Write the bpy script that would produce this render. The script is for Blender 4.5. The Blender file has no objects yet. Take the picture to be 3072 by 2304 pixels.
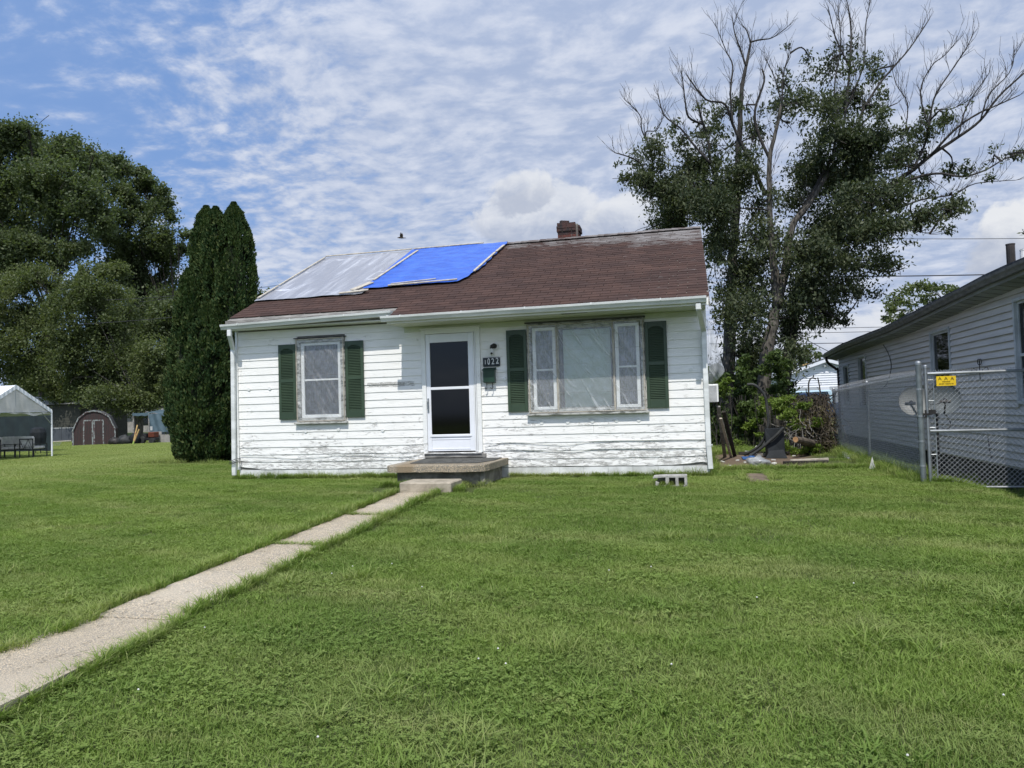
import bpy, math, random
import numpy as np
from mathutils import Vector, Matrix, noise

random.seed(7); rng = np.random.default_rng(7)
sc = bpy.context.scene
COL = sc.collection
R = math.radians
# ------------------------------------------------------------------ camera
yaw, pitch, roll = R(13.66), R(1.83), 0.030
fw = Vector((-math.sin(yaw)*math.cos(pitch), math.cos(yaw)*math.cos(pitch), math.sin(pitch)))
r0 = Vector((math.cos(yaw), math.sin(yaw), 0)); u0 = r0.cross(fw)
rt = r0*math.cos(roll) - u0*math.sin(roll); up = u0*math.cos(roll) + r0*math.sin(roll)
cd = bpy.data.cameras.new('camera'); cam = bpy.data.objects.new('camera', cd); COL.objects.link(cam)
cam.matrix_world = Matrix(((rt.x, up.x, -fw.x, 0), (rt.y, up.y, -fw.y, -12.02), (rt.z, up.z, -fw.z, 1.30), (0, 0, 0, 1)))
cd.sensor_width = 36; cd.lens = 2200/3072*36; cd.clip_end = 2000; cd.clip_start = .05
sc.camera = cam
# ------------------------------------------------------------------ sun, sky, exposure
SUN_EL, SUN_AZ = R(57), R(-90+2.5)          # azimuth measured from +X
sdir = Vector((math.cos(SUN_EL)*math.cos(SUN_AZ), math.cos(SUN_EL)*math.sin(SUN_AZ), math.sin(SUN_EL)))
ld = bpy.data.lights.new('sun', 'SUN'); ld.energy = 3.4; ld.angle = R(.55); ld.color = (1, .955, .89)
lo = bpy.data.objects.new('sun', ld); COL.objects.link(lo)
lo.rotation_euler = sdir.to_track_quat('Z', 'Y').to_euler(); lo.location = (0, -6, 30)
vs = sc.view_settings
vs.view_transform = 'Standard'; vs.look = 'None'; vs.gamma = 1; vs.use_curve_mapping = False
vs.exposure = 0.27
w = bpy.data.worlds.new('World'); sc.world = w; w.use_nodes = True
nt = w.node_tree; nt.nodes.clear()
class G:                                     # tiny node-graph helper
    def __init__(s, nt): s.nt = nt
    def n(s, t, **k):
        nd = s.nt.nodes.new(t)
        for a, b in k.items():
            if a == 'i':
                for q, v in b.items():
                    sk = nd.inputs[q]
                    if hasattr(v, 'is_output') or isinstance(v, bpy.types.NodeSocket): s.nt.links.new(v, sk)
                    else: sk.default_value = v
            else: setattr(nd, a, b)
        return nd
    def m(s, op, a, b=0.0, c=0.0, clamp=False):
        nd = s.n('ShaderNodeMath', operation=op, i={0: a, 1: b, 2: c}); nd.use_clamp = clamp; return nd.outputs[0]
    def vm(s, op, a, b=(0, 0, 0)):
        nd = s.n('ShaderNodeVectorMath', operation=op, i={0: a, 1: b}); return nd.outputs['Value'] if op in ('DOT_PRODUCT', 'LENGTH', 'DISTANCE') else nd.outputs[0]
    def noise(s, v, scale, detail=4, rough=.55, dist=0.0):
        return s.n('ShaderNodeTexNoise', i={'Vector': v, 'Scale': scale, 'Detail': detail, 'Roughness': rough, 'Distortion': dist}).outputs[0]
    def ss(s, v, a, b, lo=0.0, hi=1.0):      # smoothstep remap
        nd = s.n('ShaderNodeMapRange', interpolation_type='SMOOTHSTEP', i={0: v, 1: a, 2: b, 3: lo, 4: hi}); return nd.outputs[0]
    def mix(s, f, a, b, blend='MIX'):
        nd = s.n('ShaderNodeMix', data_type='RGBA', blend_type=blend); nd.clamp_factor = True
        for q, v in ((0, f), (6, a), (7, b)):
            if isinstance(v, bpy.types.NodeSocket): s.nt.links.new(v, nd.inputs[q])
            else: nd.inputs[q].default_value = v if q == 0 else (*v, 1) if len(v) == 3 else v
        return nd.outputs[2]
    def mapv(s, v, scale=(1, 1, 1), loc=(0, 0, 0), rot=(0, 0, 0)):
        return s.n('ShaderNodeMapping', i={'Vector': v, 'Scale': scale, 'Location': loc, 'Rotation': rot}).outputs[0]
g = G(nt)
sky = g.n('ShaderNodeTexSky', sky_type='NISHITA'); sky.sun_disc = False
sky.sun_elevation = SUN_EL; sky.sun_rotation = R(177); sky.air_density = 1.0; sky.dust_density = 1.2; sky.ozone_density = 2.0
d = g.n('ShaderNodeTexCoord').outputs['Generated']
xyz = g.n('ShaderNodeSeparateXYZ', i={0: d}); dx, dy, dz = xyz.outputs
zz = g.m('ADD', g.m('MAXIMUM', dz, 0.0), .16)
P = g.n('ShaderNodeCombineXYZ', i={0: g.m('DIVIDE', dx, zz), 1: g.m('DIVIDE', dy, zz), 2: 0.0}).outputs[0]
# high thin altocumulus sheet: broad cover, rippled rows, fine wisps
az = g.m('DIVIDE', dx, g.m('MAXIMUM', dy, .05))                      # bearing: the sheet is thinner to the left
broad = g.noise(g.mapv(P, (1, 1, 1), (3.7, 1.2, 0)), .62, 3, .5, .4)
warp = g.n('ShaderNodeTexNoise', i={'Vector': P, 'Scale': 1.6, 'Detail': 2.0}).outputs[1]
Pw = g.vm('ADD', P, g.vm('SCALE', g.vm('SUBTRACT', warp, (.5, .5, .5)), (0, 0, 0)))
Pw.node.inputs[1].links[0].from_node.inputs['Scale'].default_value = .22
rip = g.noise(g.mapv(Pw, (4.2, 6.8, 1), (0, 0, 0), (0, 0, R(62))), 1.9, 5, .56, .15)
puff = g.noise(Pw, 11, 6, .6, .1)
fine = g.noise(g.mapv(Pw, (5.5, 4.2, 1), (0, 0, 0), (0, 0, R(-24))), 3.4, 8, .66, .15)
tex = g.m('ADD', g.m('MULTIPLY', rip, .27), g.m('ADD', g.m('MULTIPLY', puff, .50), g.m('MULTIPLY', fine, .23)))
bias = g.ss(az, -1.0, -.1, -.12, .19)
cov = g.ss(g.m('ADD', g.m('ADD', g.m('MULTIPLY', g.m('SUBTRACT', broad, .5), .5), bias), tex), .36, .62, .14, 1.0)
shade = g.ss(g.m('ADD', g.m('MULTIPLY', rip, .5), g.m('MULTIPLY', puff, .5)), .38, .66)
near = g.ss(g.vm('DOT_PRODUCT', d, tuple(sdir)), -.2, 1.0, 1.05, 2.1)
ccol = g.mix(shade, (3.3, 3.95, 5.4), (5.5, 5.85, 6.7))
ccol = g.vm('SCALE', ccol); ccol.node.inputs['Scale'].default_value = 1; nt.links.new(near, ccol.node.inputs['Scale'])
blue = g.mix(.68, sky.outputs[0], (1.45, 2.95, 6.4))
col = g.mix(g.m('MULTIPLY', cov, .93), blue, ccol)
# cumulus near the horizon: two heaps in view, others at random bearings round the sky
def heap(x, z, rx, rz, sd):
    u = g.m('DIVIDE', g.m('SUBTRACT', az, x), rx); v = g.m('DIVIDE', g.m('SUBTRACT', g.m('DIVIDE', dz, g.m('MAXIMUM', dy, .05)), z), rz)
    rr = g.m('SQRT', g.m('ADD', g.m('MULTIPLY', u, u), g.m('MULTIPLY', v, v)))
    nn = g.noise(g.mapv(d, (1, 1, 1.3), (sd, 0, 0)), 17, 8, .6, .3)
    e = g.m('SUBTRACT', g.m('ADD', 1.0, g.m('MULTIPLY', g.m('SUBTRACT', nn, .5), 1.7)), rr)
    front = g.ss(dy, 0, .1)
    return g.m('MULTIPLY', g.ss(e, -.02, .26), front), nn, v
for hx, hz, rx, rz, sd, st in ((-.20, .265, .105, .05, 1.0, .7), (-.22, .305, .05, .035, 4.0, .75), (-.08, .252, .06, .035, 6.0, .75), (.40, .18, .075, .06, 2.0, .95), (.25, .06, .3, .05, 3.0, .7), (-.62, .07, .25, .05, 5.0, .6)):
    mk_, nn, v = heap(hx, hz, rx, rz, sd)
    lit = g.ss(g.m('ADD', g.m('MULTIPLY', v, .35), nn), .3, .75)
    hc = g.mix(lit, (3.6, 4.05, 5.1), (6.8, 6.95, 7.2))
    col = g.mix(g.m('MULTIPLY', mk_, st), col, hc)
# pale band at the horizon, plain below it
col = g.mix(g.ss(dz, .0, .11, .55, 0.0), col, (4.6, 5.1, 6.2))
col = g.mix(g.ss(dz, -.02, 0.0, 1.0, 0.0), col, (1.2, 1.35, 1.1))
bg = g.n('ShaderNodeBackground', i={'Color': col, 'Strength': .1})
nt.links.new(bg.outputs[0], g.n('ShaderNodeOutputWorld').inputs[0])

# ------------------------------------------------------------------ materials
MT = {}
def newmat(name):
    m = bpy.data.materials.new(name); m.use_nodes = True; m.node_tree.nodes.clear(); MT[name] = m
    return m, G(m.node_tree)
def fin(g, sh): g.nt.links.new(sh, g.n('ShaderNodeOutputMaterial').inputs[0])
def prin(g, col, rough=.7, metal=0.0, spec=.3, nrm=None, **k):
    b = g.n('ShaderNodeBsdfPrincipled')
    for q, v in (('Base Color', col), ('Roughness', rough), ('Metallic', metal), ('Specular IOR Level', spec)):
        if isinstance(v, bpy.types.NodeSocket): g.nt.links.new(v, b.inputs[q])
        else: b.inputs[q].default_value = (*v, 1) if q == 'Base Color' else v
    if nrm is not None: g.nt.links.new(nrm, b.inputs['Normal'])
    for q, v in k.items(): b.inputs[q].default_value = v
    return b.outputs[0]
def bump(g, h, st, dist=.01): return g.n('ShaderNodeBump', i={'Height': h, 'Strength': st, 'Distance': dist}).outputs[0]
def pos(g): return g.n('ShaderNodeNewGeometry').outputs['Position']
def mk(name, c1, c2=None, scale=3, st=(1, 1, 1), rough=.75, metal=0.0, spec=.3, bmp=0.0, bs=40, lo=.35, hi=.65, rnd=0.0, det=6):
    m, g = newmat(name); p = g.mapv(pos(g), st)
    c2 = c2 or tuple(x*.8 for x in c1)
    c = g.mix(g.ss(g.noise(p, scale, det, .6), lo, hi), c1, c2)
    if rnd:
        o = g.n('ShaderNodeObjectInfo').outputs['Random']
        hs = g.n('ShaderNodeHueSaturation', i={'Color': c, 'Value': g.ss(o, 0, 1, 1-rnd, 1+rnd)}); c = hs.outputs[0]
    nr = bump(g, g.noise(p, bs, 5, .65), bmp) if bmp else None
    fin(g, prin(g, c, rough, metal, spec, nr)); return m
# old white paint that flakes along the boards down to grey wood
def paint(name, amt=0.0, base=(.81, .805, .775)):
    m, g = newmat(name); p = pos(g); s = g.n('ShaderNodeSeparateXYZ', i={0: p}); X, Y, Z = s.outputs
    fl = g.noise(g.mapv(p, (6, 6, 26)), 1.0, 8, .74, 1.0)
    big = g.noise(g.mapv(p, (1.3, 1, 2.4)), 1.0, 3, .5)
    low = g.ss(Z, .3, 1.6, .085+amt, .0+amt)
    streak = g.m('MULTIPLY', g.m('MULTIPLY', g.ss(Z, 1.715, 1.735), g.ss(Z, 1.80, 1.82, 1.0, 0.0)), g.m('MULTIPLY', g.ss(X, -5.62, -5.5), g.ss(X, -4.7, -4.62, 1.0, 0.0)))
    f = g.m('ADD', g.m('ADD', fl, g.m('MULTIPLY', g.m('SUBTRACT', big, .5), .34)), low)
    f = g.m('ADD', f, g.m('MULTIPLY', streak, .20))
    peel = g.ss(f, .672, .71); edge = g.ss(f, .635, .672)
    dirt = g.ss(g.noise(g.mapv(p, (2, 2, 9)), 1.4, 6, .65), .42, .78, 0, .34)
    c = g.mix(dirt, base, (.58, .585, .55))
    c = g.mix(g.m('MULTIPLY', edge, .25), c, (.62, .62, .59))
    wood = g.mix(g.noise(g.mapv(p, (6, 6, 90)), 1.0, 6, .7), (.17, .165, .155), (.44, .43, .40))
    c = g.mix(g.m('MULTIPLY', peel, .85), c, wood)
    hgt = g.m('ADD', g.m('MULTIPLY', edge, -.7), g.m('MULTIPLY', g.noise(g.mapv(p, (8, 8, 60)), 1.0, 6, .7), .8))
    fin(g, prin(g, c, .55, 0.0, .35, bump(g, hgt, .85, .008))); return m
paint('wall_paint'); paint('rotten_paint', .05); paint('trim_paint', -.02, (.78, .79, .77))
mk('white_enamel', (.80, .81, .80), (.70, .71, .70), 2, rough=.35, spec=.5, bmp=.03)
mk('gutter_white', (.74, .76, .75), (.55, .57, .55), 1.3, (1, 1, 6), rough=.38, spec=.5)
mk('door_white', (.78, .80, .84), (.72, .74, .77), 2, rough=.35, spec=.5)
mk('soffit_paint_bounce', (.60, .63, .52), (.50, .53, .43), 1.2, (1, 3, 1), rough=.6, bmp=.05)  # white paint with green light bounced off the grass mixed into its colour
mk('grey_wood', (.30, .29, .265), (.13, .125, .115), 3, (1.5, 8, 14), rough=.9, bmp=.5, bs=9)
mk('light_wood', (.50, .46, .38), (.33, .30, .25), 4, (3, 3, 3), rough=.85, bmp=.3)
mk('casing_wood', (.46, .46, .43), (.13, .135, .12), 2.5, (3, 3, 9), rough=.8, bmp=.4, lo=.42, hi=.62)
mk('dark_cap', (.09, .09, .085), (.05, .05, .05), 6, rough=.7)
mk('shutter_green', (.042, .070, .040), (.033, .056, .033), 3, rough=.42, spec=.45)
mk('box_green', (.020, .055, .035), (.014, .04, .026), 4, rough=.4, spec=.5)
mk('plaque_black', (.02, .026, .03), (.03, .035, .04), 8, rough=.5)
mk('digit_white', (.72, .73, .72), (.6, .6, .6), 8, rough=.4)
mk('iron', (.03, .03, .03), (.05, .045, .04), 8, rough=.5, metal=.4)
mk('plastic_white', (.72, .72, .70), (.6, .6, .58), 5, rough=.4)
mk('void', (.012, .012, .012), rough=.95)
mk('interior', (.10, .095, .09), (.05, .05, .05), 1.5, rough=.95)
mk('shade', (.80, .86, .76), (.72, .78, .69), 1.5, (1, 1, 3), rough=.9)
mk('curtain', (.36, .34, .36), (.17, .165, .18), 9, (1, 1, .8), rough=.95, lo=.4, hi=.6)
mk('block', (.70, .71, .70), (.48, .49, .47), 3, rough=.85, bmp=.35, bs=30, rnd=.03)
mk('cinder', (.42, .41, .38), (.26, .255, .235), 6, rough=.95, bmp=.6, bs=60)
mk('brick', (.155, .055, .042), (.08, .035, .03), 9, rough=.9, bmp=.4, rnd=.25)
mk('mortar', (.26, .23, .21), (.12, .11, .10), 8, rough=.95)
mk('soot_brick', (.035, .03, .03), (.075, .04, .035), 8, rough=.95, bmp=.4)
mk('asphalt_mat', (.055, .055, .052), (.10, .10, .092), 8, rough=.95, bmp=.4)
mk('dirt', (.20, .155, .115), (.10, .08, .055), 5, rough=.95, bmp=.6, bs=25)
mk('bark', (.15, .138, .12), (.045, .041, .036), 4, (5, 5, 1), rough=.95, bmp=.9, bs=7)
mk('dark_bark', (.05, .045, .038), (.02, .018, .016), 4, (5, 5, 1), rough=.95, bmp=.5, bs=7)
mk('dead_twig', (.060, .056, .052), (.03, .028, .026), 4, rough=.95)
mk('vine', (.115, .095, .070), (.038, .032, .026), 6, rough=.95)
mk('steel', (.42, .44, .45), (.30, .32, .33), 7, rough=.42, metal=.75, spec=.5)
mk('dull_steel', (.22, .25, .25), (.15, .17, .175), 7, rough=.5, metal=.5)
mk('wire_steel', (.44, .455, .46), (.30, .31, .32), 20, rough=.5, metal=.2); mk('old_wire', (.50, .51, .52), (.34, .35, .36), 20, rough=.6, metal=.2)
mk('neighbor_siding', (.60, .565, .525), (.52, .49, .455), 1.6, (1, .6, 6), rough=.6, bmp=.08, bs=25)
mk('neighbor_soffit', (.32, .325, .32), (.22, .225, .225), 1.2, rough=.7)
mk('neighbor_gutter', (.16, .15, .14), (.09, .085, .08), 2, (1, 3, 6), rough=.5)
mk('dark_brown_metal', (.055, .045, .04), (.03, .027, .025), 3, rough=.4)
mk('neighbor_foundation', (.06, .062, .055), (.025, .03, .022), 2, rough=.95, bmp=.4)
mk('dark_shingle', (.05, .05, .052), (.09, .09, .09), 12, rough=.95, bmp=.5)
mk('window_trim', (.50, .51, .51), (.38, .39, .39), 4, rough=.5)
mk('sign_yellow', (.75, .52, .02), (.68, .45, .02), 8, rough=.45)
mk('sign_ink', (.03, .018, .01), rough=.6)
mk('dish_grey', (.10, .115, .12), (.085, .10, .105), 4, rough=.6, spec=.3)
mk('dish_pale', (.27, .27, .25), (.22, .22, .205), 4, rough=.45)
mk('black_metal', (.015, .015, .016), (.03, .03, .03), 5, rough=.45)
mk('black_rubber', (.02, .022, .023), (.045, .047, .045), 4, rough=.6)
mk('black_plastic', (.012, .015, .017), (.02, .024, .028), 3, rough=.7, spec=.2, bmp=.3, bs=8)
mk('garage_siding', (.70, .72, .76), (.62, .64, .69), 2, (1, 1, 4), rough=.5)
mk('garage_door', (.42, .45, .48), (.36, .39, .42), 1, rough=.5)
mk('truck_blue', (.030, .055, .12), (.022, .042, .10), 2, rough=.25, spec=.6)
mk('van_blue', (.42, .56, .64), (.36, .5, .58), 2, rough=.3, spec=.6)
mk('chrome', (.7, .7, .7), (.6, .6, .6), 3, rough=.2, metal=.9)
mk('tent_white', (.78, .80, .83), (.66, .68, .70), 2, (1, 1, 1), rough=.6, bmp=.3, bs=8)
mk('tent_grey', (.60, .585, .55), (.5, .49, .46), 2, rough=.7, bmp=.3, bs=5)
mk('cushion', (.60, .585, .55), (.48, .46, .44), 5, rough=.9, bmp=.2)
mk('barn_red', (.062, .036, .034), (.04, .036, .035), 3, (9, 9, 1), rough=.9, bmp=.4)
mk('barn_trim', (.24, .27, .26), (.09, .06, .06), 3.5, (4, 4, 2.2), rough=.85, lo=.46, hi=.56)
mk('mobile_siding', (.060, .062, .050), (.048, .049, .040), 2, (1, 1, 5), rough=.8)  # wall colour darkened to stand for the shade of the tree
mk('mobile_skirt', (.075, .085, .098), (.06, .068, .08), 2, rough=.8)
mk('shelter_tarp', (.085, .13, .155), (.055, .09, .11), 1.6, rough=.45, spec=.5, bmp=.6, bs=3)
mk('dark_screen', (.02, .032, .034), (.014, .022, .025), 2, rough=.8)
mk('shelter_panel', (.33, .315, .29), (.25, .24, .22), 3, rough=.7)
mk('house_roof_grey', (.16, .165, .175), (.12, .125, .13), 2, rough=.9)
mk('tool_wood', (.48, .33, .14), (.4, .27, .11), 5, rough=.6)
mk('tool_green', (.30, .42, .08), (.25, .35, .08), 5, rough=.6)
mk('mower_red', (.13, .035, .02), (.1, .03, .015), 4, rough=.4)
mk('rust_orange', (.42, .20, .10), (.3, .14, .08), 4, rough=.7)
mk('log_bark', (.14, .115, .09), (.06, .05, .04), 6, rough=.95, bmp=.6)
mk('log_end', (.52, .32, .16), (.38, .22, .11), 9, rough=.9)
mk('blue_plastic', (.05, .14, .36), (.04, .11, .3), 4, rough=.4)
mk('bag_grey', (.42, .44, .45), (.24, .25, .26), 7, rough=.3, spec=.6, bmp=.8, bs=14)
mk('paper_white', (.72, .71, .67), (.5, .5, .47), 8, rough=.8)
mk('cable', (.035, .035, .04), rough=.7)
mk('bird_brown', (.06, .045, .035), (.03, .025, .02), 14, rough=.9)

def aggregate(name, big=90, tone=1.0):
    m, g = newmat(name); p = pos(g)
    v = g.n('ShaderNodeTexVoronoi', i={'Vector': p, 'Scale': float(big)})
    peb = g.mix(v.outputs['Color'], tuple(x*tone for x in (.33, .265, .175)), tuple(x*tone for x in (.68, .565, .405)))
    gap = g.ss(v.outputs['Distance'], .35, .62)
    stn = g.ss(g.noise(p, 1.6, 5, .6), .42, .72, 0, .45)
    c = g.mix(gap, peb, tuple(x*tone for x in (.27, .245, .20)))
    c = g.mix(stn, c, tuple(x*tone for x in (.30, .255, .185)))
    c = g.mix(g.ss(g.noise(p, .8, 4, .6), .45, .7, 0, .3), c, tuple(x*tone for x in (.62, .56, .46)))
    XX = g.n('ShaderNodeSeparateXYZ', i={0: p}).outputs[0]
    c = g.mix(g.m('MULTIPLY', g.ss(g.m('ADD', XX, g.m('MULTIPLY', g.noise(p, 5, 5, .7), .22)), -4.02, -4.10, 0, .7), g.ss(XX, -4.5, -4.4)), c, (.22, .165, .10))
    ck = g.m('ABSOLUTE', g.m('SUBTRACT', g.noise(g.mapv(p, (1, 1, 1), (1, 8, 0)), 1.1, 6, .55, .6), .5))
    c = g.mix(g.ss(ck, .0035, .0, 0, .75), c, (.08, .07, .05))
    dk = g.ss(g.noise(g.mapv(p, (1, 1, 1), (5, 2, 0)), 14, 6, .7), .66, .74, 0, .55)
    c = g.mix(dk, c, (.10, .095, .07))
    h = g.m('SUBTRACT', 1.0, v.outputs['Distance'])
    fin(g, prin(g, c, .9, 0.0, .2, bump(g, h, .6, .006))); return m
aggregate('aggregate', 75, 1.0); aggregate('aggregate_fine', 130, 1.03); aggregate('aggregate_side', 60, .72)
def concrete(name):
    m, g = newmat(name); p = pos(g)
    c = g.mix(g.ss(g.noise(p, 4, 8, .65), .35, .7), (.42, .37, .29), (.24, .21, .16))
    c = g.mix(g.ss(g.noise(g.mapv(p, (1, 1, 8)), 5, 5, .6), .5, .75, 0, .5), c, (.12, .115, .09))
    fin(g, prin(g, c, .95, 0.0, .2, bump(g, g.noise(p, 60, 6, .7), .5))); return m
concrete('old_concrete')
mk('dark_concrete', (.27, .255, .22), (.13, .125, .105), 5, rough=.95, bmp=.5)
# roof shingles: brown granules, worn to bare grey near the ridge
m, g = newmat('shingle'); p = pos(g); s = g.n('ShaderNodeSeparateXYZ', i={0: p}); X, Y, Z = s.outputs
isl = g.n('ShaderNodeNewGeometry').outputs['Random Per Island']; ob = g.n('ShaderNodeObjectInfo').outputs['Random']
gran = g.noise(p, 260, 3, .8); blot = g.noise(g.mapv(p, (1, 1.6, 1)), 2.2, 5, .6)
c = g.mix(g.ss(blot, .35, .68), (.054, .034, .029), (.075, .044, .035))
c = g.mix(g.ss(gran, .35, .7, 0, .4), c, (.036, .025, .023))
c = g.n('ShaderNodeHueSaturation', i={'Color': c, 'Value': g.m('ADD', g.ss(isl, 0, 1, .84, 1.12), g.ss(ob, 0, 1, -.1, .1))}).outputs[0]
lim = g.m('ADD', 2.55, g.m('MULTIPLY', g.ss(X, -2.9, 0.2), -.45))
worn = g.m('ADD', g.m('MULTIPLY', g.ss(g.m('SUBTRACT', Y, lim), 0, 1.0), .30), g.noise(g.mapv(p, (1.2, 3.2, 1)), 2.4, 8, .7, .4))
worn = g.m('ADD', worn, g.m('MULTIPLY', g.m('SUBTRACT', isl, .5), .14)); worn = g.m('SUBTRACT', worn, g.ss(X, -.6, -3.5, 0, .07))
c = g.mix(g.m('MULTIPLY', g.ss(worn, .64, .75, 0, .85), g.ss(X, -4.2, -3.4)), c, (.15, .138, .13))
c = g.mix(g.m('MULTIPLY', g.ss(worn, .80, .85), .4), c, (.30, .29, .285))
fin(g, prin(g, c, .95, 0.0, .15, bump(g, gran, .5, .003)))
# blue tarpaulin, milky plastic sheet, window film, glass
m, g = newmat('tarp_blue'); p = pos(g)
c = g.mix(g.ss(g.noise(g.mapv(p, (1, 2.2, 1)), 3.0, 6, .65), .35, .7), (.020, .085, .42), (.04, .14, .58))
wv = g.noise(g.mapv(p, (1.0, 6, 1), (0, 0, 0), (0, 0, .35)), 2.2, 5, .6, .4)
fin(g, prin(g, c, .38, 0.0, .5, bump(g, g.m('ADD', wv, g.m('MULTIPLY', g.noise(p, 30, 3), .12)), .55, .03)))
m, g = newmat('tarp_clear'); p = pos(g)
wv = g.noise(g.mapv(p, (6, .8, 1), (0, 0, 0), (0, 0, -.55)), 1.1, 4, .5, .5)
c = g.mix(g.ss(wv, .40, .70), (.25, .255, .275), (.36, .37, .395))
c = g.mix(g.m('MULTIPLY', g.ss(wv, .60, .63), g.ss(wv, .66, .63, 0, .5)), c, (.55, .56, .58))
c = g.mix(g.ss(g.noise(g.mapv(p, (1, 5, 1), (2, 1, 0)), 1.3, 4, .5), .64, .69), c, (.68, .70, .74))
fin(g, prin(g, c, .32, 0.0, .6, bump(g, wv, .6, .04)))
def film(name, op, tint=(.75, .78, .78), sc_=1.0, gl=.07):
    m, g = newmat(name); p = pos(g)
    wv = g.noise(g.mapv(p, (6*sc_, 6, 1.6*sc_), (0, 0, 0), (0, .5, 0)), 1.5, 6, .65, 1.2)
    w1 = g.noise(g.mapv(g.mapv(p, (1, 1, 1), (0, 0, 0), (0, R(34), 0)), (11, 1, 1.0)), sc_, 4, .6, .8); w2 = g.noise(g.mapv(g.mapv(p, (1, 1, 1), (3, 0, 0), (0, R(-28), 0)), (13, 1, 1.2)), sc_, 4, .6, .6)
    wr = g.m('MAXIMUM', g.m('MULTIPLY', g.ss(w1, .48, .72), .75), g.m('MULTIPLY', g.ss(w2, .58, .74), .5))
    zc = g.m('FRACT', g.m('ADD', g.m('DIVIDE', g.n('ShaderNodeSeparateXYZ', i={0: p}).outputs[2], .235), g.m('MULTIPLY', g.noise(g.mapv(p, (1, 1, 1)), 1.4, 2), .08)))
    wr = g.m('MAXIMUM', wr, g.m('MULTIPLY', g.ss(g.m('ABSOLUTE', g.m('SUBTRACT', zc, .5)), .022, .006), g.ss(g.noise(g.mapv(p, (2.5, 1, 1)), 1.6, 3), .42, .58, .15, .9)))
    bp = bump(g, g.m('ADD', wv, g.m('MULTIPLY', wr, .8)), .7, .03)
    df = g.n('ShaderNodeBsdfDiffuse', i={'Color': (*tint, 1), 'Normal': bp}).outputs[0]
    tr = g.n('ShaderNodeBsdfTransparent', i={'Color': (.94, .95, .95, 1)}).outputs[0]
    gs = g.n('ShaderNodeBsdfGlossy', i={'Color': (1, 1, 1, 1), 'Roughness': .17, 'Normal': bp}).outputs[0]
    k = g.m('ADD', op, g.m('MULTIPLY', g.ss(wr, .1, 1.0), op*1.7), clamp=True)
    a = g.n('ShaderNodeMixShader', i={0: k, 1: tr, 2: df}).outputs[0]
    fin(g, g.n('ShaderNodeMixShader', i={0: gl, 1: a, 2: gs}).outputs[0]); return m
film('window_film', .16, (.82, .84, .84)); film('hanging_film', .42, (.5, .52, .54), .6, .08); film('window_film_hazy', .12, (.7, .7, .7), 1.2, .06)
def glass(name, t, rough=.03, base=.05):
    m, g = newmat(name)
    tr = g.n('ShaderNodeBsdfTransparent', i={'Color': (*t, 1)}).outputs[0]
    gs = g.n('ShaderNodeBsdfGlossy', i={'Color': (1, 1, 1, 1), 'Roughness': rough}).outputs[0]
    f = g.m('ADD', g.m('MULTIPLY', g.n('ShaderNodeFresnel', i={'IOR': 1.45}).outputs[0], 1.0), base-.04)
    fin(g, g.n('ShaderNodeMixShader', i={0: f, 1: tr, 2: gs}).outputs[0]); return m
glass('pane', (.90, .93, .92)); glass('door_glass', (.34, .36, .32), .05, .038)
# foliage
def leaf(name, a, b, c3, tl=.35, sc_=.5, rough=.5):
    m, g = newmat(name); ge = g.n('ShaderNodeNewGeometry'); p = ge.outputs['Position']; isl = ge.outputs['Random Per Island']
    c = g.mix(g.ss(g.noise(p, sc_, 4, .6), .35, .68), a, b)
    c = g.mix(g.ss(isl, .55, 1.0, 0, .75), c, c3)
    df = prin(g, c, rough, 0.0, .2)
    tc = g.vm('MULTIPLY', c, (1.25, 1.35, .6))
    tr = g.n('ShaderNodeBsdfTranslucent', i={'Color': tc}).outputs[0]
    fin(g, g.n('ShaderNodeMixShader', i={0: tl, 1: df, 2: tr}).outputs[0]); return m
leaf('maple_leaf', (.046, .064, .034), (.074, .092, .046), (.125, .14, .075), .32)
leaf('far_leaf', (.072, .100, .050), (.100, .130, .061), (.15, .176, .09), .4, .25)
leaf('olive_leaf', (.082, .107, .047), (.112, .138, .057), (.165, .19, .084), .4, .3)
leaf('cedar_leaf', (.022, .050, .016), (.046, .078, .022), (.095, .115, .035), .2, 1.6, .7)
leaf('vine_leaf', (.055, .088, .03), (.085, .13, .04), (.14, .19, .06), .35, 1.5)
leaf('brush_leaf', (.085, .085, .035), (.12, .10, .05), (.17, .15, .07), .2, 2.0)
leaf('lime_leaf', (.11, .17, .03), (.15, .21, .04), (.20, .27, .07), .35, 1.5)
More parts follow.
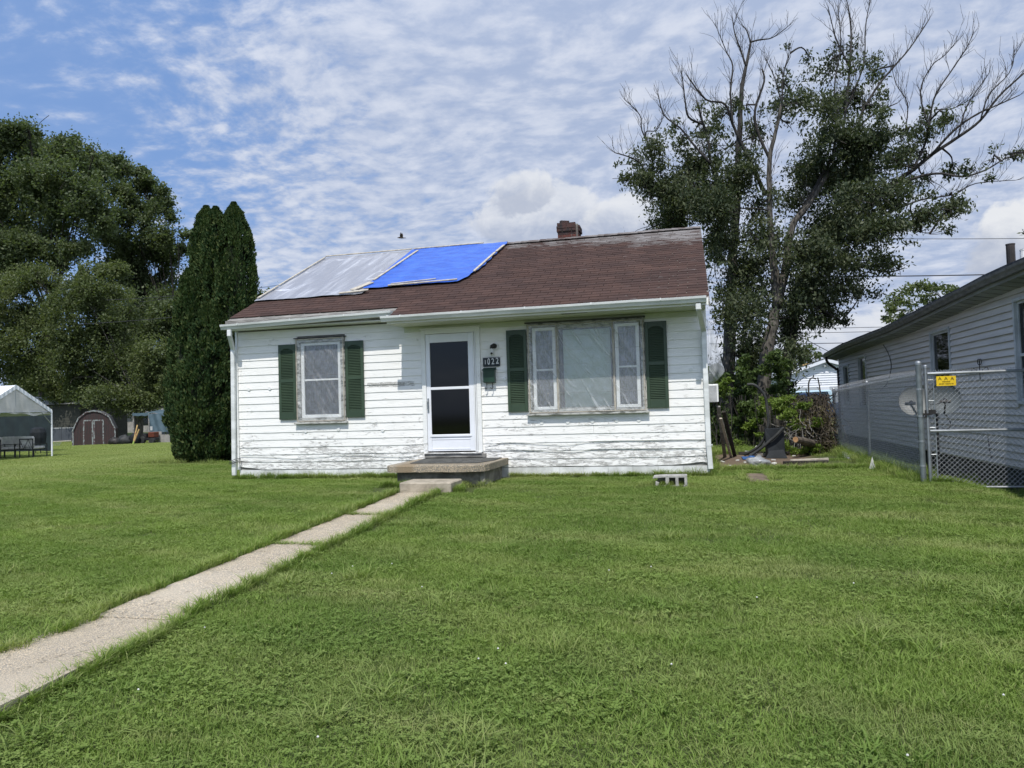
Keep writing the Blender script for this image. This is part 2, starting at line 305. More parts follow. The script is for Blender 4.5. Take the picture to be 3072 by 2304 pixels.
def grass(name, a, b, dry, tl=.3, rough=.55):
    m, g = newmat(name); ge = g.n('ShaderNodeNewGeometry'); p = ge.outputs['Position']; isl = ge.outputs['Random Per Island']
    n1 = g.noise(p, .55, 4, .6); n2 = g.noise(g.mapv(p, (1, 1, 1), (9, 4, 0)), 2.6, 4, .65); n3 = g.noise(g.mapv(p, (.5, 2.2, 1), (3, 0, 0)), .8, 4, .6)
    c = g.mix(g.ss(n1, .36, .64), a, b)
    c = g.mix(g.ss(n2, .50, .74, 0, .45), c, tuple(x*.62 for x in a)); c = g.mix(g.ss(g.noise(g.mapv(p, (1, 1, 1), (2, 7, 0)), 1.7, 5, .7), .62, .74, 0, .6), c, (.34, .30, .16))
    c = g.mix(g.ss(n3, .50, .72, 0, .55), c, dry)
    bx = g.n('ShaderNodeSeparateXYZ', i={0: g.mapv(p, (1, 1, 1), (0, 0, 0), (0, 0, R(24)))}).outputs[1]
    bd = g.m('SINE', g.m('ADD', g.m('MULTIPLY', bx, 5.2), g.m('MULTIPLY', g.noise(p, .35, 2), 5.0)))
    c = g.mix(g.ss(bd, .1, .9, 0, .20), c, dry); c = g.mix(g.ss(g.n('ShaderNodeSeparateXYZ', i={0: p}).outputs[0], -10, -15, 0, .35), c, dry)
    c = g.mix(g.ss(isl, .72, 1.0, 0, .65), c, dry)
    df = prin(g, c, rough, 0.0, .12)
    tr = g.n('ShaderNodeBsdfTranslucent', i={'Color': g.vm('MULTIPLY', c, (1.1, 1.25, .5))}).outputs[0]
    fin(g, g.n('ShaderNodeMixShader', i={0: tl, 1: df, 2: tr}).outputs[0]); return m
grass('grass_blade', (.148, .226, .052), (.204, .285, .068), (.36, .37, .165), .35, .8)
grass('clover_leaf', (.146, .221, .054), (.190, .263, .066), (.27, .325, .105), .35, .8)
# soil and far lawn on the ground sheet
m, g = newmat('ground'); p = pos(g); s = g.n('ShaderNodeSeparateXYZ', i={0: p}); X, Y, Z = s.outputs
gr = g.mix(g.noise(g.mapv(p, (1, 1, 1)), 60, 5, .7), (.052, .080, .024), (.13, .165, .055))
gr = g.mix(g.ss(g.noise(g.mapv(p, (.35, 1.6, 1), (0, 0, 0), (0, 0, .35)), .9, 5, .6), .45, .68, 0, .6), gr, (.19, .21, .09))
nearm = g.ss(Y, -2, 6)
soil = g.mix(g.noise(p, 30, 5, .7), (.045, .062, .02), (.085, .105, .038))
c = g.mix(g.m('MAXIMUM', g.ss(g.vm('LENGTH', g.vm('SUBTRACT', p, (0, -12, 0))), 24, 34), 0.0), soil, gr)
wob = g.noise(p, 1.3, 4, .6)
dm = g.m('MULTIPLY', g.m('MULTIPLY', g.ss(X, .30, .45), g.ss(g.m('ADD', X, g.m('MULTIPLY', wob, .8)), 2.5, 2.9, 1.0, 0.0)), g.m('MULTIPLY', g.ss(g.m('ADD', Y, g.m('MULTIPLY', wob, 1.2)), .9, 1.3), g.ss(Y, 4.6, 5.4, 1.0, 0.0)))
c = g.mix(dm, c, g.mix(g.noise(p, 22, 6, .7), (.20, .15, .11), (.09, .07, .05)))
fin(g, prin(g, c, .95, 0.0, .1, bump(g, g.noise(p, 25, 6, .7), .7, .03)))

# ------------------------------------------------------------------ geometry helpers
def gz(x, y):
    x = np.asarray(x, float); y = np.asarray(y, float)
    z = np.interp(y, [-30, -11, -1.5], [-.34, -.22, .12])
    s = lambda t: np.clip(t, 0, 1)**2*(3-2*np.clip(t, 0, 1))
    z = z - .32*s((-x-14)/9)*s((y+2)/9)
    z = z - .27*s((x-3.15)/1.3)*s((y+5)/3)*s((26-y)/6)
    return z
class MB:
    def __init__(s): s.v = []; s.f = []
    def add(s, vs, fs):
        n = len(s.v); s.v += [tuple(v) for v in vs]; s.f += [tuple(i+n for i in f) for f in fs]; return s
    def box(s, x0, x1, y0, y1, z0, z1):
        return s.add([(x0, y0, z0), (x1, y0, z0), (x1, y1, z0), (x0, y1, z0), (x0, y0, z1), (x1, y0, z1), (x1, y1, z1), (x0, y1, z1)],
                     [(0, 3, 2, 1), (4, 5, 6, 7), (0, 1, 5, 4), (1, 2, 6, 5), (2, 3, 7, 6), (3, 0, 4, 7)])
    def obox(s, c, sz, M):
        h = [q/2 for q in sz]; vs = []
        for k in (-1, 1):
            for a, b in ((-1, -1), (1, -1), (1, 1), (-1, 1)): vs.append(Vector(c)+M @ Vector((a*h[0], b*h[1], k*h[2])))
        return s.add(vs, [(0, 3, 2, 1), (4, 5, 6, 7), (0, 1, 5, 4), (1, 2, 6, 5), (2, 3, 7, 6), (3, 0, 4, 7)])
    def bar(s, a, b, wd, th, upv=(0, 0, 1)):     # rectangular bar from a to b
        a = Vector(a); b = Vector(b); d = b-a; L = d.length; d.normalize(); u = Vector(upv); x = d.cross(u)
        if x.length < 1e-4: x = d.cross(Vector((1, 0, 0)))
        x.normalize(); u = x.cross(d); M = Matrix((d, x, u)).transposed()
        return s.obox((a+b)/2, (L, wd, th), M)
    def tube(s, pts, r, n=6, cap=True):
        pts = [Vector(p) for p in pts]; rs = r if isinstance(r, (list, tuple)) else [r]*len(pts)
        t0 = (pts[1]-pts[0]).normalized(); x = t0.cross(Vector((0, 0, 1)))
        if x.length < .05: x = t0.cross(Vector((1, 0, 0)))
        x.normalize(); vs = []; m = len(pts)
        for i, p in enumerate(pts):
            t = (pts[min(i+1, m-1)]-pts[max(i-1, 0)]).normalized(); x = (x-t*x.dot(t)).normalized(); y = t.cross(x)
            for k in range(n):
                a = 2*math.pi*k/n; vs.append(p+(x*math.cos(a)+y*math.sin(a))*rs[i])
        fs = [(i*n+k, i*n+(k+1) % n, (i+1)*n+(k+1) % n, (i+1)*n+k) for i in range(m-1) for k in range(n)]
        if cap: fs += [tuple(range(n))[::-1], tuple(range((m-1)*n, m*n))]
        return s.add(vs, fs)
    def prism(s, poly, ax, a, b):                # polygon in the two other axes, extruded along ax
        def P(u, v, t): return (t, u, v) if ax == 0 else (u, t, v) if ax == 1 else (u, v, t)
        n = len(poly); vs = [P(u, v, a) for u, v in poly]+[P(u, v, b) for u, v in poly]
        return s.add(vs, [tuple(range(n)), tuple(range(n, 2*n))[::-1]]+[(i, i+n, (i+1) % n+n, (i+1) % n) for i in range(n)])
    def grid(s, nu, nv, fn):
        vs = [fn(i/nu, j/nv) for j in range(nv+1) for i in range(nu+1)]
        return s.add(vs, [(j*(nu+1)+i, j*(nu+1)+i+1, (j+1)*(nu+1)+i+1, (j+1)*(nu+1)+i) for j in range(nv) for i in range(nu)])
    def lathe(s, prof, c, n=16):                 # profile (r, z) round a vertical axis at c
        vs = [(c[0]+r*math.cos(2*math.pi*k/n), c[1]+r*math.sin(2*math.pi*k/n), c[2]+z) for r, z in prof for k in range(n)]
        m = len(prof); return s.add(vs, [(i*n+k, i*n+(k+1) % n, (i+1)*n+(k+1) % n, (i+1)*n+k) for i in range(m-1) for k in range(n)]+[tuple(range(n))[::-1], tuple(range((m-1)*n, m*n))])
    def build(s, name, mat, parent=None, smooth=False, bevel=0.0):
        off = wl(parent)
        me = bpy.data.meshes.new(name); me.from_pydata([(v[0]-off[0], v[1]-off[1], v[2]-off[2]) for v in s.v], [], s.f); me.update()
        if mat: me.materials.append(MT[mat] if isinstance(mat, str) else mat)
        if smooth: me.polygons.foreach_set('use_smooth', [True]*len(me.polygons))
        o = bpy.data.objects.new(name, me); COL.objects.link(o)
        if parent: o.parent = parent
        if bevel:
            b = o.modifiers.new('bevel', 'BEVEL'); b.width = bevel; b.segments = 1; b.limit_method = 'ANGLE'
        return o
def wl(o):
    v = Vector((0, 0, 0))
    while o: v += o.location; o = o.parent
    return v
def tag(o, label=None, cat=None, group=None, kind=None):
    if label: o['label'] = label
    if cat: o['category'] = cat
    if group: o['group'] = group
    if kind: o['kind'] = kind
    return o
def thing(name, loc, label, cat, group=None):
    o = bpy.data.objects.new(name, None); COL.objects.link(o); o.location = loc; o.empty_display_size = .1
    return tag(o, label, cat, group)
def shared(name, me, loc, parent, rot=(0, 0, 0), mat=None):     # a piece that shares its mesh
    o = bpy.data.objects.new(name, me); COL.objects.link(o)
    if parent: o.parent = parent
    o.location = Vector(loc)-wl(parent); o.rotation_euler = rot
    return o
def mesh_only(mb, name, mat):
    me = bpy.data.meshes.new(name); me.from_pydata(mb.v, [], mb.f); me.update(); me.materials.append(MT[mat]); return me
def npmesh(name, V, nper, mat, parent=None, smooth=False):       # V: (N*nper, 3), polygons of nper corners
    off = wl(parent); V = V-np.array(off); N = len(V)//nper
    me = bpy.data.meshes.new(name); me.vertices.add(len(V)); me.vertices.foreach_set('co', V.astype(np.float32).ravel())
    me.loops.add(len(V)); me.loops.foreach_set('vertex_index', np.arange(len(V), dtype=np.int32))
    me.polygons.add(N); me.polygons.foreach_set('loop_start', np.arange(0, len(V), nper, dtype=np.int32)); me.polygons.foreach_set('loop_total', np.full(N, nper, dtype=np.int32))
    me.update(calc_edges=True); me.materials.append(MT[mat])
    o = bpy.data.objects.new(name, me); COL.objects.link(o)
    if parent: o.parent = parent
    return o
def text(s, size, loc, mat, parent, name='lettering', rot=(math.pi/2, 0, 0), ext=.001, off=0.0, sx=1.0):
    cu = bpy.data.curves.new('t', 'FONT'); cu.body = s; cu.size = size; cu.extrude = ext; cu.align_x = 'CENTER'; cu.align_y = 'CENTER'; cu.resolution_u = 3; cu.offset = off
    t = bpy.data.objects.new('t', cu); COL.objects.link(t); bpy.context.view_layer.update()
    me = bpy.data.meshes.new_from_object(t.evaluated_get(bpy.context.evaluated_depsgraph_get())); bpy.data.objects.remove(t)
    M = Matrix.Translation(Vector(loc)-wl(parent)) @ (Matrix.Rotation(rot[2], 4, 'Z') @ Matrix.Rotation(rot[0], 4, 'X')) @ Matrix.Diagonal((sx, 1, 1, 1))
    me.transform(M); me.materials.clear(); me.materials.append(MT[mat]); me.name = name
    o = bpy.data.objects.new(name, me); COL.objects.link(o); o.parent = parent; return o
def arc(a, b, sag, n=16):
    a = Vector(a); b = Vector(b); return [a.lerp(b, i/n)-Vector((0, 0, sag*4*(i/n)*(1-i/n))) for i in range(n+1)]
def spline(pts, n=5):
    P_ = [Vector(p) for p in pts]; out = []
    for i in range(len(P_)-1):
        p0, p1, p2, p3 = P_[max(i-1, 0)], P_[i], P_[i+1], P_[min(i+2, len(P_)-1)]
        for k in range(n):
            t = k/n; out.append(.5*((2*p1)+(p2-p0)*t+(2*p0-5*p1+4*p2-p3)*t*t+(3*p1-p0-3*p2+p3)*t**3))
    return out+[P_[-1]]
U = random.uniform

# ------------------------------------------------------------------ ground
xs = np.concatenate([[-400, -200, -120, -80], np.arange(-60, -16, 2.0), np.arange(-16, 8, .5), np.arange(8, 30, 2.0), [40, 80, 200, 400]])
ys = np.concatenate([[-60, -30, -20], np.arange(-14, 8, .5), np.arange(8, 40, 2.0), [60, 100, 200, 400, 900]])
gx, gy = np.meshgrid(xs, ys); hz = gz(gx, gy) + rng.uniform(-.012, .012, gx.shape)*(np.abs(gx) < 16)
b = MB(); nx = len(xs)
b.add(np.stack([gx.ravel(), gy.ravel(), hz.ravel()], 1).tolist(), [(j*nx+i, j*nx+i+1, (j+1)*nx+i+1, (j+1)*nx+i) for j in range(len(ys)-1) for i in range(nx-1)])
tag(b.build('ground', 'ground', smooth=True), kind='structure')
path = bpy.data.objects.new('path', None); COL.objects.link(path); path['kind'] = 'structure'; path.location = (-3.85, -6, 0)
def slab(x0a, x1a, ya, x0b, x1b, yb, lift, mt, drop=.12, rg=.008, lift2=None):
    m = MB(); nu, nv = 10, 14
    def fn(u, v):
        y = ya+(yb-ya)*v; x0 = x0a+(x0b-x0a)*v; x1 = x1a+(x1b-x1a)*v; x = x0+(x1-x0)*u
        return (x+U(-rg, rg)*(u in (0, 1)), y+U(-.004, .004), float(gz(x, y))+lift+((lift if lift2 is None else lift2)-lift)*v+U(-.002, .002))
    m.grid(nu, nv, fn); n = len(m.v); top = list(m.v)
    ring = [i for i in range(nu+1)]+[(j+1)*(nu+1)-1 for j in range(1, nv+1)]+[nv*(nu+1)+i for i in range(nu-1, -1, -1)]+[j*(nu+1) for j in range(nv-1, 0, -1)]
    m.v += [(top[i][0], top[i][1], top[i][2]-drop) for i in ring]; k = len(ring)
    m.f += [(ring[(i+1) % k], ring[i], n+i, n+(i+1) % k) for i in range(k)]
    return m.build('paving_slab', mt, path)
slab(-4.15, -3.60, -3.735, -4.17, -3.56, -2.02, .012, 'aggregate')
slab(-4.16, -3.60, -5.35, -4.15, -3.60, -3.765, .018, 'aggregate')
slab(-4.15, -3.48, -7.66, -4.15, -3.60, -5.385, .02, 'aggregate')
slab(-4.14, -3.26, -9.6, -4.12, -3.455, -7.685, .10, 'aggregate_fine', .24, .006, .022)
slab(-4.2, -3.25, -11.4, -4.14, -3.26, -9.615, .10, 'aggregate_fine', .25, .004)
# ================================================================== the white house
H = thing('white_house', (-3.9, 3.6, .1), 'small white clapboard house with peeling paint, brown roof and green shutters', 'house')
HX0, HX1 = -8.17, .27
OPEN = [(-6.86, -6.03, 1.24, 2.58), (-4.46, -3.52, .56, 2.60), (-2.56, -.76, 1.26, 2.62)]      # window, door, picture window
def wallboxes(m, x0, x1, z0, z1, holes, y0, y1):
    hs = sorted(holes); x = x0
    for a, b_, c, d_ in hs:
        m.box(x, a, y0, y1, z0, z1); m.box(a, b_, y0, y1, z0, c); m.box(a, b_, y0, y1, d_, z1); x = b_
    m.box(x, x1, y0, y1, z0, z1)
m = MB(); wallboxes(m, HX0+.02, HX1-.02, .28, 2.98, OPEN, .014, .11); m.build('wall', 'grey_wood', H)
m = MB(); m.box(HX0+.02, HX0+.12, .11, 7.2, .1, 3.0); m.box(HX1-.12, HX1-.02, .11, 7.2, .1, 3.0); m.box(HX0+.02, HX1-.02, 7.1, 7.2, .1, 3.0)
for x in (HX0+.02, HX1-.12): m.prism([(.0, 3.0), (7.2, 3.0), (3.6, 4.72)], 0, x, x+.1)
m.build('side_wall', 'wall_paint', H)
m = MB(); m.box(HX0+.12, HX1-.12, .12, 7.1, .5, .54); m.box(HX0+.12, HX1-.12, .12, 7.1, 2.78, 2.82); m.box(HX0+.12, HX1-.12, 2.2, 2.3, .54, 2.78); m.build('room', 'interior', H)
# siding: one board per course, cut where the openings are
EXP = .1335
CAS = [(-6.93, -5.965, 1.15, 2.66), (-4.515, -3.455, .20, 2.69), (-2.63, -.695, 1.18, 2.70)]
def board(x0, x1, z, rot=0.0, mt='wall_paint'):
    m = MB(); n = max(2, int((x1-x0)/.11)); wv = U(0, 50); lowf = max(0, (1.2-z))*1.6+.35
    zt = z+EXP+.004
    V = []
    for i in range(n+1):
        x = x0+(x1-x0)*i/n
        k = noise.noise(Vector((x*2.3+wv, z*9, 0)))*.0045*lowf+noise.noise(Vector((x*9+wv, z*9, 3)))*.0035*lowf
        lift = 0.0
        if rot and z < .5:
            e = max(0, 1-abs(x-(HX0+.02))/.45) if x < -5 else max(0, 1-abs(x-(HX1-.03))/.6)
            lift = rot*e*(1+.7*noise.noise(Vector((x*14, 1, 2))))
        yo = -.016+noise.noise(Vector((x*1.7+wv, z*5, 7)))*.002
        zl = z+k+lift
        V += [(x, .013, zt), (x, -.002, zt), (x, yo+.0025, zl+.003), (x, yo+.0045, zl), (x, .013, zl)]
    F = [(i*5+k, (i+1)*5+k, (i+1)*5+k+1, i*5+k+1) for i in range(n) for k in range(4)]+[(0, 1, 2, 3, 4), tuple(n*5+k for k in (4, 3, 2, 1, 0))]
    m.add(V, F); return m.build('siding_board', mt, H)
nrow = 19
for r_ in range(nrow):
    z = .30+r_*EXP; top = z+EXP
    segs = [(HX0+.03, HX1-.045)]
    for a, b_, c, d_ in CAS:
        if z+EXP*.5 > c and z+EXP*.4 < d_:
            segs = [q for s_ in segs for q in ([(s_[0], a+.01), (b_-.01, s_[1])] if s_[0] < a < s_[1] else [s_])]
    if z > 2.60: segs = [(HX0+.03, -4.83)]
    for a, b_ in segs:
        if b_-a < .05: continue
        cuts = [a]
        if r_ in (0, 1) and a < -6: cuts.append(-5.98)
        if r_ == 0 and a < -7: cuts.insert(1, -6.56)
        elif b_-a > 2.2 and r_ not in (0, 1) and r_ % 3 == 1: cuts.append(a+(b_-a)*U(.35, .65))
        cuts = sorted(cuts)+[b_]
        for i in range(len(cuts)-1): board(cuts[i]+.0015, cuts[i+1]-.0015, z, .055 if r_ == 0 else .02 if r_ == 1 else 0, 'rotten_paint' if r_ < 3 else 'wall_paint')
# corner boards, frieze
for x0, x1 in ((HX0-.012, HX0+.028), (HX1-.043, HX1+.012)):
    m = MB(); m.box(x0, x1, -.030, .02, .30, 2.86); m.box(x0 if x0 < -5 else x1-.02, x0+.02 if x0 < -5 else x1, .02, .12, .30, 2.86); m.build('corner_board', 'trim_paint', H, bevel=.003)
m = MB(); m.box(-4.83, HX1-.045, -.026, .013, 2.665, 2.755); m.build('frieze_board', 'soffit_paint_bounce', H, bevel=.003)
# foundation blocks
bm_ = mesh_only(MB().box(-.196, .196, -.035, .06, -.094, .094), 'foundation_block', 'block')
m = MB(); m.box(HX0+.02, HX1-.01, .03, .2, -.15, .30); m.box(HX0+.02, HX0+.2, .2, 7.2, -.15, .3); m.box(HX1-.2, HX1-.01, .2, 7.2, -.15, .3); m.build('foundation', 'dark_concrete', H)
for rr, zc in ((0, .197), (1, .005)):
    x = HX0+.02+(.2 if rr else 0)
    while x < HX1-.1:
        x1 = min(x+.40, HX1-.005)
        if not (-4.5 < x and x1 < -3.1):
            o = shared('foundation_block', bm_, ((x+x1)/2, .03+U(-.003, .003), zc), H); o.scale = ((x1-x-.004)/.392, 1, 1)
        x += .40
# ---- windows
def frame(m, x0, x1, z0, z1, t, y0, y1, tb=None, tt=None):
    tb = t if tb is None else tb; tt = t if tt is None else tt
    m.box(x0, x0+t, y0, y1, z0, z1); m.box(x1-t, x1, y0, y1, z0, z1); m.box(x0+t, x1-t, y0, y1, z0, z0+tb); m.box(x0+t, x1-t, y0, y1, z1-tt, z1)
def filmsheet(parent, x0, x1, z0, z1, y, mt, nx_=40, nz_=40, amp=.006, name='plastic_film'):
    m = MB(); sd = U(0, 90)
    def fn(u, v):
        ed = min(1, 8*min(u, 1-u, v, 1-v))
        n_ = noise.noise(Vector((u*6+sd, v*7, 0)))+.6*noise.noise(Vector((u*16+v*6+sd, v*13-u*5, 4)))
        return (x0+(x1-x0)*u, y-amp*n_*ed, z0+(z1-z0)*v)
    m.grid(nx_, nz_, fn); return m.build(name, mt, parent, smooth=True)
W1 = MB(); frame(W1, -6.93, -5.965, 1.15, 2.655, .085, -.052, .02, .07, .075); W1 = W1.build('window', 'casing_wood', H, bevel=.004)
m = MB(); m.box(-6.96, -5.94, -.07, .0, 2.657, 2.672); m.build('drip_cap', 'dark_cap', W1)
m = MB(); m.box(-6.97, -5.935, -.085, .0, 1.112, 1.148); m.build('sill', 'casing_wood', W1, bevel=.004)
m = MB(); frame(m, -6.843, -6.05, 1.222, 2.578, .062, -.02, .02, .055, .05); m.box(-6.78, -6.112, -.012, .02, 1.888, 1.918); m.build('sash', 'white_enamel', W1, bevel=.003)
m = MB(); m.box(-6.78, -6.112, .006, .010, 1.277, 2.528); m.build('glass', 'pane', W1)
m = MB(); m.grid(60, 12, lambda u, v: (-6.80+.72*u, .06+.012*math.sin(u*44)+.006*math.sin(u*97+2), 1.24+1.33*v)); m.build('curtain', 'curtain', W1, smooth=True)
filmsheet(W1, -6.915, -5.98, 1.165, 2.645, -.057, 'window_film_hazy')
m = MB()
for x in (-6.918, -5.992): m.box(x, x+.014, -.068, -.0585, 1.16, 2.65)
for z in (1.158, 2.632): m.box(-6.902, -5.994, -.068, -.0585, z, z+.014)
m.build('batten', 'light_wood', W1)
W2 = MB(); frame(W2, -2.63, -.695, 1.185, 2.69, .055, -.060, .02, .05, .06); W2 = W2.build('picture_window', 'casing_wood', H, bevel=.004)
m = MB(); m.box(-2.66, -.67, -.085, .0, 2.692, 2.712); m.build('drip_cap', 'dark_cap', W2)
m = MB(); m.box(-2.665, -.655, -.10, .0, 1.150, 1.183); m.build('sill', 'casing_wood', W2, bevel=.004)
for x in (-2.143, -1.212):
    m = MB(); m.box(x, x+.034, -.056, .04, 1.235, 2.63); m.build('mullion', 'light_wood', W2, bevel=.003)
for z0, z1 in ((2.58, 2.63), (1.235, 1.27)): MB().box(-2.109, -1.212, .0, .04, z0, z1).build('fixed_rail', 'casing_wood', W2)
for x0, x1 in ((-2.545, -2.15), (-1.17, -.778)):
    m = MB(); frame(m, x0, x1, 1.245, 2.615, .055, -.03, .02, .05, .05); m.box(x0+.055, x1-.055, -.018, .02, 1.895, 1.925); m.build('sash', 'white_enamel', W2, bevel=.003)
    m = MB(); m.box(x0+.055, x1-.055, .006, .010, 1.295, 2.565); m.build('glass', 'pane', W2)
    m = MB(); m.grid(24, 10, lambda u, v: (x0+.03+(x1-x0-.06)*u, .10+.012*math.sin(u*31), 1.28+1.30*v)); m.build('curtain', 'curtain', W2, smooth=True)
m = MB(); m.box(-2.109, -1.212, .022, .026, 1.27, 2.58); m.build('glass', 'pane', W2)
m = MB(); m.grid(16, 20, lambda u, v: (-2.04+.785*u, .075+.004*math.sin(v*26), 1.275+1.29*v)); m.build('roller_shade', 'shade', W2, smooth=True)
filmsheet(W2, -2.60, -2.135, 1.20, 2.66, -.064, 'window_film'); filmsheet(W2, -2.13, -1.20, 1.20, 2.66, -.064, 'window_film', 60, 50, .010); filmsheet(W2, -1.195, -.72, 1.20, 2.66, -.064, 'window_film')
m = MB()
for x in (-2.612, -2.137, -1.203, -.722): m.box(x, x+.014, -.078, -.066, 1.20, 2.665)
for z in (1.195, 2.65): m.box(-2.61, -.71, -.0775, -.0665, z, z+.012)
m.build('batten', 'light_wood', W2)
# shutters
def shutter(x0, z0, z1, lb=None):
    x1 = x0+.347; t = .052; zm = z0+(z1-z0)*.515; y0, y1 = -.048, -.018
    m = MB(); m.box(x0, x0+t, y0, y1, z0, z1); m.box(x1-t, x1, y0, y1, z0, z1); m.box(x0+t, x1-t, y0, y1, z0, z0+.125); m.box(x0+t, x1-t, y0, y1, zm-.03, zm+.03)
    n = 12; V = []
    for i in range(n+1):                                        # arched head
        u = i/n; x = x0+t+(x1-x0-2*t)*u; za = z1-.075-.045*(2*u-1)**2
        V += [(x, y0, za), (x, y0, z1), (x, y1, z1), (x, y1, za)]
    m.add(V, [(i*4+k, (i+1)*4+k, (i+1)*4+(k+1) % 4, i*4+(k+1) % 4) for i in range(n) for k in range(4)])
    s_ = m.build('shutter', 'shutter_green', H, bevel=.003)
    m = MB(); m.box(x0+t, x1-t, y1-.006, y1-.001, z0+.12, z1-.06)
    for a, b_ in ((z0+.125, zm-.03), (zm+.03, z1-.085)):
        k = int((b_-a)/.0277)
        for i in range(k):
            z = a+.004+(b_-a)*i/k; m.add([(x0+t, y0+.004, z), (x1-t, y0+.004, z), (x1-t, y1-.008, z+.017), (x0+t, y1-.008, z+.017), (x0+t, y0+.004, z+.005), (x1-t, y0+.004, z+.005), (x1-t, y1-.008, z+.021), (x0+t, y1-.008, z+.021)],
                                         [(0, 1, 5, 4), (4, 5, 6, 7), (0, 3, 2, 1), (0, 4, 7, 3), (1, 2, 6, 5)])
    tag(m.build('louvers', 'shutter_green', s_), kind='stuff')
for x0, z0, z1 in ((-7.285, 1.20, 2.565), (-5.955, 1.21, 2.57), (-2.99, 1.225, 2.60), (-.685, 1.225, 2.615)): shutter(x0, z0, z1)
# ---- storm door
m = MB(); m.box(-4.515, -4.44, -.05, .013, .56, 2.69); m.box(-3.53, -3.455, -.05, .013, .56, 2.69); m.box(-4.44, -3.53, -.05, .013, 2.61, 2.69); m.box(-4.53, -3.44, -.065, 0, 2.692, 2.712)
m.build('door_casing', 'trim_paint', H, bevel=.004)
D = MB(); D.box(-4.437, -4.362, -.036, -.004, .585, 2.605); D.box(-3.672, -3.585, -.036, -.004, .585, 2.605); D.box(-4.362, -3.672, -.036, -.004, 2.46, 2.605); D.box(-4.362, -3.672, -.036, -.004, 1.642, 1.688); D.box(-4.362, -3.672, -.036, -.004, .825, .872)
D.box(-4.362, -3.672, -.028, -.008, .585, .825); D = D.build('storm_door', 'door_white', H, bevel=.004)
m = MB(); m.box(-4.362, -3.672, -.034, -.028, .61, .635); m.box(-4.362, -3.672, -.034, -.028, .78, .80); m.box(-4.39, -3.64, -.046, -.036, .83, .868); m.build('kick_panel', 'door_white', D, bevel=.003)
m = MB(); m.box(-3.582, -3.562, -.046, -.004, .57, 2.605); m.box(-3.556, -3.536, -.040, -.004, .57, 2.605); m.build('hinge_rail', 'white_enamel', D)
for z0, z1 in ((1.688, 2.46), (.872, 1.642)):
    m = MB(); m.box(-4.362, -3.672, -.020, -.016, z0, z1); m.build('glass', 'door_glass', D)
m = MB(); m.box(-4.425, -4.395, -.046, -.036, 1.25, 1.50); m.tube([(-4.41, -.046, 1.46), (-4.41, -.085, 1.44), (-4.41, -.085, 1.32), (-4.41, -.046, 1.30)], .008, 6); m.build('handle', 'steel', D, bevel=.002)
m = MB(); m.box(-4.44, -3.53, .09, .105, .56, 2.61); m.build('inner_door', 'interior', D)
m = MB(); m.box(-4.50, -3.40, -.05, .013, .475, .538); m.build('threshold', 'grey_wood', H, bevel=.004)
m = MB(); m.box(-4.50, -3.47, -.075, .0, .540, .562); m.build('door_sill', 'rotten_paint', H, bevel=.003)
# round repair plugs on the boards
for x, z in ((-2.43, 1.03), (-1.99, 1.03), (-1.58, 1.035), (-1.19, 1.04), (-.83, 1.035), (.02, 1.82), (-7.92, 1.78), (-7.49, 1.78), (-6.78, .98), (-6.13, 1.0), (-5.28, .97), (-3.05, 1.78)):
    m = MB(); m.tube([(x, -.022, z), (x, -.005, z+.001)], [.030, .033], 12); m.build('plug', 'trim_paint', H)
for pts in (((-3.42, .66), (-3.0, .72), (-2.03, .66), (-1.48, .715), (.19, .71)), ((-3.42, .62), (-2.55, .58), (-1.94, .55), (-1.44, .59), (-.42, .575), (.1, .575), (.18, .45), (.2, .33)), ((-8.14, .56), (-7.45, .53), (-6.94, .50), (-5.98, .55), (-4.9, .50), (-4.55, .57))):
    m = MB(); m.tube(spline([(x, -.026, z) for x, z in pts], 4), .0042, 5); m.build('wire', 'gutter_white', H)
m = MB()
for k in range(3): m.tube([(-8.27, -.135, .42+.03*k), (-8.20, -.145, .425+.03*k), (-8.13, -.135, .45+.03*k), (-8.10, -.04, .47+.02*k)], .006, 5)
m.build('wire_loop', 'cable', H)
# ---- roof
SL = (4.93-2.88)/4.25; AN = math.atan(SL)
def rz(y): return 2.88+SL*(y+.65)
m = MB(); t = .04
m.prism([(-.27, rz(-.27)-t), (3.6, 4.93-t), (7.6, 4.93-t-SL*4), (7.6, 4.93-t-.09-SL*4), (3.6, 4.93-t-.09), (-.27, rz(-.27)-t-.09)], 0, HX0-.03, HX1+.05)
m.prism([(-.65, rz(-.65)-t), (-.272, rz(-.272)-t), (-.272, rz(-.272)-t-.09), (-.65, rz(-.65)-t-.09)], 0, -4.86, HX1+.05)
m.build('roof_deck', 'grey_wood', H)
m = MB(); m.add([(HX0-.03, 3.6, 4.93), (HX1+.05, 3.6, 4.93), (HX1+.05, 7.65, 4.93-SL*4.05), (HX0-.03, 7.65, 4.93-SL*4.05)], [(0, 1, 2, 3)]); m.build('rear_roof', 'shingle', H)
def strip_mesh(n, w_=.3048):                                     # a shingle strip with n tabs, slots between them
    m = MB(); L = n*w_
    for i in range(n):
        x0 = i*w_+.004; x1 = (i+1)*w_-.004; c_ = U(-.002, .002)
        m.add([(x0, 0+c_, .012), (x1, 0-c_, .012), (x1, .15, .006), (x0, .15, .006), (x0, 0+c_, .004), (x1, 0-c_, .004), (x1, .15, .0), (x0, .15, .0)], [(0, 1, 2, 3), (4, 5, 1, 0), (5, 6, 2, 1), (7, 4, 0, 3)])
    m.add([(0, .13, .0055), (L, .13, .0055), (L, .17, .0045), (0, .17, .0045)], [(0, 1, 2, 3)])
    return m
SM = [mesh_only(strip_mesh(3), 'shingle', 'shingle') for _ in range(4)]; S1 = mesh_only(strip_mesh(1), 'shingle', 'shingle')
rest = MB(); cnt = 0; EX = .138
nr = int(4.25/math.cos(AN)/EX)+1
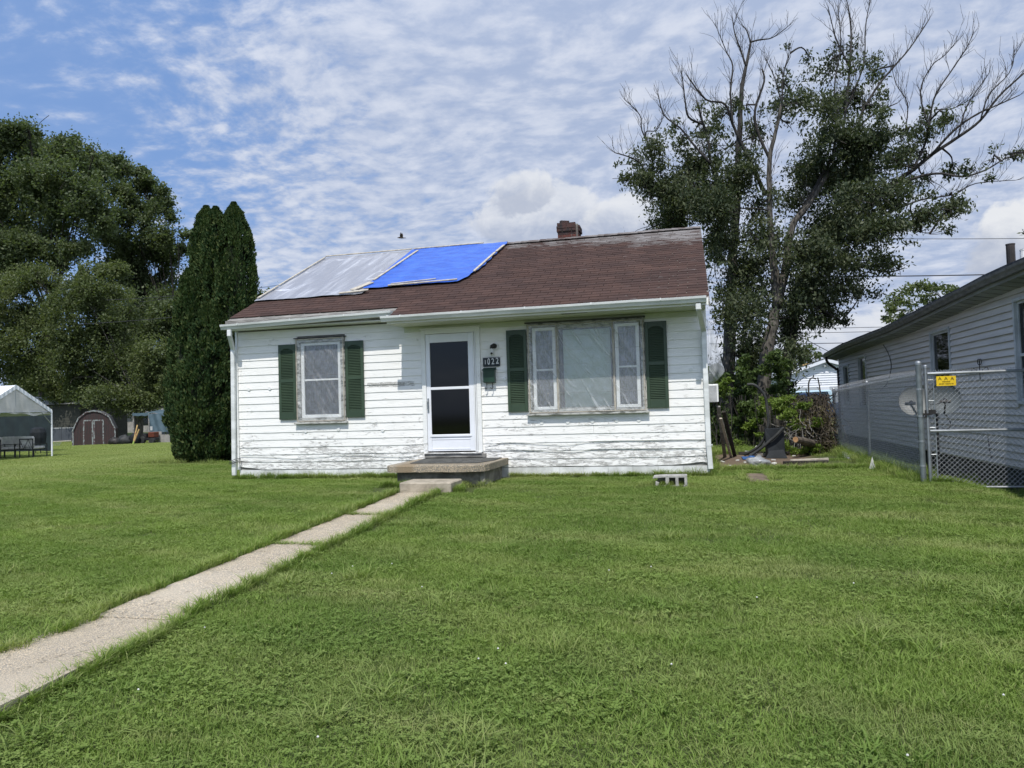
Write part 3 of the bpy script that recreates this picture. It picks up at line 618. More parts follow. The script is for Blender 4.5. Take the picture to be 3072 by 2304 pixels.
for r_ in range(nr):
    s_ = r_*EX; y = -.65+s_*math.cos(AN)
    if y > 3.55: break
    xl = -4.87 if y < -.25 else HX0-.04
    xr = HX1+.06; off = (r_ % 2)*.1524+(r_ % 3)*.3048
    x = xl-off+U(-.01, .01)
    if 1.12 < y < 3.55: x = -4.32-off*.3
    while x < xr-.05:
        n = 3; x1 = x+.9144
        if x < xl-.03 or x1 > xr+.08:                            # trim to single tabs at the rakes
            for i in range(3):
                xx = x+i*.3048
                if xx+.3048 > xl+.03 and xx < xr-.03:
                    a = max(xx, xl); b_ = min(xx+.3048, xr)
                    if b_-a > .04:
                        q = MB(); sm = strip_mesh(1); sc_ = (b_-a)/.3048
                        V = [(a+v[0]*sc_, y+v[1]*math.cos(AN)-v[2]*math.sin(AN), rz(y)-.028+v[1]*math.sin(AN)+v[2]*math.cos(AN)) for v in sm.v]
                        rest.add(V, sm.f)
        else:
            loc = (x, y, rz(y)-.028+.0+U(0, .002)); rot = (AN+U(-.006, .004), 0, U(-.002, .002))
            if cnt < 290: shared('shingle', SM[random.randrange(4)], loc, H, rot); cnt += 1
            else:
                sm = strip_mesh(3); rest.add([(x+v[0], y+v[1]*math.cos(AN)-v[2]*math.sin(AN), rz(y)-.028+v[1]*math.sin(AN)+v[2]*math.cos(AN)) for v in sm.v], sm.f)
        x = x1
tag(rest.build('shingle_rest', 'shingle', H), kind='stuff')
m = MB(); x = -3.9
while x < HX1+.05:
    x1 = min(x+.30, HX1+.06); h = U(.0, .006)
    for s_ in (-1, 1):
        m.add([(x, 3.6, 4.945+h), (x1, 3.6, 4.935), (x1, 3.6+s_*.15, 4.935-.15*SL+.004), (x, 3.6+s_*.15, 4.945+h-.15*SL+.004), (x, 3.6, 4.93+h), (x, 3.6+s_*.15, 4.93+h-.15*SL)], [(0, 1, 2, 3), (0, 3, 5, 4)])
    x += .14
m.build('ridge_cap', 'shingle', H)
m = MB()                                                        # rakes, fascias
for x in (HX0-.045, HX1+.045): m.prism([(-.27 if x < -5 else -.65, rz(-.27 if x < -5 else -.65)-.07), (3.6, 4.86), (3.6, 4.78), (-.27 if x < -5 else -.65, rz(-.27 if x < -5 else -.65)-.15)], 0, x, x+.018)
m.build('rake_board', 'grey_wood', H)
m = MB(); m.box(HX0-.03, -4.862, -.288, -.272, 2.885, 3.03); m.build('weathered_fascia', 'grey_wood', H)
m = MB(); m.box(-4.86, HX1+.04, -.668, -.652, 2.752, 2.862); m.box(-4.876, -4.860, -.668, -.27, 2.752, 2.90); m.build('fascia', 'trim_paint', H)
m = MB(); m.box(-4.86, HX1-.0, -.65, -.002, 2.757, 2.772); m.build('soffit', 'soffit_paint_bounce', H)
m = MB(); m.box(HX0-.02, -4.862, -.27, -.002, 2.868, 2.882); m.build('soffit', 'trim_paint', H)
m = MB(); m.grid(10, 3, lambda u, v: (-1.95+.42*u+U(-.01, .01), -.62+.09*v+U(-.012, .012)-.04*u, 2.7552)); m.build('soffit_hole_shade', 'void', H)  # flat black sheet painted in for the shade inside a hole; soffit stays uncut
def gutter(a, b_, nm='gutter'):
    m = MB(); n = 10; V = []; prof = [(0, .085), (0, 0), (-.07, 0), (-.085, .03), (-.105, .055), (-.112, .088), (-.105, .09), (-.098, .06), (-.078, .034), (-.066, .004), (-.004, .004), (-.004, .085)]
    for i in range(n+1):
        p = Vector(a).lerp(Vector(b_), i/n); wob = U(-.003, .003) if 0 < i < n else 0
        V += [(p.x, p.y+q[0], p.z+q[1]+wob) for q in prof]
    k = len(prof)
    m.add(V, [(i*k+j, (i+1)*k+j, (i+1)*k+(j+1) % k, i*k+(j+1) % k) for i in range(n) for j in range(k)])
    for p in (a, b_): m.prism([(p[1]+q[0], p[2]+q[1]) for q in prof[:6]], 0, p[0]-.001, p[0]+.001)
    go = m.build(nm, 'gutter_white', H)
    x = a[0]+.35
    m = MB()
    while x < b_[0]-.1:
        tt = (x-a[0])/(b_[0]-a[0]); z = a[2]+(b_[2]-a[2])*tt
        m.box(x, x+.018, a[1]-.114, a[1]-.002, z+.0905, z+.094); m.box(x, x+.018, a[1]-.1165, a[1]-.1125, z+.058, z+.094); x += 1.05
    m.build('hanger', 'gutter_white', go)
gutter((-4.95, -.67, 2.785), (HX1+.01, -.67, 2.79)); gutter((-8.24, -.29, 2.865), (-4.92, -.29, 2.925))
def downspout(pts, foot):
    m = MB()
    for i in range(len(pts)-1): m.bar(pts[i], Vector(pts[i+1])+(Vector(pts[i+1])-Vector(pts[i])).normalized()*.02, .078, .058, (0, 1, 0))
    o = m.build('downspout', 'gutter_white', H, bevel=.008)
    m = MB()
    for z in (foot, foot+.02): m.box(pts[-1][0]-.045, pts[-1][0]+.045, pts[-1][1]-.036, pts[-1][1]+.036, z+.2, z+.206)
    m.build('strap', 'gutter_white', o)
downspout([(-8.08, -.34, 2.86), (-8.08, -.34, 2.76), (-8.19, -.085, 2.53), (-8.215, -.075, .22)], .25)
downspout([(.16, -.70, 2.78), (.16, -.70, 2.70), (.235, -.09, 2.42), (.245, -.075, .62), (.262, -.07, .26)], .40)
# chimney: bricks laid round a mortar core
CH = MB(); CH.box(-2.735, -2.295, 4.02, 4.46, 4.3, 5.29); CH = CH.build('chimney', 'mortar', H)
def bmesh_(w_, mt='brick'): return mesh_only(MB().box(-w_/2, w_/2, -.045, .045, -.0285, .0285), 'brick', mt)
B1, B1s = bmesh_(.2), bmesh_(.2, 'soot_brick'); B2, B2s = bmesh_(.095), bmesh_(.095, 'soot_brick')
for k in range(8):
    z = 4.80+k*.068; pr = .026 if k >= 6 else 0; so = k >= 5
    x0, x1, y0, y1 = -2.745-pr, -2.285+pr, 4.01-pr, 4.47+pr; odd = k % 2
    for side in range(4):
        L = (x1-x0)-.095; n = 2 if odd else 3; s0 = 0.0
        ws = ([.2, .2] if odd else [.095, .2, .095])
        tot = sum(ws)+.008*(len(ws)-1); st = -tot/2
        for w_ in ws:
            c_ = st+w_/2; st += w_+.008; me = (B1s if so else B1) if w_ > .15 else (B2s if so else B2)
            cx, cy = (x0+x1)/2, (y0+y1)/2; hw = (x1-x0)/2-.045
            P_ = [(cx+c_-.024, cy-hw, z), (cx+hw, cy+c_+.024, z), (cx-c_+.024, cy+hw, z), (cx-hw, cy-c_-.024, z)][side]
            shared('brick', me, (P_[0]+U(-.002, .002), P_[1]+U(-.002, .002), P_[2]), CH, (0, 0, side*math.pi/2+U(-.01, .01)))
for x, y, z, r_ in ((-2.66, 4.06, 5.345, .1), (-2.45, 4.07, 5.343, 0), (-2.60, 4.10, 5.402, .5), (-2.36, 4.3, 5.343, 1.5)): shared('brick', B1s, (x, y, z), CH, (0, 0, r_))
m = MB(); m.box(-2.63, -2.30, 4.05, 4.40, 5.29, 5.335); m.build('crown', 'dark_concrete', CH)

# ---- things fixed to or standing by the house
T = thing('address_plaque', (-3.26, -.03, 2.08), 'black plaque with white house number 1022 between the door and the big window', 'house number')
m = MB(); m.box(-3.408, -3.112, -.042, -.018, 2.005, 2.155); m.build('plate', 'plaque_black', T, bevel=.004)
for ch, x, z, s_, sx in (('1', -3.365, 2.078, .105, .8), ('0', -3.305, 2.085, .155, .62), ('2', -3.232, 2.085, .145, .75), ('2', -3.155, 2.092, .145, .75)): text(ch, s_, (x, -.046, z), 'digit_white', T, 'digit', ext=.002, off=.0015, sx=sx)
T = thing('mailbox', (-3.3, -.08, 1.85), 'dark green metal wall mailbox with two hooks under the house number', 'mailbox')
m = MB(); m.prism([(-.018, 1.725), (-.105, 1.735), (-.118, 1.94), (-.018, 1.94)], 0, -3.395, -3.195); m.build('box', 'box_green', T, bevel=.005)
m = MB(); m.prism([(-.017, 1.985), (-.03, 1.985), (-.132, 1.945), (-.132, 1.932), (-.12, 1.942), (-.017, 1.943)], 0, -3.408, -3.182); m.build('lid', 'box_green', T, bevel=.002)
for x in (-3.345, -3.245):
    m = MB(); m.tube(spline([(x, -.06, 1.73), (x, -.06, 1.66), (x-.004, -.07, 1.625), (x-.02, -.09, 1.63), (x-.022, -.09, 1.655)], 4), .006, 6); m.build('hook', 'iron', T)
T = thing('security_camera', (-3.21, -.08, 2.3), 'small white round camera screwed into a dark porch light socket above the number plaque', 'camera')
m = MB(); m.tube([(-3.19, -.016, 2.345), (-3.19, -.036, 2.345)], .062, 16); m.build('backplate', 'plastic_white', T)
m = MB(); m.tube(spline([(-3.195, -.035, 2.345), (-3.20, -.08, 2.35), (-3.225, -.105, 2.33), (-3.23, -.11, 2.30)], 4), [.042]*5+[.038]*4+[.030]*4, 12); m.build('socket', 'iron', T)
m = MB(); m.tube([(-3.23, -.11, 2.30), (-3.228, -.112, 2.27), (-3.225, -.115, 2.255)], [.028, .034, .03], 12); m.lathe([(.012, -.042), (.032, -.03), (.04, 0), (.032, .03), (.012, .042)], (-3.22, -.125, 2.225), 14); m.build('camera_head', 'plastic_white', T, smooth=True)
m = MB(); m.tube([(-3.219, -.160, 2.218), (-3.219, -.170, 2.216)], .019, 12); m.build('lens', 'black_metal', T)
T = thing('porch', (-3.8, -.7, .12), 'cracked concrete porch slab on a block base in front of the storm door', 'porch')
m = MB(); pr = [(-4.62, -.02), (-4.62, -1.38), (-4.56, -1.44), (-3.20, -1.44), (-3.06, -1.33), (-3.02, -1.2), (-3.02, -.02)]
V = []; ring = []
for i in range(len(pr)):
    a = Vector(pr[i]); c_ = Vector(pr[(i+1) % len(pr)]); n = max(1, int((c_-a).length/.07)); ring += [a.lerp(c_, k/n) for k in range(n)]
n = len(ring); jit = [U(-.006, .006) for _ in ring]
V = [(p.x*.998-.008, p.y+.012, .455) for p in ring]+[(p.x, p.y+j, .440) for p, j in zip(ring, jit)]+[(p.x, p.y+j*.6, .352+U(-.004, .004)) for p, j in zip(ring, jit)]
m.add(V, [tuple(range(n))]+[(k*n+(i+1) % n, k*n+i, (k+1)*n+i, (k+1)*n+(i+1) % n) for k in range(2) for i in range(n)]+[tuple(range(2*n, 3*n))[::-1]]); m.build('slab', 'aggregate_side', T)
m = MB(); m.box(-4.52, -3.12, -1.24, -.06, .0, .351); m.box(-3.16, -3.08, -1.28, -1.18, .0, .351); m.build('base', 'dark_concrete', T, bevel=.01)
tag(MB().prism([(-4.50, -.045), (-4.36, -1.08), (-3.24, -1.12), (-3.10, -.6), (-3.12, -.045)], 2, .4565, .466).build('door_mat', 'asphalt_mat'), 'thin black roofing mat lying on the porch slab below the door', 'mat')
T = tag(MB().box(-4.17, -3.38, -2.01, -1.46, .02, .255).build('concrete_step', 'old_concrete', bevel=.018), 'low weathered concrete step between the path and the porch', 'step')
# cinder block lying on its side
T = thing('cinder_block', (-.30, -1.45, .12), 'broken grey cinder block lying in the grass below the right shutter', 'cinder block')
m = MB(); y0, y1 = -1.56, -1.38; z0, z1 = .10, .292; fx = [-.50, -.465, -.315, -.275, -.125, -.09]
m.box(-.52, -.09, y0, y1, z0, z0+.05); m.box(-.36, -.09, y0, y1, z1-.036, z1); m.box(-.50, -.10, y1-.012, y1-.004, z0+.01, z1-.03); m.prism([(-.56, z1-.045), (-.36, z1-.03), (-.36, z1), (-.545, z1-.012)], 1, y0, y1)
for a, b_ in ((-.385, -.335), (-.25, -.208), (-.128, -.09)): m.box(a, b_, y0+.001, y1-.001, z0+.04, z1-.03)
m.prism([(-.53, z0), (-.49, z0), (-.47, z0+.09), (-.52, z0+.11)], 1, y0, y1)
m.build('block', 'cinder', T, bevel=.008)
# ---- tarps on the roof
def drape(name, mt, x0, x1, y0, y1, h, label, cat, amp, sd, cut=None, nu=70, nv=60, over=True, kx=1.0, ky=2.4):
    m = MB()
    def fn(u, v):
        y = y0+(y1-y0)*v; x = x0+(x1-x0)*u
        if cut: x = cut(u, v, x, y)
        n_ = noise.noise(Vector((x*kx*2.2+sd, y*ky, 0)))+.55*noise.noise(Vector((x*kx*6+y*3+sd, y*ky*2.2-x*2, 4)))
        z = rz(min(y, 7.2-y)) + h + amp*n_ + .012
        return (x, y+amp*.4*n_, z)
    m.grid(nu, nv, fn); o = m.build(name, mt, smooth=True); tag(o, label, cat); return o
drape('plastic_tarp', 'tarp_clear', -8.21, -5.93, .66, 3.95, .005, 'milky grey plastic sheet over the left end of the roof', 'tarp', .016, 3, lambda u, v, x, y: x+(.03*math.sin(y*5) if u == 0 else 0))
def bc(u, v, x, y):
    xr = float(np.interp(y, [.9, .98, 1.18, 1.72, 2.75, 3.4, 4], [-4.16, -4.10, -4.02, -3.89, -3.83, -3.79, -3.79])); xr += .015*math.sin(y*17)
    return -6.04+(xr+6.04)*u
drape('blue_tarp', 'tarp_blue', -6.04, -3.8, .93, 3.95, .022, 'bright blue tarp held down by wood strips over the roof ridge', 'tarp', .014, 21, bc)
def rp(x, y, h=.07): return (x, y, rz(y)+h)
BT = [((-8.20, 3.60), (-6.05, 3.60), .055, 'long grey batten along the ridge above the milky plastic'),
      ((-6.0, 3.60), (-4.35, 3.60), .05, 'long grey batten along the ridge above the blue tarp'),
      ((-6.0, 1.36), (-5.84, 3.42), .055, 'sloping grey batten near the left edge of the blue tarp'),
      ((-6.20, .80), (-5.98, 1.22), .13, 'short wide plank at the lower left corner of the blue tarp'),
      ((-6.40, .66), (-5.84, .74), .08, 'short pale board lying below the blue tarp corner on the shingles'),
      ((-5.52, .93), (-4.16, 1.0), .05, 'thin batten along the bottom edge of the blue tarp'),
      ((-5.50, 1.02), (-4.62, 1.13), .03, 'narrow loose strip lying just above the bottom batten on the blue tarp'),
      ((-3.96, 1.45), (-3.86, 2.72), .05, 'batten along the right edge of the blue tarp'),
      ((-3.85, 2.78), (-3.80, 3.25), .05, 'short batten stub at the top right corner of the blue tarp'),
      ((-8.17, .72), (-8.17, 1.45), .05, 'batten on the lower left rake holding the milky plastic'),
      ((-8.17, 1.5), (-8.17, 3.5), .04, 'long batten on the upper left rake holding the milky plastic')]
for a, b_, wd, lb in BT:
    m = MB(); pa, pb = Vector(rp(*a, .05)), Vector(rp(*b_, .05))
    m.bar(pa, pb, wd, .02, (0, -math.sin(AN), math.cos(AN))); tag(m.build('batten', 'light_wood', bevel=.003), lb, 'batten', 'wood strips holding the roof tarps')
# hanging plastic and air conditioner on the right side wall
m = MB()
def hp(u, v):
    z = 2.64-1.06*v; x = .30+float(np.interp(v, [0, .15, .8, .86, 1], [.02, .10, .25, .22, .06]))*u; y = .25+1.5*u*0+.25*u+.05*noise.noise(Vector((u*3, v*5, 0)))
    return (x+.02*noise.noise(Vector((u*4, v*6, 9))), y, z+.10*u*(v > .8)*0)
m.grid(14, 30, hp); tag(m.build('hanging_plastic', 'hanging_film', smooth=True), 'loose clear plastic sheet hanging off the right side wall of the white house', 'plastic sheet')
T = thing('window_air_conditioner', (.4, 2.4, 1.28), 'white window air conditioner sticking out of the right side wall', 'air conditioner')
m = MB(); m.box(.262, .50, 2.05, 2.55, 1.285, 1.62); m.build('case', 'white_enamel', T, bevel=.01)
m = MB()
for k in range(12): m.box(.28, .47, 2.043, 2.049, 1.31+k*.0245, 1.322+k*.0245)
m.build('grille', 'window_trim', T)
# ================================================================== grey neighbouring house on the right
N = thing('grey_house', (7.5, 4.5, -.15), 'long grey vinyl-sided house behind the chain-link fence with sagging gutter', 'house')
NX, NY0, NY1 = 4.5, -4.5, 12.4
NW = [(2.40, 3.40, 1.10, 2.45), (8.82, 9.62, 1.04, 2.36), (10.98, 11.66, 1.15, 2.22), (-1.55, -.34, 1.18, 2.57)]
def ez(y): return float(np.interp(y, [-5, -.2, 2.5, 5.1, 9.9, 13.0], [3.00, 2.96, 2.87, 2.79, 2.77, 2.68]))
m = MB(); hs = sorted(NW); y = NY0
for a, b_, c, d_ in hs:
    m.box(NX+.012, NX+.12, y, a, .2, 2.85); m.box(NX+.012, NX+.12, a, b_, .2, c); m.box(NX+.012, NX+.12, a, b_, d_, 2.85); y = b_
m.box(NX+.012, NX+.12, y, NY1, .2, 2.85); m.box(NX+.12, 11.5, NY0, NY0+.1, .2, 2.85); m.box(NX+.12, 11.5, NY1-.1, NY1, .2, 2.85); m.box(11.4, 11.5, NY0+.1, NY1-.1, .2, 2.85)
m.build('wall', 'neighbor_siding', N)
m = MB(); m.box(NX+.13, 11.3, NY0+.15, NY1-.15, .25, .3); m.box(NX+1.6, NX+1.65, NY0+.15, NY1-.15, .3, 2.8); m.build('room', 'interior', N)
for k in range(24):
    z = .24+k*.106; segs = [(NY0, NY1)]
    for a, b_, c, d_ in NW:
        if z+.106 > c+.01 and z < d_-.01: segs = [q for s_ in segs for q in ([(s_[0], a-.045), (b_+.045, s_[1])] if s_[0] < a < s_[1] else [s_])]
    for a, b_ in segs:
        if b_-a < .05: continue
        m = MB(); n = max(1, int((b_-a)/1.2)); V = []
        for i in range(n+1):
            yy = a+(b_-a)*i/n; s_ = -.012*math.sin(max(0, min(1, (yy-1)/9))*math.pi)
            w_ = U(-.002, .002)
            V += [(NX+.012, yy, z+.110+s_), (NX-.002, yy, z+.108+s_), (NX-.018+w_, yy, z+.055+s_), (NX-.034+w_, yy, z+s_), (NX-.004, yy, z+.006+s_), (NX+.012, yy, z+s_)]
        m.add(V, [(i*6+j, i*6+j+1, (i+1)*6+j+1, (i+1)*6+j) for i in range(n) for j in range(5)]+[(0, 5, 4, 3, 2, 1), tuple(n*6+j for j in range(6))])
        m.build('siding_board', 'neighbor_siding', N)
m = MB(); m.box(NX+.03, NX+.2, NY0, NY1, -.5, .24); m.build('foundation', 'neighbor_foundation', N)
m = MB(); m.box(NX-.016, NX+.03, NY1-.03, NY1+.02, .24, 2.72); m.build('corner_post', 'neighbor_gutter', N)
ysr = np.linspace(NY0, NY1+.35, 30)
m = MB(); V = []
for yy in ysr: V += [(NX+.0, yy, ez(yy)-.20), (NX-.30, yy, ez(yy)-.15), (NX-.30, yy, ez(yy)-.165), (NX+.0, yy, ez(yy)-.215)]
m.add(V, [(i*4+j, (i+1)*4+j, (i+1)*4+(j+1) % 4, i*4+(j+1) % 4) for i in range(29) for j in range(4)]); so = m.build('soffit', 'neighbor_soffit', N)
yy = NY0
while yy < NY1+.3: MB().bar((NX-.29, yy, ez(yy)-.169), (NX-.01, yy, ez(yy)-.217), .014, .006).build('soffit_seam', 'neighbor_gutter', so); yy += .305
def loft(prof, mt, nm, par, close=True, wob=0.0):
    m = MB(); V = []; k = len(prof)
    for yy in ysr:
        e = U(-wob, wob); V += [(NX+q[0], yy, ez(yy)+q[1]+e) for q in prof]
    m.add(V, [(i*k+j, (i+1)*k+j, (i+1)*k+(j+1) % k, i*k+(j+1) % k) for i in range(len(ysr)-1) for j in range(k)]+[tuple(range(k)), tuple((len(ysr)-1)*k+j for j in range(k))[::-1]])
    return m.build(nm, mt, par)
loft([(-0.315, -.17), (-0.315, -.02), (-0.300, -.02), (-0.300, -.17)], 'neighbor_soffit', 'fascia', N)
loft([(-0.320, -.125), (-0.390, -.125), (-0.405, -.09), (-0.425, -.06), (-0.432, -.025), (-0.422, -.022), (-0.410, -.06), (-0.390, -.10), (-0.330, -.115), (-0.320, -.02)], 'neighbor_gutter', 'gutter', N, wob=.004)
m = MB(); V = []
for yy in ysr: V += [(NX-.37, yy, ez(yy)+.0), (8.0, yy, ez(yy)+1.25), (8.0, yy, ez(yy)+1.28), (NX-.37, yy, ez(yy)+.022+U(0, .014))]
m.add(V, [(i*4+j, (i+1)*4+j, (i+1)*4+(j+1) % 4, i*4+(j+1) % 4) for i in range(29) for j in range(4)]+[(0, 1, 2, 3), (119, 118, 117, 116)])
V = []
for yy in ysr: V += [(8.0, yy, ez(yy)+1.27), (12.2, yy, ez(yy)-.1)]
m.add(V, [(i*2, i*2+1, i*2+3, i*2+2) for i in range(29)]); m.build('roof', 'dark_shingle', N)
m = MB(); m.prism([(NX+.0, 2.6), (11.5, 2.6), (8.0, 3.9)], 1, NY1-.06, NY1-.0); m.prism([(NX+.0, 2.6), (11.5, 2.6), (8.0, 4.0)], 1, NY0, NY0+.06); m.build('gable', 'neighbor_siding', N)
for i, (a, b_, c, d_) in enumerate(NW):
    m = MB(); t = .05
    m.box(NX-.042, NX+.03, a-t, a, c-t, d_+t); m.box(NX-.042, NX+.03, b_, b_+t, c-t, d_+t); m.box(NX-.042, NX+.03, a, b_, c-t, c); m.box(NX-.042, NX+.03, a, b_, d_, d_+t)
    wd = m.build('window', 'window_trim', N, bevel=.004)
    m = MB(); zm = c+(d_-c)*.46; s_ = .035
    m.box(NX+.0, NX+.03, a, a+s_, c, d_); m.box(NX+.0, NX+.03, b_-s_, b_, c, d_); m.box(NX-.004, NX+.03, a+s_, b_-s_, zm-.02, zm+.02); m.box(NX+.0, NX+.03, a+s_, b_-s_, d_-s_, d_); m.box(NX+.0, NX+.03, a+s_, b_-s_, c, c+s_)
    m.build('sash', 'window_trim', wd)
    m = MB(); m.box(NX+.018, NX+.022, a+s_, b_-s_, c+s_, d_-s_); m.build('glass', 'door_glass', wd)
    if i == 3: m = MB(); m.grid(30, 6, lambda u, v: (NX+.10+.012*math.sin(u*40), a+(b_-a)*u, c+(d_-c)*v)); m.build('curtain', 'curtain', wd, smooth=True)
m = MB(); m.tube(spline([(4.16, 12.52, 2.60), (4.16, 12.52, 2.47), (4.24, 12.5, 2.34), (4.42, 12.46, 2.18), (4.47, 12.45, 2.0), (4.47, 12.45, .0)], 4), .04, 8); m.build('downspout', 'dark_brown_metal', N)
m = MB(); m.tube(spline([(4.47, 6.9, 2.52), (4.46, 6.4, 2.25), (4.46, 6.25, 1.95), (4.46, 6.7, 1.6), (4.46, 7.3, 1.45)], 6), .008, 5); m.tube([(4.47, .85, .62), (4.475, .78, .30)], .008, 5); m.build('wire', 'cable', N)
V1 = [(6.0, 3.69, 3.42, 4.10, .075, 'dark_brown_metal'), (6.12, 3.45, 3.45, 3.93, .06, 'plastic_white'), (6.4, 12.0, 3.3, 3.75, .06, 'window_trim')]
for x, y, z0, z1, r_, mt in V1:
    m = MB(); m.tube([(x, y, z0), (x, y, z1)], r_, 12); m.tube([(x, y, z1), (x, y, z1+.02)], r_*1.08, 12); m.build('vent_pipe', mt, N)
m = MB()                                                          # wrought garden ornament on the wall
for s_ in (-1, 1):
    m.tube(spline([(4.45, .98, 1.62), (4.45, .98+s_*.10, 1.66), (4.45, .98+s_*.28, 1.70), (4.45, .98+s_*.42, 1.62)], 6), .006, 4)
    m.tube([(4.45, .98+s_*.035+.045*math.cos(a), 1.80+.045*math.sin(a)) for a in np.linspace(0, 6.28, 12)], .006, 4)
m.tube([(4.45, .98, 1.5), (4.45, .98, 1.76)], .006, 4); tag(m.build('wire_ornament', 'iron'), 'small curled wire ornament on the grey siding above the gate', 'ornament')

# ================================================================== chain-link fence and gate
def links(m, P0, P1, z0f, z1f, sp=.0635, r_=.0027, barb=.035):
    P0 = Vector(P0); P1 = Vector(P1); L = (P1-P0).length; n = int(L/sp); dv = (P1-P0).normalized(); nv = Vector((-dv.y, dv.x, 0))
    hh = 1.62; k = int(hh/sp)+1
    def wire(s0, s1, za, zb, off):
        a = P0+dv*s0+nv*off; b_ = P0+dv*s1+nv*off; a.z = za; b_.z = zb; m.tube([a, b_], r_, 3, False)
    for sgn in (1, -1):
        for i in range(-k, n+k):
            s0 = i*sp; zb, zt = z0f(0), z1f(0)
            # clip the diagonal to the panel
            sa, sb = s0, s0+sgn*(z1f(max(0, min(L, s0)))-z0f(max(0, min(L, s0))))
            za, zb = z0f(max(0, min(L, s0))), z1f(max(0, min(L, s0)))
            lo_, hi_ = 0.0, L
            def zat(s_): return za+(s_-sa)*(zb-za)/(sb-sa)
            a_, b_ = (sa, sb)
            x0, x1 = (max(min(a_, b_), lo_), min(max(a_, b_), hi_))
            if x1-x0 < .01: continue
            wire(x0, x1, zat(x0), zat(x1), .0018*sgn)
            if 0 < sb < L:                                        # twisted ends above the rail
                wire(sb, sb+sgn*barb*.5, zb, zb+barb, .0018*sgn)
FN = thing('chain_link_fence', (3.0, 2.0, .0), 'galvanised chain-link fence running back between the two houses', 'fence')
ft = lambda y: float(np.interp(y, [-1.1, 2.1, 5.2], [1.60, 1.53, 1.44])); fb = lambda y: float(gz(3.0, y))-.02
m = MB(); links(m, (3.0, -1.06, 0), (3.0, 5.2, 0), lambda s_: fb(-1.06+s_), lambda s_: ft(-1.06+s_)+.012, r_=.0026); m.build('chain_link_mesh', 'old_wire', FN)
m = MB(); m.tube([(3.03, -1.1, 1.585), (3.03, 2.1, 1.52), (3.03, 5.2, 1.43)], .019, 8); m.build('top_rail', 'steel', FN)
for y, r_, e in ((-1.1, .036, .11), (2.08, .024, .0), (5.2, .03, .03)):
    x = 3.0 if y < 0 else 3.035
    m = MB(); m.tube([(x, y, -.1), (x, y, ft(y)+e)], r_, 14); po = m.build('post', 'dull_steel', FN, smooth=False)
    m = MB(); m.lathe([(r_*1.12, 0), (r_*1.12, .03), (r_*.8, .045), (.004, .055)], (x, y, ft(y)+e), 14)
    if y < 0:
        for z in (.35, .68, 1.02, 1.38): m.lathe([(r_*1.1, -.012), (r_*1.1, .012)], (x, y, z), 14)
    m.build('cap', 'steel', po)
for y, e in ((6.9, .0), (8.8, .0)):
    pass
GT = thing('chain_link_gate', (4.2, -1.1, .1), 'wide galvanised chain-link gate with a yellow sign, closing the gap to the grey house', 'gate')
m = MB(); links(m, (3.10, -1.1, 0), (5.3, -1.1, 0), lambda s_: .07, lambda s_: 1.60); m.build('chain_link_mesh', 'wire_steel', GT)
m = MB(); m.tube([(3.085, -1.1, .06), (3.085, -1.1, 1.66)], .021, 10); m.lathe([(.026, 0), (.026, .03), (.012, .045)], (3.085, -1.1, 1.66), 10); m.tube([(3.175, -1.1, .06), (3.175, -1.1, 1.58)], .008, 6)
for z in (.16, .50, .86, 1.22, 1.5): m.tube([(3.07, -1.1, z), (3.18, -1.1, z)], .007, 5)
m.build('gate_post', 'steel', GT)
for z in (1.585, .815): 
    m = MB(); m.tube([(3.10, -1.118, z), (5.35, -1.118, z)], .0195, 10); m.build('rail', 'steel', GT)
m = MB(); m.tube([(3.10, -1.11, .065), (5.35, -1.11, .065)], .012, 8); m.build('rail', 'wire_steel', GT)
m = MB(); m.box(3.02, 3.13, -1.14, -1.08, 1.03, 1.055); m.tube([(3.05, -1.15, 1.0), (3.05, -1.15, 1.1)], .012, 6); m.box(3.10, 3.18, -1.13, -1.11, 1.04, 1.10); m.build('latch', 'iron', GT)
SG = thing('fence_sign', (3.31, -1.16, 1.48), 'small yellow metal sign reading AAA wired to the top of the gate', 'sign')
m = MB(); m.box(3.195, 3.43, -1.160, -1.156, 1.415, 1.545); m.build('plate', 'sign_yellow', SG)
for i, x in enumerate((3.237, 3.31, 3.385)): text('A', .062, (x, -1.1625, 1.510-.002*(i-1)), 'sign_ink', SG, 'letter', off=-.0006, sx=1.05)
text('FENCE', .020, (3.312, -1.1625, 1.470), 'sign_ink', SG, 'lettering', sx=1.6); text('453-4271  Kokomo, Ind.', .0165, (3.312, -1.1625, 1.442), 'sign_ink', SG, 'lettering', off=.0003, sx=1.08)
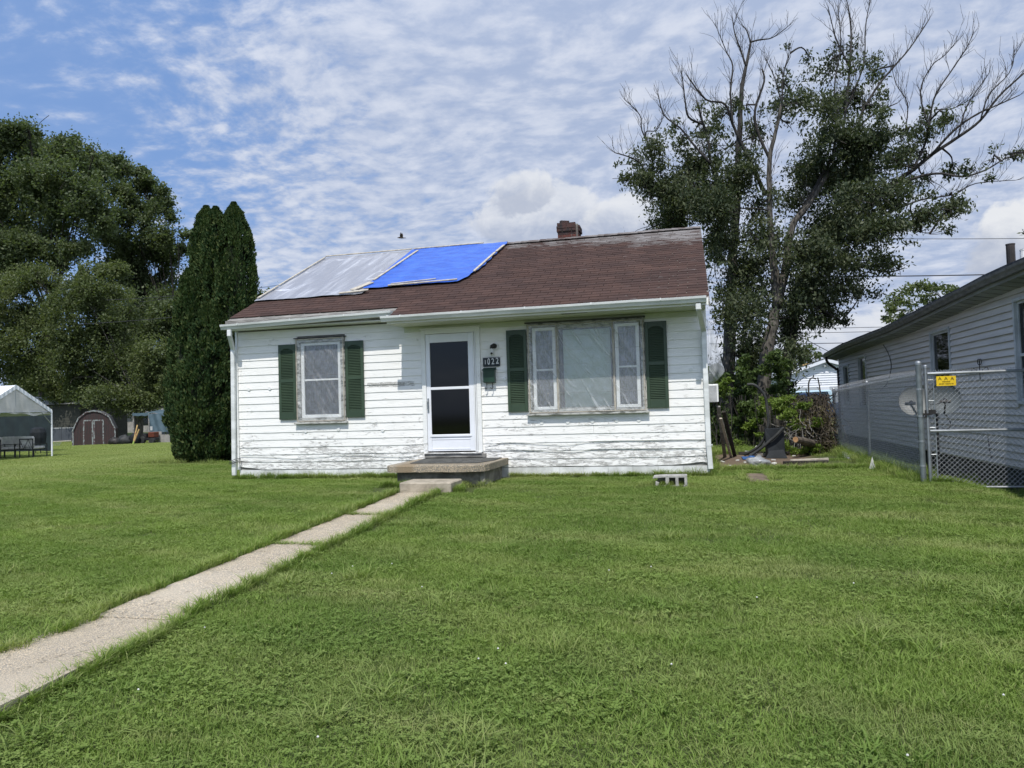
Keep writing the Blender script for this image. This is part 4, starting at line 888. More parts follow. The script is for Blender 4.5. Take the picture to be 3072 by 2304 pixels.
def dish(name, c, rx, rz_, nrm, mt, label, pole):
    T = thing(name, (c[0], c[1], float(gz(c[0], c[1]))), label, 'satellite dish', 'satellite dishes by the gate')
    nrm = Vector(nrm).normalized(); xx = Vector((0, 0, 1)).cross(nrm).normalized(); yy = nrm.cross(xx); c = Vector(c)
    m = MB(); n, k = 30, 6; V = []
    for f_ in (0, .012):
        for j in range(k+1):
            for i in range(n):
                a = 2*math.pi*i/n; q = j/k; V.append(c+xx*(rx*q*math.cos(a))+yy*(rz_*q*math.sin(a))+nrm*(.09*q*q-f_))
    F = []
    for s_ in (0, 1):
        o_ = s_*(k+1)*n
        for j in range(k):
            for i in range(n):
                f_ = (o_+j*n+i, o_+j*n+(i+1) % n, o_+(j+1)*n+(i+1) % n, o_+(j+1)*n+i); F.append(f_ if s_ else f_[::-1])
    o_ = (k+1)*n; F += [(k*n+i, k*n+(i+1) % n, o_+k*n+(i+1) % n, o_+k*n+i) for i in range(n)]
    m.add(V, F); m.build('reflector', mt, T, smooth=True)
    m = MB(); a = c-yy*rz_*.9; b_ = c+nrm*.42-yy*rz_*.55; m.bar(a, b_, .02, .03); m.tube([b_-xx*.07, b_+xx*.07], .022, 8); m.tube([b_, b_-nrm*.05+yy*.04], .025, 8); m.build('feed_arm', 'black_metal', T)
    m = MB(); m.tube(pole, .026, 10); m.tube([c-nrm*.02, Vector(pole[-1])], .03, 8); m.build('mast', 'black_metal', T)
    if mt == 'dish_grey':
        m = MB(); m.tube(spline([pole[-1], (3.63, -.12, .96), (3.66, -.12, .86), (3.62, -.12, .80), (3.54, -.11, .82)], 6), .007, 5); m.tube([(3.36, -.2, 1.16), (3.50, -.24, 1.17)], .007, 5); m.build('cable', 'cable', T)
    return T
dish('satellite_dish', (3.60, -.06, 1.215), .225, .235, (-.25, -1, .28), 'dish_grey', 'dark grey satellite dish on a black mast directly behind the gate', [(3.51, .0, -.15), (3.51, .0, .95), (3.55, .0, 1.1)])
dish('satellite_dish', (3.40, .45, 1.20), .25, .24, (-.55, -1, .3), 'dish_pale', 'paler satellite dish half hidden behind the tall fence post', [(3.42, .52, -.1), (3.42, .52, 1.1)])
T = thing('black_bucket', (3.75, .35, -.02), 'round black container at the foot of the dish mast behind the gate', 'bucket')
m = MB(); m.lathe([(.11, 0), (.14, .26), (.15, .27), (.13, .265), (.10, .03)], (3.75, .35, float(gz(3.75, .35))), 16); m.build('pail', 'black_plastic', T)

# ================================================================== garage and vehicles beyond
GA = thing('white_garage', (6.75, 31, .1), 'white vinyl-sided garage with a low gable in the yard behind the brush', 'garage')
gy = 28.0; gl, gr_, ap = 4.62, 8.9, 6.76
def gtop(x): return 2.42+(3.12-2.42)*(1-abs(x-ap)/(ap-gl))
m = MB(); m.prism([(gl, -.2), (gr_, -.2), (gr_, gtop(gr_)), (ap, 3.14), (gl, gtop(gl))], 1, gy+.05, gy+7); m.build('wall', 'garage_siding', GA)
k = 0; z = 1.87
while z < 3.08:
    z1 = z+.118
    def xr(zz): return (gl, gr_) if zz < 2.42 else (gl+(zz-2.42)/.70*(ap-gl), gr_-(zz-2.42)/.70*(gr_-ap))
    a, b_ = xr(z); c, d_ = xr(min(z1, 3.11))
    MB().add([(a, gy+.0, z), (b_, gy+.0, z), (d_, gy+.035, z1), (c, gy+.035, z1), (a, gy+.05, z), (b_, gy+.05, z)], [(0, 1, 2, 3), (0, 4, 5, 1)]).build('siding_board', 'garage_siding', GA); z = z1
m = MB()
for s_, xe in ((-1, gl-.22), (1, gr_+.22)):
    m.add([(ap, gy-.28, 3.31), (xe, gy-.28, gtop(gl if s_ < 0 else gr_)+.11), (xe, gy-.28, gtop(gl)-.06), (ap, gy-.28, 3.13), (ap, gy+.0, 3.31), (xe, gy+.0, gtop(gl)+.11), (xe, gy, gtop(gl)-.06), (ap, gy, 3.13)], [(0, 1, 2, 3), (4, 5, 6, 7), (0, 4, 5, 1), (3, 2, 6, 7)])
m.build('rake_board', 'garage_siding', GA)
m = MB()
for s_, xe in ((-1, gl-.25), (1, gr_+.25)): m.add([(ap, gy-.3, 3.35), (xe, gy-.3, gtop(gl)+.14), (xe, gy+7.2, gtop(gl)+.14), (ap, gy+7.2, 3.35), (ap, gy-.3, 3.32), (xe, gy-.3, gtop(gl)+.11)], [(0, 1, 2, 3), (0, 4, 5, 1)])
m.build('roof', 'dark_shingle', GA)
m = MB(); m.box(6.42, 6.86, gy-.02, gy+.01, 1.60, 1.868); m.box(6.42, 6.86, gy-.0, gy+.01, .0, 1.60); m.build('door_pillar', 'garage_siding', GA)
for x0, x1 in ((gl+.1, 6.41), (6.87, gr_-.1)):
    m = MB()
    for k in range(4): m.box(x0, x1, gy+.01, gy+.045, .12+k*.435, .12+k*.435+.428)
    m.build('garage_door', 'garage_door', GA)
m = MB(); m.tube([(6.79, gy-.02, 2.93), (6.79, gy-.1, 2.93)], .06, 10); m.tube([(6.66, gy-.08, 2.95), (6.66, gy-.2, 2.92)], .05, 8); m.tube([(6.92, gy-.08, 2.95), (6.92, gy-.2, 2.92)], .05, 8); m.build('flood_light', 'window_trim', GA)
m = MB(); m.box(5.72, 6.05, gy+.6, gy+1.2, 2.99, 3.12); m.build('roof_board', 'tool_wood', GA)
TK = thing('pickup_truck', (5.4, 22, .1), 'dark blue pickup truck with a chrome bumper parked behind the brush pile', 'truck')
y0, y1 = 21.2, 22.9
m = MB(); m.prism([(2.6, .42), (2.45, .6), (2.5, .95), (3.6, 1.02), (4.0, 1.08), (5.42, 1.10), (7.1, 1.10), (7.15, .42)], 1, y0, y1); m.build('body', 'truck_blue', TK, bevel=.03)
m = MB(); m.prism([(3.75, 1.05), (4.3, 1.52), (5.25, 1.55), (5.42, 1.06)], 1, y0+.1, y1-.1); m.build('cab', 'truck_blue', TK, bevel=.03)
m = MB(); m.prism([(3.98, 1.12), (4.36, 1.46), (4.75, 1.47), (4.75, 1.12)], 1, y0+.085, y0+.1); m.prism([(4.82, 1.12), (4.82, 1.47), (5.18, 1.48), (5.3, 1.12)], 1, y0+.085, y0+.1); m.build('side_window', 'door_glass', TK)
m = MB(); m.box(2.7, 7.12, y0-.03, y0, .36, .42); m.box(5.45, 7.1, y0-.01, y0, 1.06, 1.085); m.build('trim_strip', 'chrome', TK)
for x in (3.3, 6.3):
    m = MB(); m.tube([(x, y0-.02, .38), (x, y0+.22, .38)], .34, 24); wh = m.build('wheel', 'black_rubber', TK); m = MB(); m.tube([(x, y0-.04, .38), (x, y0-.02, .38)], .19, 16); m.build('rim', 'chrome', wh)
VN = thing('pale_van', (4.6, 25.5, .1), 'pale blue van roof and windshield showing over the brush before the garage', 'van')
m = MB(); m.prism([(2.6, .3), (2.5, .9), (3.3, 1.15), (4.0, 1.66), (6.35, 1.68), (6.5, 1.0), (6.5, .3)], 1, 24.6, 26.3); m.build('body', 'van_blue', VN, bevel=.05)
m = MB(); m.prism([(3.5, 1.2), (4.05, 1.58), (4.7, 1.6), (4.7, 1.2)], 1, 24.585, 24.6); m.prism([(4.8, 1.2), (4.8, 1.6), (6.2, 1.6), (6.3, 1.2)], 1, 24.585, 24.6); m.build('side_window', 'pane', VN)
for x in (3.2, 5.8): m = MB(); m.tube([(x, 24.57, .36), (x, 24.8, .36)], .3, 20); m.build('wheel', 'black_rubber', VN)
# alley strip with low wall seen under the truck
tag(MB().box(2.5, 9.0, 20.2, 20.35, -.1, .26).build('low_curb', 'old_concrete'), 'low pale concrete kerb in front of the blue truck', 'kerb')

# ================================================================== junk in the side yard
def zg(x, y): return float(gz(x, y))
for pts, r_, lb in (([(1.15, 4.0, 1.63), (1.29, 4.0, 1.62), (1.42, 4.0, 1.50), (1.50, 4.0, 1.36), (1.53, 4.0, 1.13), (1.54, 4.0, .85), (1.49, 4.0, .60), (1.38, 4.0, .40), (1.25, 4.0, .28), (1.05, 4.1, .16)], .028, 'tall arching black corrugated hose standing over the side yard'),
                    ([(1.78, 3.5, .74), (1.65, 3.5, .60), (1.49, 3.5, .46), (1.33, 3.5, .33), (1.10, 3.5, .17)], .030, 'straight black hose leaning on the dark crate'),
                    ([(1.5, 4.4, .45), (1.42, 4.3, .30), (1.30, 4.3, .20), (1.15, 4.4, .15), (.98, 4.6, .14)], .018, 'thin black hose end curling low behind the other hoses')):
    m = MB(); m.tube(spline(pts, 6), r_, 8); tag(m.build('hose', 'black_rubber', smooth=True), lb, 'hose')
m = MB(); m.add([(1.42, 3.62, .72), (1.79, 3.60, .73), (1.80, 3.55, .12), (1.47, 3.50, .12), (1.45, 4.0, .70), (1.82, 4.0, .70), (1.85, 4.0, .12), (1.46, 4.0, .12)], [(0, 1, 2, 3), (1, 5, 6, 2), (0, 4, 5, 1), (4, 0, 3, 7), (5, 4, 7, 6)])
m.add([(1.40, 3.45, .13), (1.82, 3.42, .13), (1.76, 3.50, .30), (1.50, 3.52, .28)], [(0, 1, 2, 3)]); tag(m.build('black_crate', 'black_plastic', bevel=.01), 'black plastic crate standing beside the brush pile', 'crate')
T = thing('fallen_log', (2.2, 3.6, .3), 'cut log with a pale round end sticking out of the brush pile', 'log')
m = MB(); m.tube([(1.98, 3.38, .50), (2.2, 3.85, .44), (2.45, 4.5, .34)], [.062, .075, .085], 12); m.build('trunk', 'log_bark', T)
m = MB(); m.tube([(1.976, 3.375, .50), (1.972, 3.370, .50)], .056, 12); m.build('cut_end', 'log_end', T)
for a, b_, wd, th, mt, lb in (((.66, 4.22, .10), (.50, 2.35, 1.20), .07, .035, 'grey_wood', 'weathered grey plank leaning against the side wall, nearest the wall'),
                          ((.87, 4.30, .10), (.60, 2.55, 1.10), .075, .04, 'dark_bark', 'dark plank leaning beside the grey one against the side wall'),
                          ((.78, 4.10, .10), (.53, 2.2, .98), .05, .03, 'light_wood', 'thin pale batten leaning between the two planks by the wall')):
    m = MB(); m.bar(a, b_, wd, th); tag(m.build('plank', mt, bevel=.004), lb, 'plank')
for a, b_, wd, mt, lb in (((.95, 4.75, .16), (2.42, 4.55, .17), .10, 'dark_bark', 'long dark timber lying furthest back across the dirt'),
                      ((1.15, 4.15, .15), (1.75, 4.0, .15), .11, 'grey_wood', 'short dark plank lying in the dirt before the long timber'),
                      ((1.58, 2.06, .15), (2.35, 2.15, .15), .07, 'dark_bark', 'charred board lying at the edge of the lawn'),
                      ((1.75, 2.45, .14), (2.45, 2.7, .15), .04, 'light_wood', 'thin pale stick lying beside the charred board')):
    m = MB(); m.bar((a[0], a[1], zg(*a[:2])+.035), (b_[0], b_[1], zg(*b_[:2])+.04), wd, .05); tag(m.build('plank', mt, bevel=.005), lb, 'plank')
def blob(name, c, s_, mt, lb, cat, seed, k=2):
    m = MB(); n1, n2 = 14, 8
    def fn(u, v):
        a = 2*math.pi*u; e = math.pi*(v-.5); d_ = Vector((math.cos(a)*math.cos(e), math.sin(a)*math.cos(e), math.sin(e)))
        q = 1+.5*noise.noise(d_*k+Vector((seed, 0, 0)))+.2*noise.noise(d_*k*3+Vector((seed, 5, 0)))
        return (c[0]+d_.x*s_[0]*q, c[1]+d_.y*s_[1]*q, max(zg(c[0], c[1])+.0, c[2]+d_.z*s_[2]*q))
    m.grid(n1, n2, fn); return tag(m.build(name, mt, smooth=True), lb, cat)
blob('plastic_bag', (1.12, 1.75, .19), (.20, .28, .10), 'bag_grey', 'crumpled grey plastic bag lying on the dirt patch', 'bag', 1, 2)
blob('plastic_bag', (2.93, 3.35, .12), (.10, .95, .10), 'bag_grey', 'long silvery plastic bag lying along the foot of the fence', 'bag', 5, 3)
m = MB(); m.add([(2.74, .86, .10), (2.84, .80, .10), (2.80, .84, .34), (2.79, .90, .10)], [(0, 1, 2), (1, 3, 2), (3, 0, 2)]); tag(m.build('paper_scrap', 'paper_white'), 'white folded scrap standing in the grass by the fence', 'litter')
m = MB(); m.box(.96, 1.22, 3.2, 3.7, .135, .155); m.tube([(1.13+.05*math.cos(a), 3.3+.09*math.sin(a), .18) for a in np.linspace(0, 6.28, 14)], .014, 6); tag(m.build('blue_scrap', 'blue_plastic'), 'flat blue plastic piece behind the grey bag', 'plastic')
m = MB(); m.box(1.12, 1.30, 4.95, 5.2, .14, .18); m.bar((1.30, 5.1, .17), (1.40, 5.3, .27), .04, .03); tag(m.build('white_bottle', 'paper_white', bevel=.01), 'white plastic container lying on the grass behind the timber', 'litter')
for i, (x, y) in enumerate(((.62, 1.6), (.55, 2.6), (.84, 2.9), (1.5, 2.9), (1.42, 2.05), (2.0, 3.9), (1.75, 3.55), (.95, 2.4), (2.2, 2.45))):
    lbs = ['pale litter scrap nearest the house corner', 'white flake at the foot of the side wall', 'white flake beside the leaning planks', 'pale scrap in the middle of the dirt patch', 'small white scrap at the lawn edge by the charred board', 'pale scrap near the long timber', 'white scrap in front of the black crate', 'pale crumb left of the grey bag', 'cream scrap beside the pale stick']
    m = MB(); z = zg(x, y)+.01; m.obox((x, y, z+.015), (U(.04, .09), U(.03, .08), U(.01, .03)), Matrix.Rotation(U(0, 3), 3, 'Z') @ Matrix.Rotation(U(-.3, .3), 3, 'X')); tag(m.build('litter_scrap', 'paper_white'), lbs[i], 'litter')
m = MB(); m.prism([(.74, -1.0), (1.06, -.85), (1.12, .2), (.78, .3)], 2, .06, .137); tag(m.build('stepping_slab', 'dirt', bevel=.01), 'worn flat slab set in the grass beside the house corner', 'slab')
# brush pile: tangled dead vines over the fence end
BR = thing('brush_pile', (2.75, 5.0, .1), 'tall tangle of dead vines and branches hanging over the end of the fence', 'brush pile')
m = MB()
def curve(a, n, st, bend, grav, cz=None):
    p = Vector(a[0]); d_ = Vector(a[1]).normalized(); pts = [p.copy()]
    for _ in range(n):
        d_ = (d_+Vector((U(-bend, bend), U(-bend, bend), U(-bend, bend)-grav))).normalized(); p = p+d_*st
        if p.z < .10: p.z = .10+U(0, .03)
        pts.append(p.copy())
    return pts
for i in range(620):
    a = (2.60+random.gauss(0, .19), 5.1+random.gauss(0, .30), .62+random.gauss(0, .40))
    if abs(a[2]-.7) > .72: continue
    m.tube(curve((a, (U(-1, 1), U(-.6, .6), U(-1.2, .3))), 6, .07, .55, .10), U(.0035, .009), 4, False)
for i in range(130):                                              # vines hanging from the top
    x = 2.30+.58*random.random(); m.tube(curve(((x, 4.95+U(-.2, .2), 1.34-.25*abs(x-2.8)+U(-.05, .06)), (U(-.35, .3), U(-.3, .3), -.5)), 14, .085, .13, .12), U(.005, .011), 4, False)
tag(m.build('vines', 'vine', BR), kind='stuff')
m = MB()
for i in range(70): m.tube(curve(((2.60+U(-.22, .22), 5.0+U(-.2, .2), 1.34+U(-.08, .04)), (U(-1, 1), U(-.3, .3), U(-.5, .2))), 4, .06, .6, .10), U(.006, .012), 4, False)
for pts in ([(2.72, 5, 1.3), (2.73, 5, 1.45), (2.69, 5, 1.75)], [(2.5, 5, 1.35), (2.5, 5, 1.62), (2.56, 5, 1.74), (2.66, 5, 1.72)], [(2.75, 5, 1.25), (3.0, 5, 1.38), (3.08, 4.7, 1.5), (3.06, 4.3, 1.52), (3.04, 3.9, 1.50)], [(2.8, 5, 1.2), (3.0, 5, 1.33), (3.05, 4.9, 1.45), (3.05, 4.4, 1.50)], [(2.5, 5, .95), (2.2, 5, .75), (1.95, 5, .55)], [(2.3, 5, 1.2), (2.15, 5, .8), (2.2, 4.9, .4)]): m.tube(spline(pts, 5), U(.012, .022), 5)
tag(m.build('branches', 'dead_twig', BR), kind='stuff')
m = MB()                                                          # root-like grey-brown clump at the left of the pile
for i in range(160): m.tube(curve(((2.18+random.gauss(0, .13), 4.7+random.gauss(0, .15), .66+random.gauss(0, .13)), (U(-.4, 1), U(-.5, .5), U(-1, .1))), 6, .06, .4, .06), U(.004, .008), 3, False)
tag(m.build('roots', 'grey_wood', BR), kind='stuff')
# overhead lines
for a, b_, sag, r_, lb in (((4.6, 20, 7.93), (16, 20, 7.0), .06, .012, 'highest thin power line crossing the cumulus cloud on the right'),
                       ((4.5, 16, 5.66), (14, 16, 5.18), .05, .020, 'thick power line running into the big tree above the grey roof'),
                       ((1, 30, 5.3), (14, 30, 4.84), .05, .014, 'thin power line just above the grey roof end'),
                       ((1, 30, 5.05), (14, 30, 4.62), .05, .014, 'second thin power line just above the grey roof end, below its twin'),
                       ((1, 26, 4.19), (12, 26, 3.80), .05, .018, 'lowest power line above the white garage'),
                       ((2.2, 13, 4.15), (4.3, 12.6, 2.72), .02, .010, 'service cable sloping down to the eave corner of the grey house'),
                       ((-24, 16, 6.55), (-6, 16, 7.5), .1, .009, 'faint power line between the cedars and the plastic-covered roof'),
                       ((-34, 25, 8.50), (-24, 25, 8.60), .1, .014, 'upper line crossing the dark tree left of the cedars'),
                       ((-36, 25, 7.15), (-24, 25, 7.4), .1, .016, 'lower line crossing the dark tree left of the cedars')):
    m = MB(); m.tube(arc(a, b_, sag, 14), r_, 5); tag(m.build('power_line', 'cable'), lb, 'power line', 'overhead lines')
# flying bird
T = thing('bird', (-10.49, 14, 7.9), 'small dark bird flying above the roof with one wing raised', 'bird')
m = MB(); m.tube([(-10.66, 14, 7.90), (-10.62, 14, 7.905), (-10.56, 14, 7.90), (-10.46, 14, 7.885), (-10.40, 14, 7.875), (-10.30, 14, 7.865)], [.004, .018, .03, .03, .018, .008], 8); m.build('body', 'bird_brown', T, smooth=True)
for s_ in (-1, 1):
    m = MB(); q = [(-10.55, 0, 7.91), (-10.53, s_*.05, 8.0), (-10.48, s_*.07, 8.09), (-10.44, s_*.06, 8.0), (-10.43, 0, 7.90)]
    m.add([(x, 14+y, z) for x, y, z in q]+[(x, 14+y+.006, z) for x, y, z in q], [(0, 1, 2, 3, 4), (9, 8, 7, 6, 5)]+[(i, (i+1) % 5, 5+(i+1) % 5, 5+i) for i in range(5)]); m.build('wing', 'bird_brown', T)
D_RL = [[[1.85,9.0,0.27,0.217],[1.99,9.0,2.2,0.183],[2.19,9.0,3.15,0.148],[2.36,9.0,3.8,0.114]],[[2.36,9.0,3.8,0.125],[2.33,8.92,4.76,0.112],[2.27,8.83,5.53,0.083],[2.27,8.75,6.72,0.072],[2.3,8.67,7.77,0.061],[2.47,8.58,8.45,0.046],[2.64,8.5,9.17,0.036]],[[2.36,9.0,3.8,0.136],[2.61,9.1,4.77,0.119],[2.86,9.2,5.99,0.088],[3.31,9.3,6.58,0.072],[4.05,9.4,7.67,0.058],[4.47,9.5,7.87,0.04]],[[0.88,9.8,0.44,0.206],[1.07,9.8,2.28,0.185],[1.21,9.8,3.91,0.164],[1.33,9.8,5.5,0.122],[1.51,9.8,7.08,0.103]],[[1.51,9.8,7.08,0.103],[1.58,9.88,8.38,0.089],[1.67,9.96,9.3,0.075],[1.77,10.04,10.36,0.06],[1.95,10.12,11.15,0.043],[2.08,10.2,11.76,0.03]],[[2.4,10.6,0.38,0.183],[2.77,10.48,2.49,0.162],[3.17,10.36,4.5,0.141],[3.53,10.24,5.15,0.102],[4.15,10.12,5.77,0.085],[4.9,10.0,6.43,0.067]],[[4.9,10.0,6.43,0.072],[5.46,9.86,7.01,0.064],[6.1,9.71,7.42,0.056],[6.5,9.57,7.72,0.046],[7.11,9.43,8.08,0.039],[7.6,9.29,8.41,0.032],[7.98,9.14,8.92,0.026],[8.54,9.0,9.41,0.02]],[[6.48,9.5,7.7,0.038],[7.0,9.38,8.25,0.031],[7.49,9.25,8.56,0.025],[7.91,9.12,8.69,0.018],[8.42,9.0,8.86,0.012]],[[1.41,9.8,6.45,0.062],[1.15,9.68,7.27,0.055],[0.82,9.56,8.04,0.045],[0.76,9.44,8.64,0.038],[0.62,9.32,9.19,0.031],[0.47,9.2,9.83,0.024]],[[0.78,9.2,7.99,0.038],[0.32,9.15,8.59,0.032],[0.0,9.1,9.05,0.026],[-0.44,9.05,9.47,0.019],[-0.59,9.0,10.11,0.012]],[[0.61,9.2,9.14,0.038],[0.23,9.03,9.32,0.03],[0.15,8.87,9.76,0.021],[0.09,8.7,10.45,0.012]],[[1.13,9.5,7.03,0.043],[0.27,9.28,7.18,0.038],[-0.82,9.06,7.42,0.033],[-1.1,8.84,8.02,0.026],[-1.35,8.62,8.19,0.021],[-1.82,8.4,8.33,0.014]],[[-0.81,8.7,7.31,0.03],[-0.82,8.62,8.29,0.024],[-1.05,8.55,8.92,0.019],[-1.09,8.47,9.33,0.014],[-1.49,8.4,9.79,0.01]],[[-0.82,8.7,8.32,0.025],[-0.96,8.6,8.86,0.019],[-0.65,8.5,8.85,0.014],[-0.46,8.4,9.16,0.01]],[[2.2,9.0,6.91,0.059],[1.87,8.83,7.63,0.052],[1.64,8.67,8.15,0.043],[1.37,8.5,8.79,0.037],[1.18,8.33,9.29,0.03],[0.69,8.17,9.41,0.025],[0.25,8.0,10.0,0.018]],[[1.36,8.3,8.72,0.032],[1.33,8.23,9.53,0.026],[1.41,8.15,10.21,0.021],[1.25,8.07,10.61,0.014],[1.04,8.0,11.2,0.009]],[[1.78,8.6,10.36,0.032],[1.68,8.53,10.7,0.025],[1.52,8.47,11.24,0.017],[1.47,8.4,11.58,0.01]],[[2.06,10.0,11.66,0.03],[2.3,10.0,11.69,0.022],[2.66,10.0,11.7,0.016],[3.09,10.0,11.96,0.01]],[[2.06,10.0,11.66,0.025],[1.97,10.0,12.0,0.018],[1.83,10.0,12.22,0.01]],[[2.31,8.7,7.78,0.046],[2.03,8.65,8.52,0.04],[1.97,8.6,9.12,0.034],[2.23,8.55,9.85,0.028],[2.18,8.5,10.19,0.022]],[[3.07,9.3,6.3,0.058],[3.69,9.35,7.35,0.048],[4.18,9.4,8.23,0.042],[4.4,9.45,9.14,0.036],[4.57,9.5,10.37,0.03],[4.65,9.55,11.31,0.024],[4.61,9.6,12.14,0.018]],[[4.03,9.3,7.64,0.053],[4.58,9.42,8.25,0.043],[4.8,9.53,9.0,0.038],[5.24,9.65,9.73,0.031],[5.74,9.77,10.32,0.025],[6.18,9.88,10.81,0.019],[6.74,10.0,11.61,0.014]],[[4.16,9.3,8.2,0.027],[4.12,9.33,9.74,0.021],[4.34,9.37,10.95,0.015],[4.31,9.4,12.02,0.009]],[[4.43,9.6,9.2,0.027],[4.94,9.67,10.39,0.021],[5.06,9.73,11.52,0.015],[5.24,9.8,12.27,0.009]],[[4.57,9.5,10.37,0.027],[4.25,9.45,11.13,0.018],[4.1,9.4,11.87,0.009]],[[4.08,9.6,7.73,0.036],[4.95,9.75,8.91,0.025],[5.82,9.9,9.35,0.014]],[[5.37,9.5,6.92,0.044],[6.11,9.42,7.12,0.038],[6.62,9.33,7.13,0.032],[7.11,9.25,6.97,0.027],[7.6,9.17,7.06,0.022],[8.03,9.08,7.28,0.017],[8.43,9.0,7.38,0.012]],[[4.28,9.8,6.13,0.036],[5.38,9.68,6.3,0.03],[6.18,9.56,6.53,0.024],[6.94,9.44,6.57,0.018],[7.43,9.32,6.78,0.013],[8.3,9.2,6.74,0.008]],[[5.98,9.3,7.31,0.034],[6.32,9.24,8.11,0.029],[6.5,9.18,9.07,0.023],[6.93,9.12,9.75,0.018],[7.24,9.06,10.2,0.014],[7.42,9.0,10.55,0.008]],[[6.4,9.3,8.3,0.022],[6.21,9.25,9.31,0.018],[6.49,9.2,9.96,0.015],[6.8,9.15,10.19,0.011],[7.06,9.1,10.48,0.008]],[[6.53,9.3,8.84,0.017],[6.96,9.2,8.78,0.013],[7.48,9.1,9.02,0.008]],[[7.03,9.2,8.01,0.021],[7.25,9.13,8.77,0.017],[7.67,9.07,9.39,0.012],[7.75,9.0,9.52,0.008]],[[7.57,9.2,8.38,0.021],[7.77,9.13,9.0,0.016],[8.23,9.07,9.48,0.012],[8.35,9.0,9.98,0.008]],[[3.44,9.8,5.08,0.037],[4.49,9.7,4.92,0.034],[5.29,9.6,4.66,0.022],[5.71,9.5,4.73,0.011]],[[3.09,9.8,4.42,0.041],[3.6,9.7,3.76,0.03],[4.13,9.6,3.38,0.021],[4.27,9.5,3.27,0.011]],[[5.02,9.4,5.73,0.018],[5.8,9.3,5.69,0.012],[6.25,9.2,5.52,0.006]],[[5.84,9.4,8.34,0.018],[5.91,9.33,9.09,0.014],[5.64,9.27,9.63,0.01],[5.54,9.2,10.1,0.006]],[[2.71,9.0,9.36,0.023],[2.55,9.0,10.12,0.016],[2.32,9.0,10.71,0.01]],[[2.71,9.0,9.36,0.023],[2.77,8.9,10.17,0.016],[2.95,8.8,10.64,0.009]]]
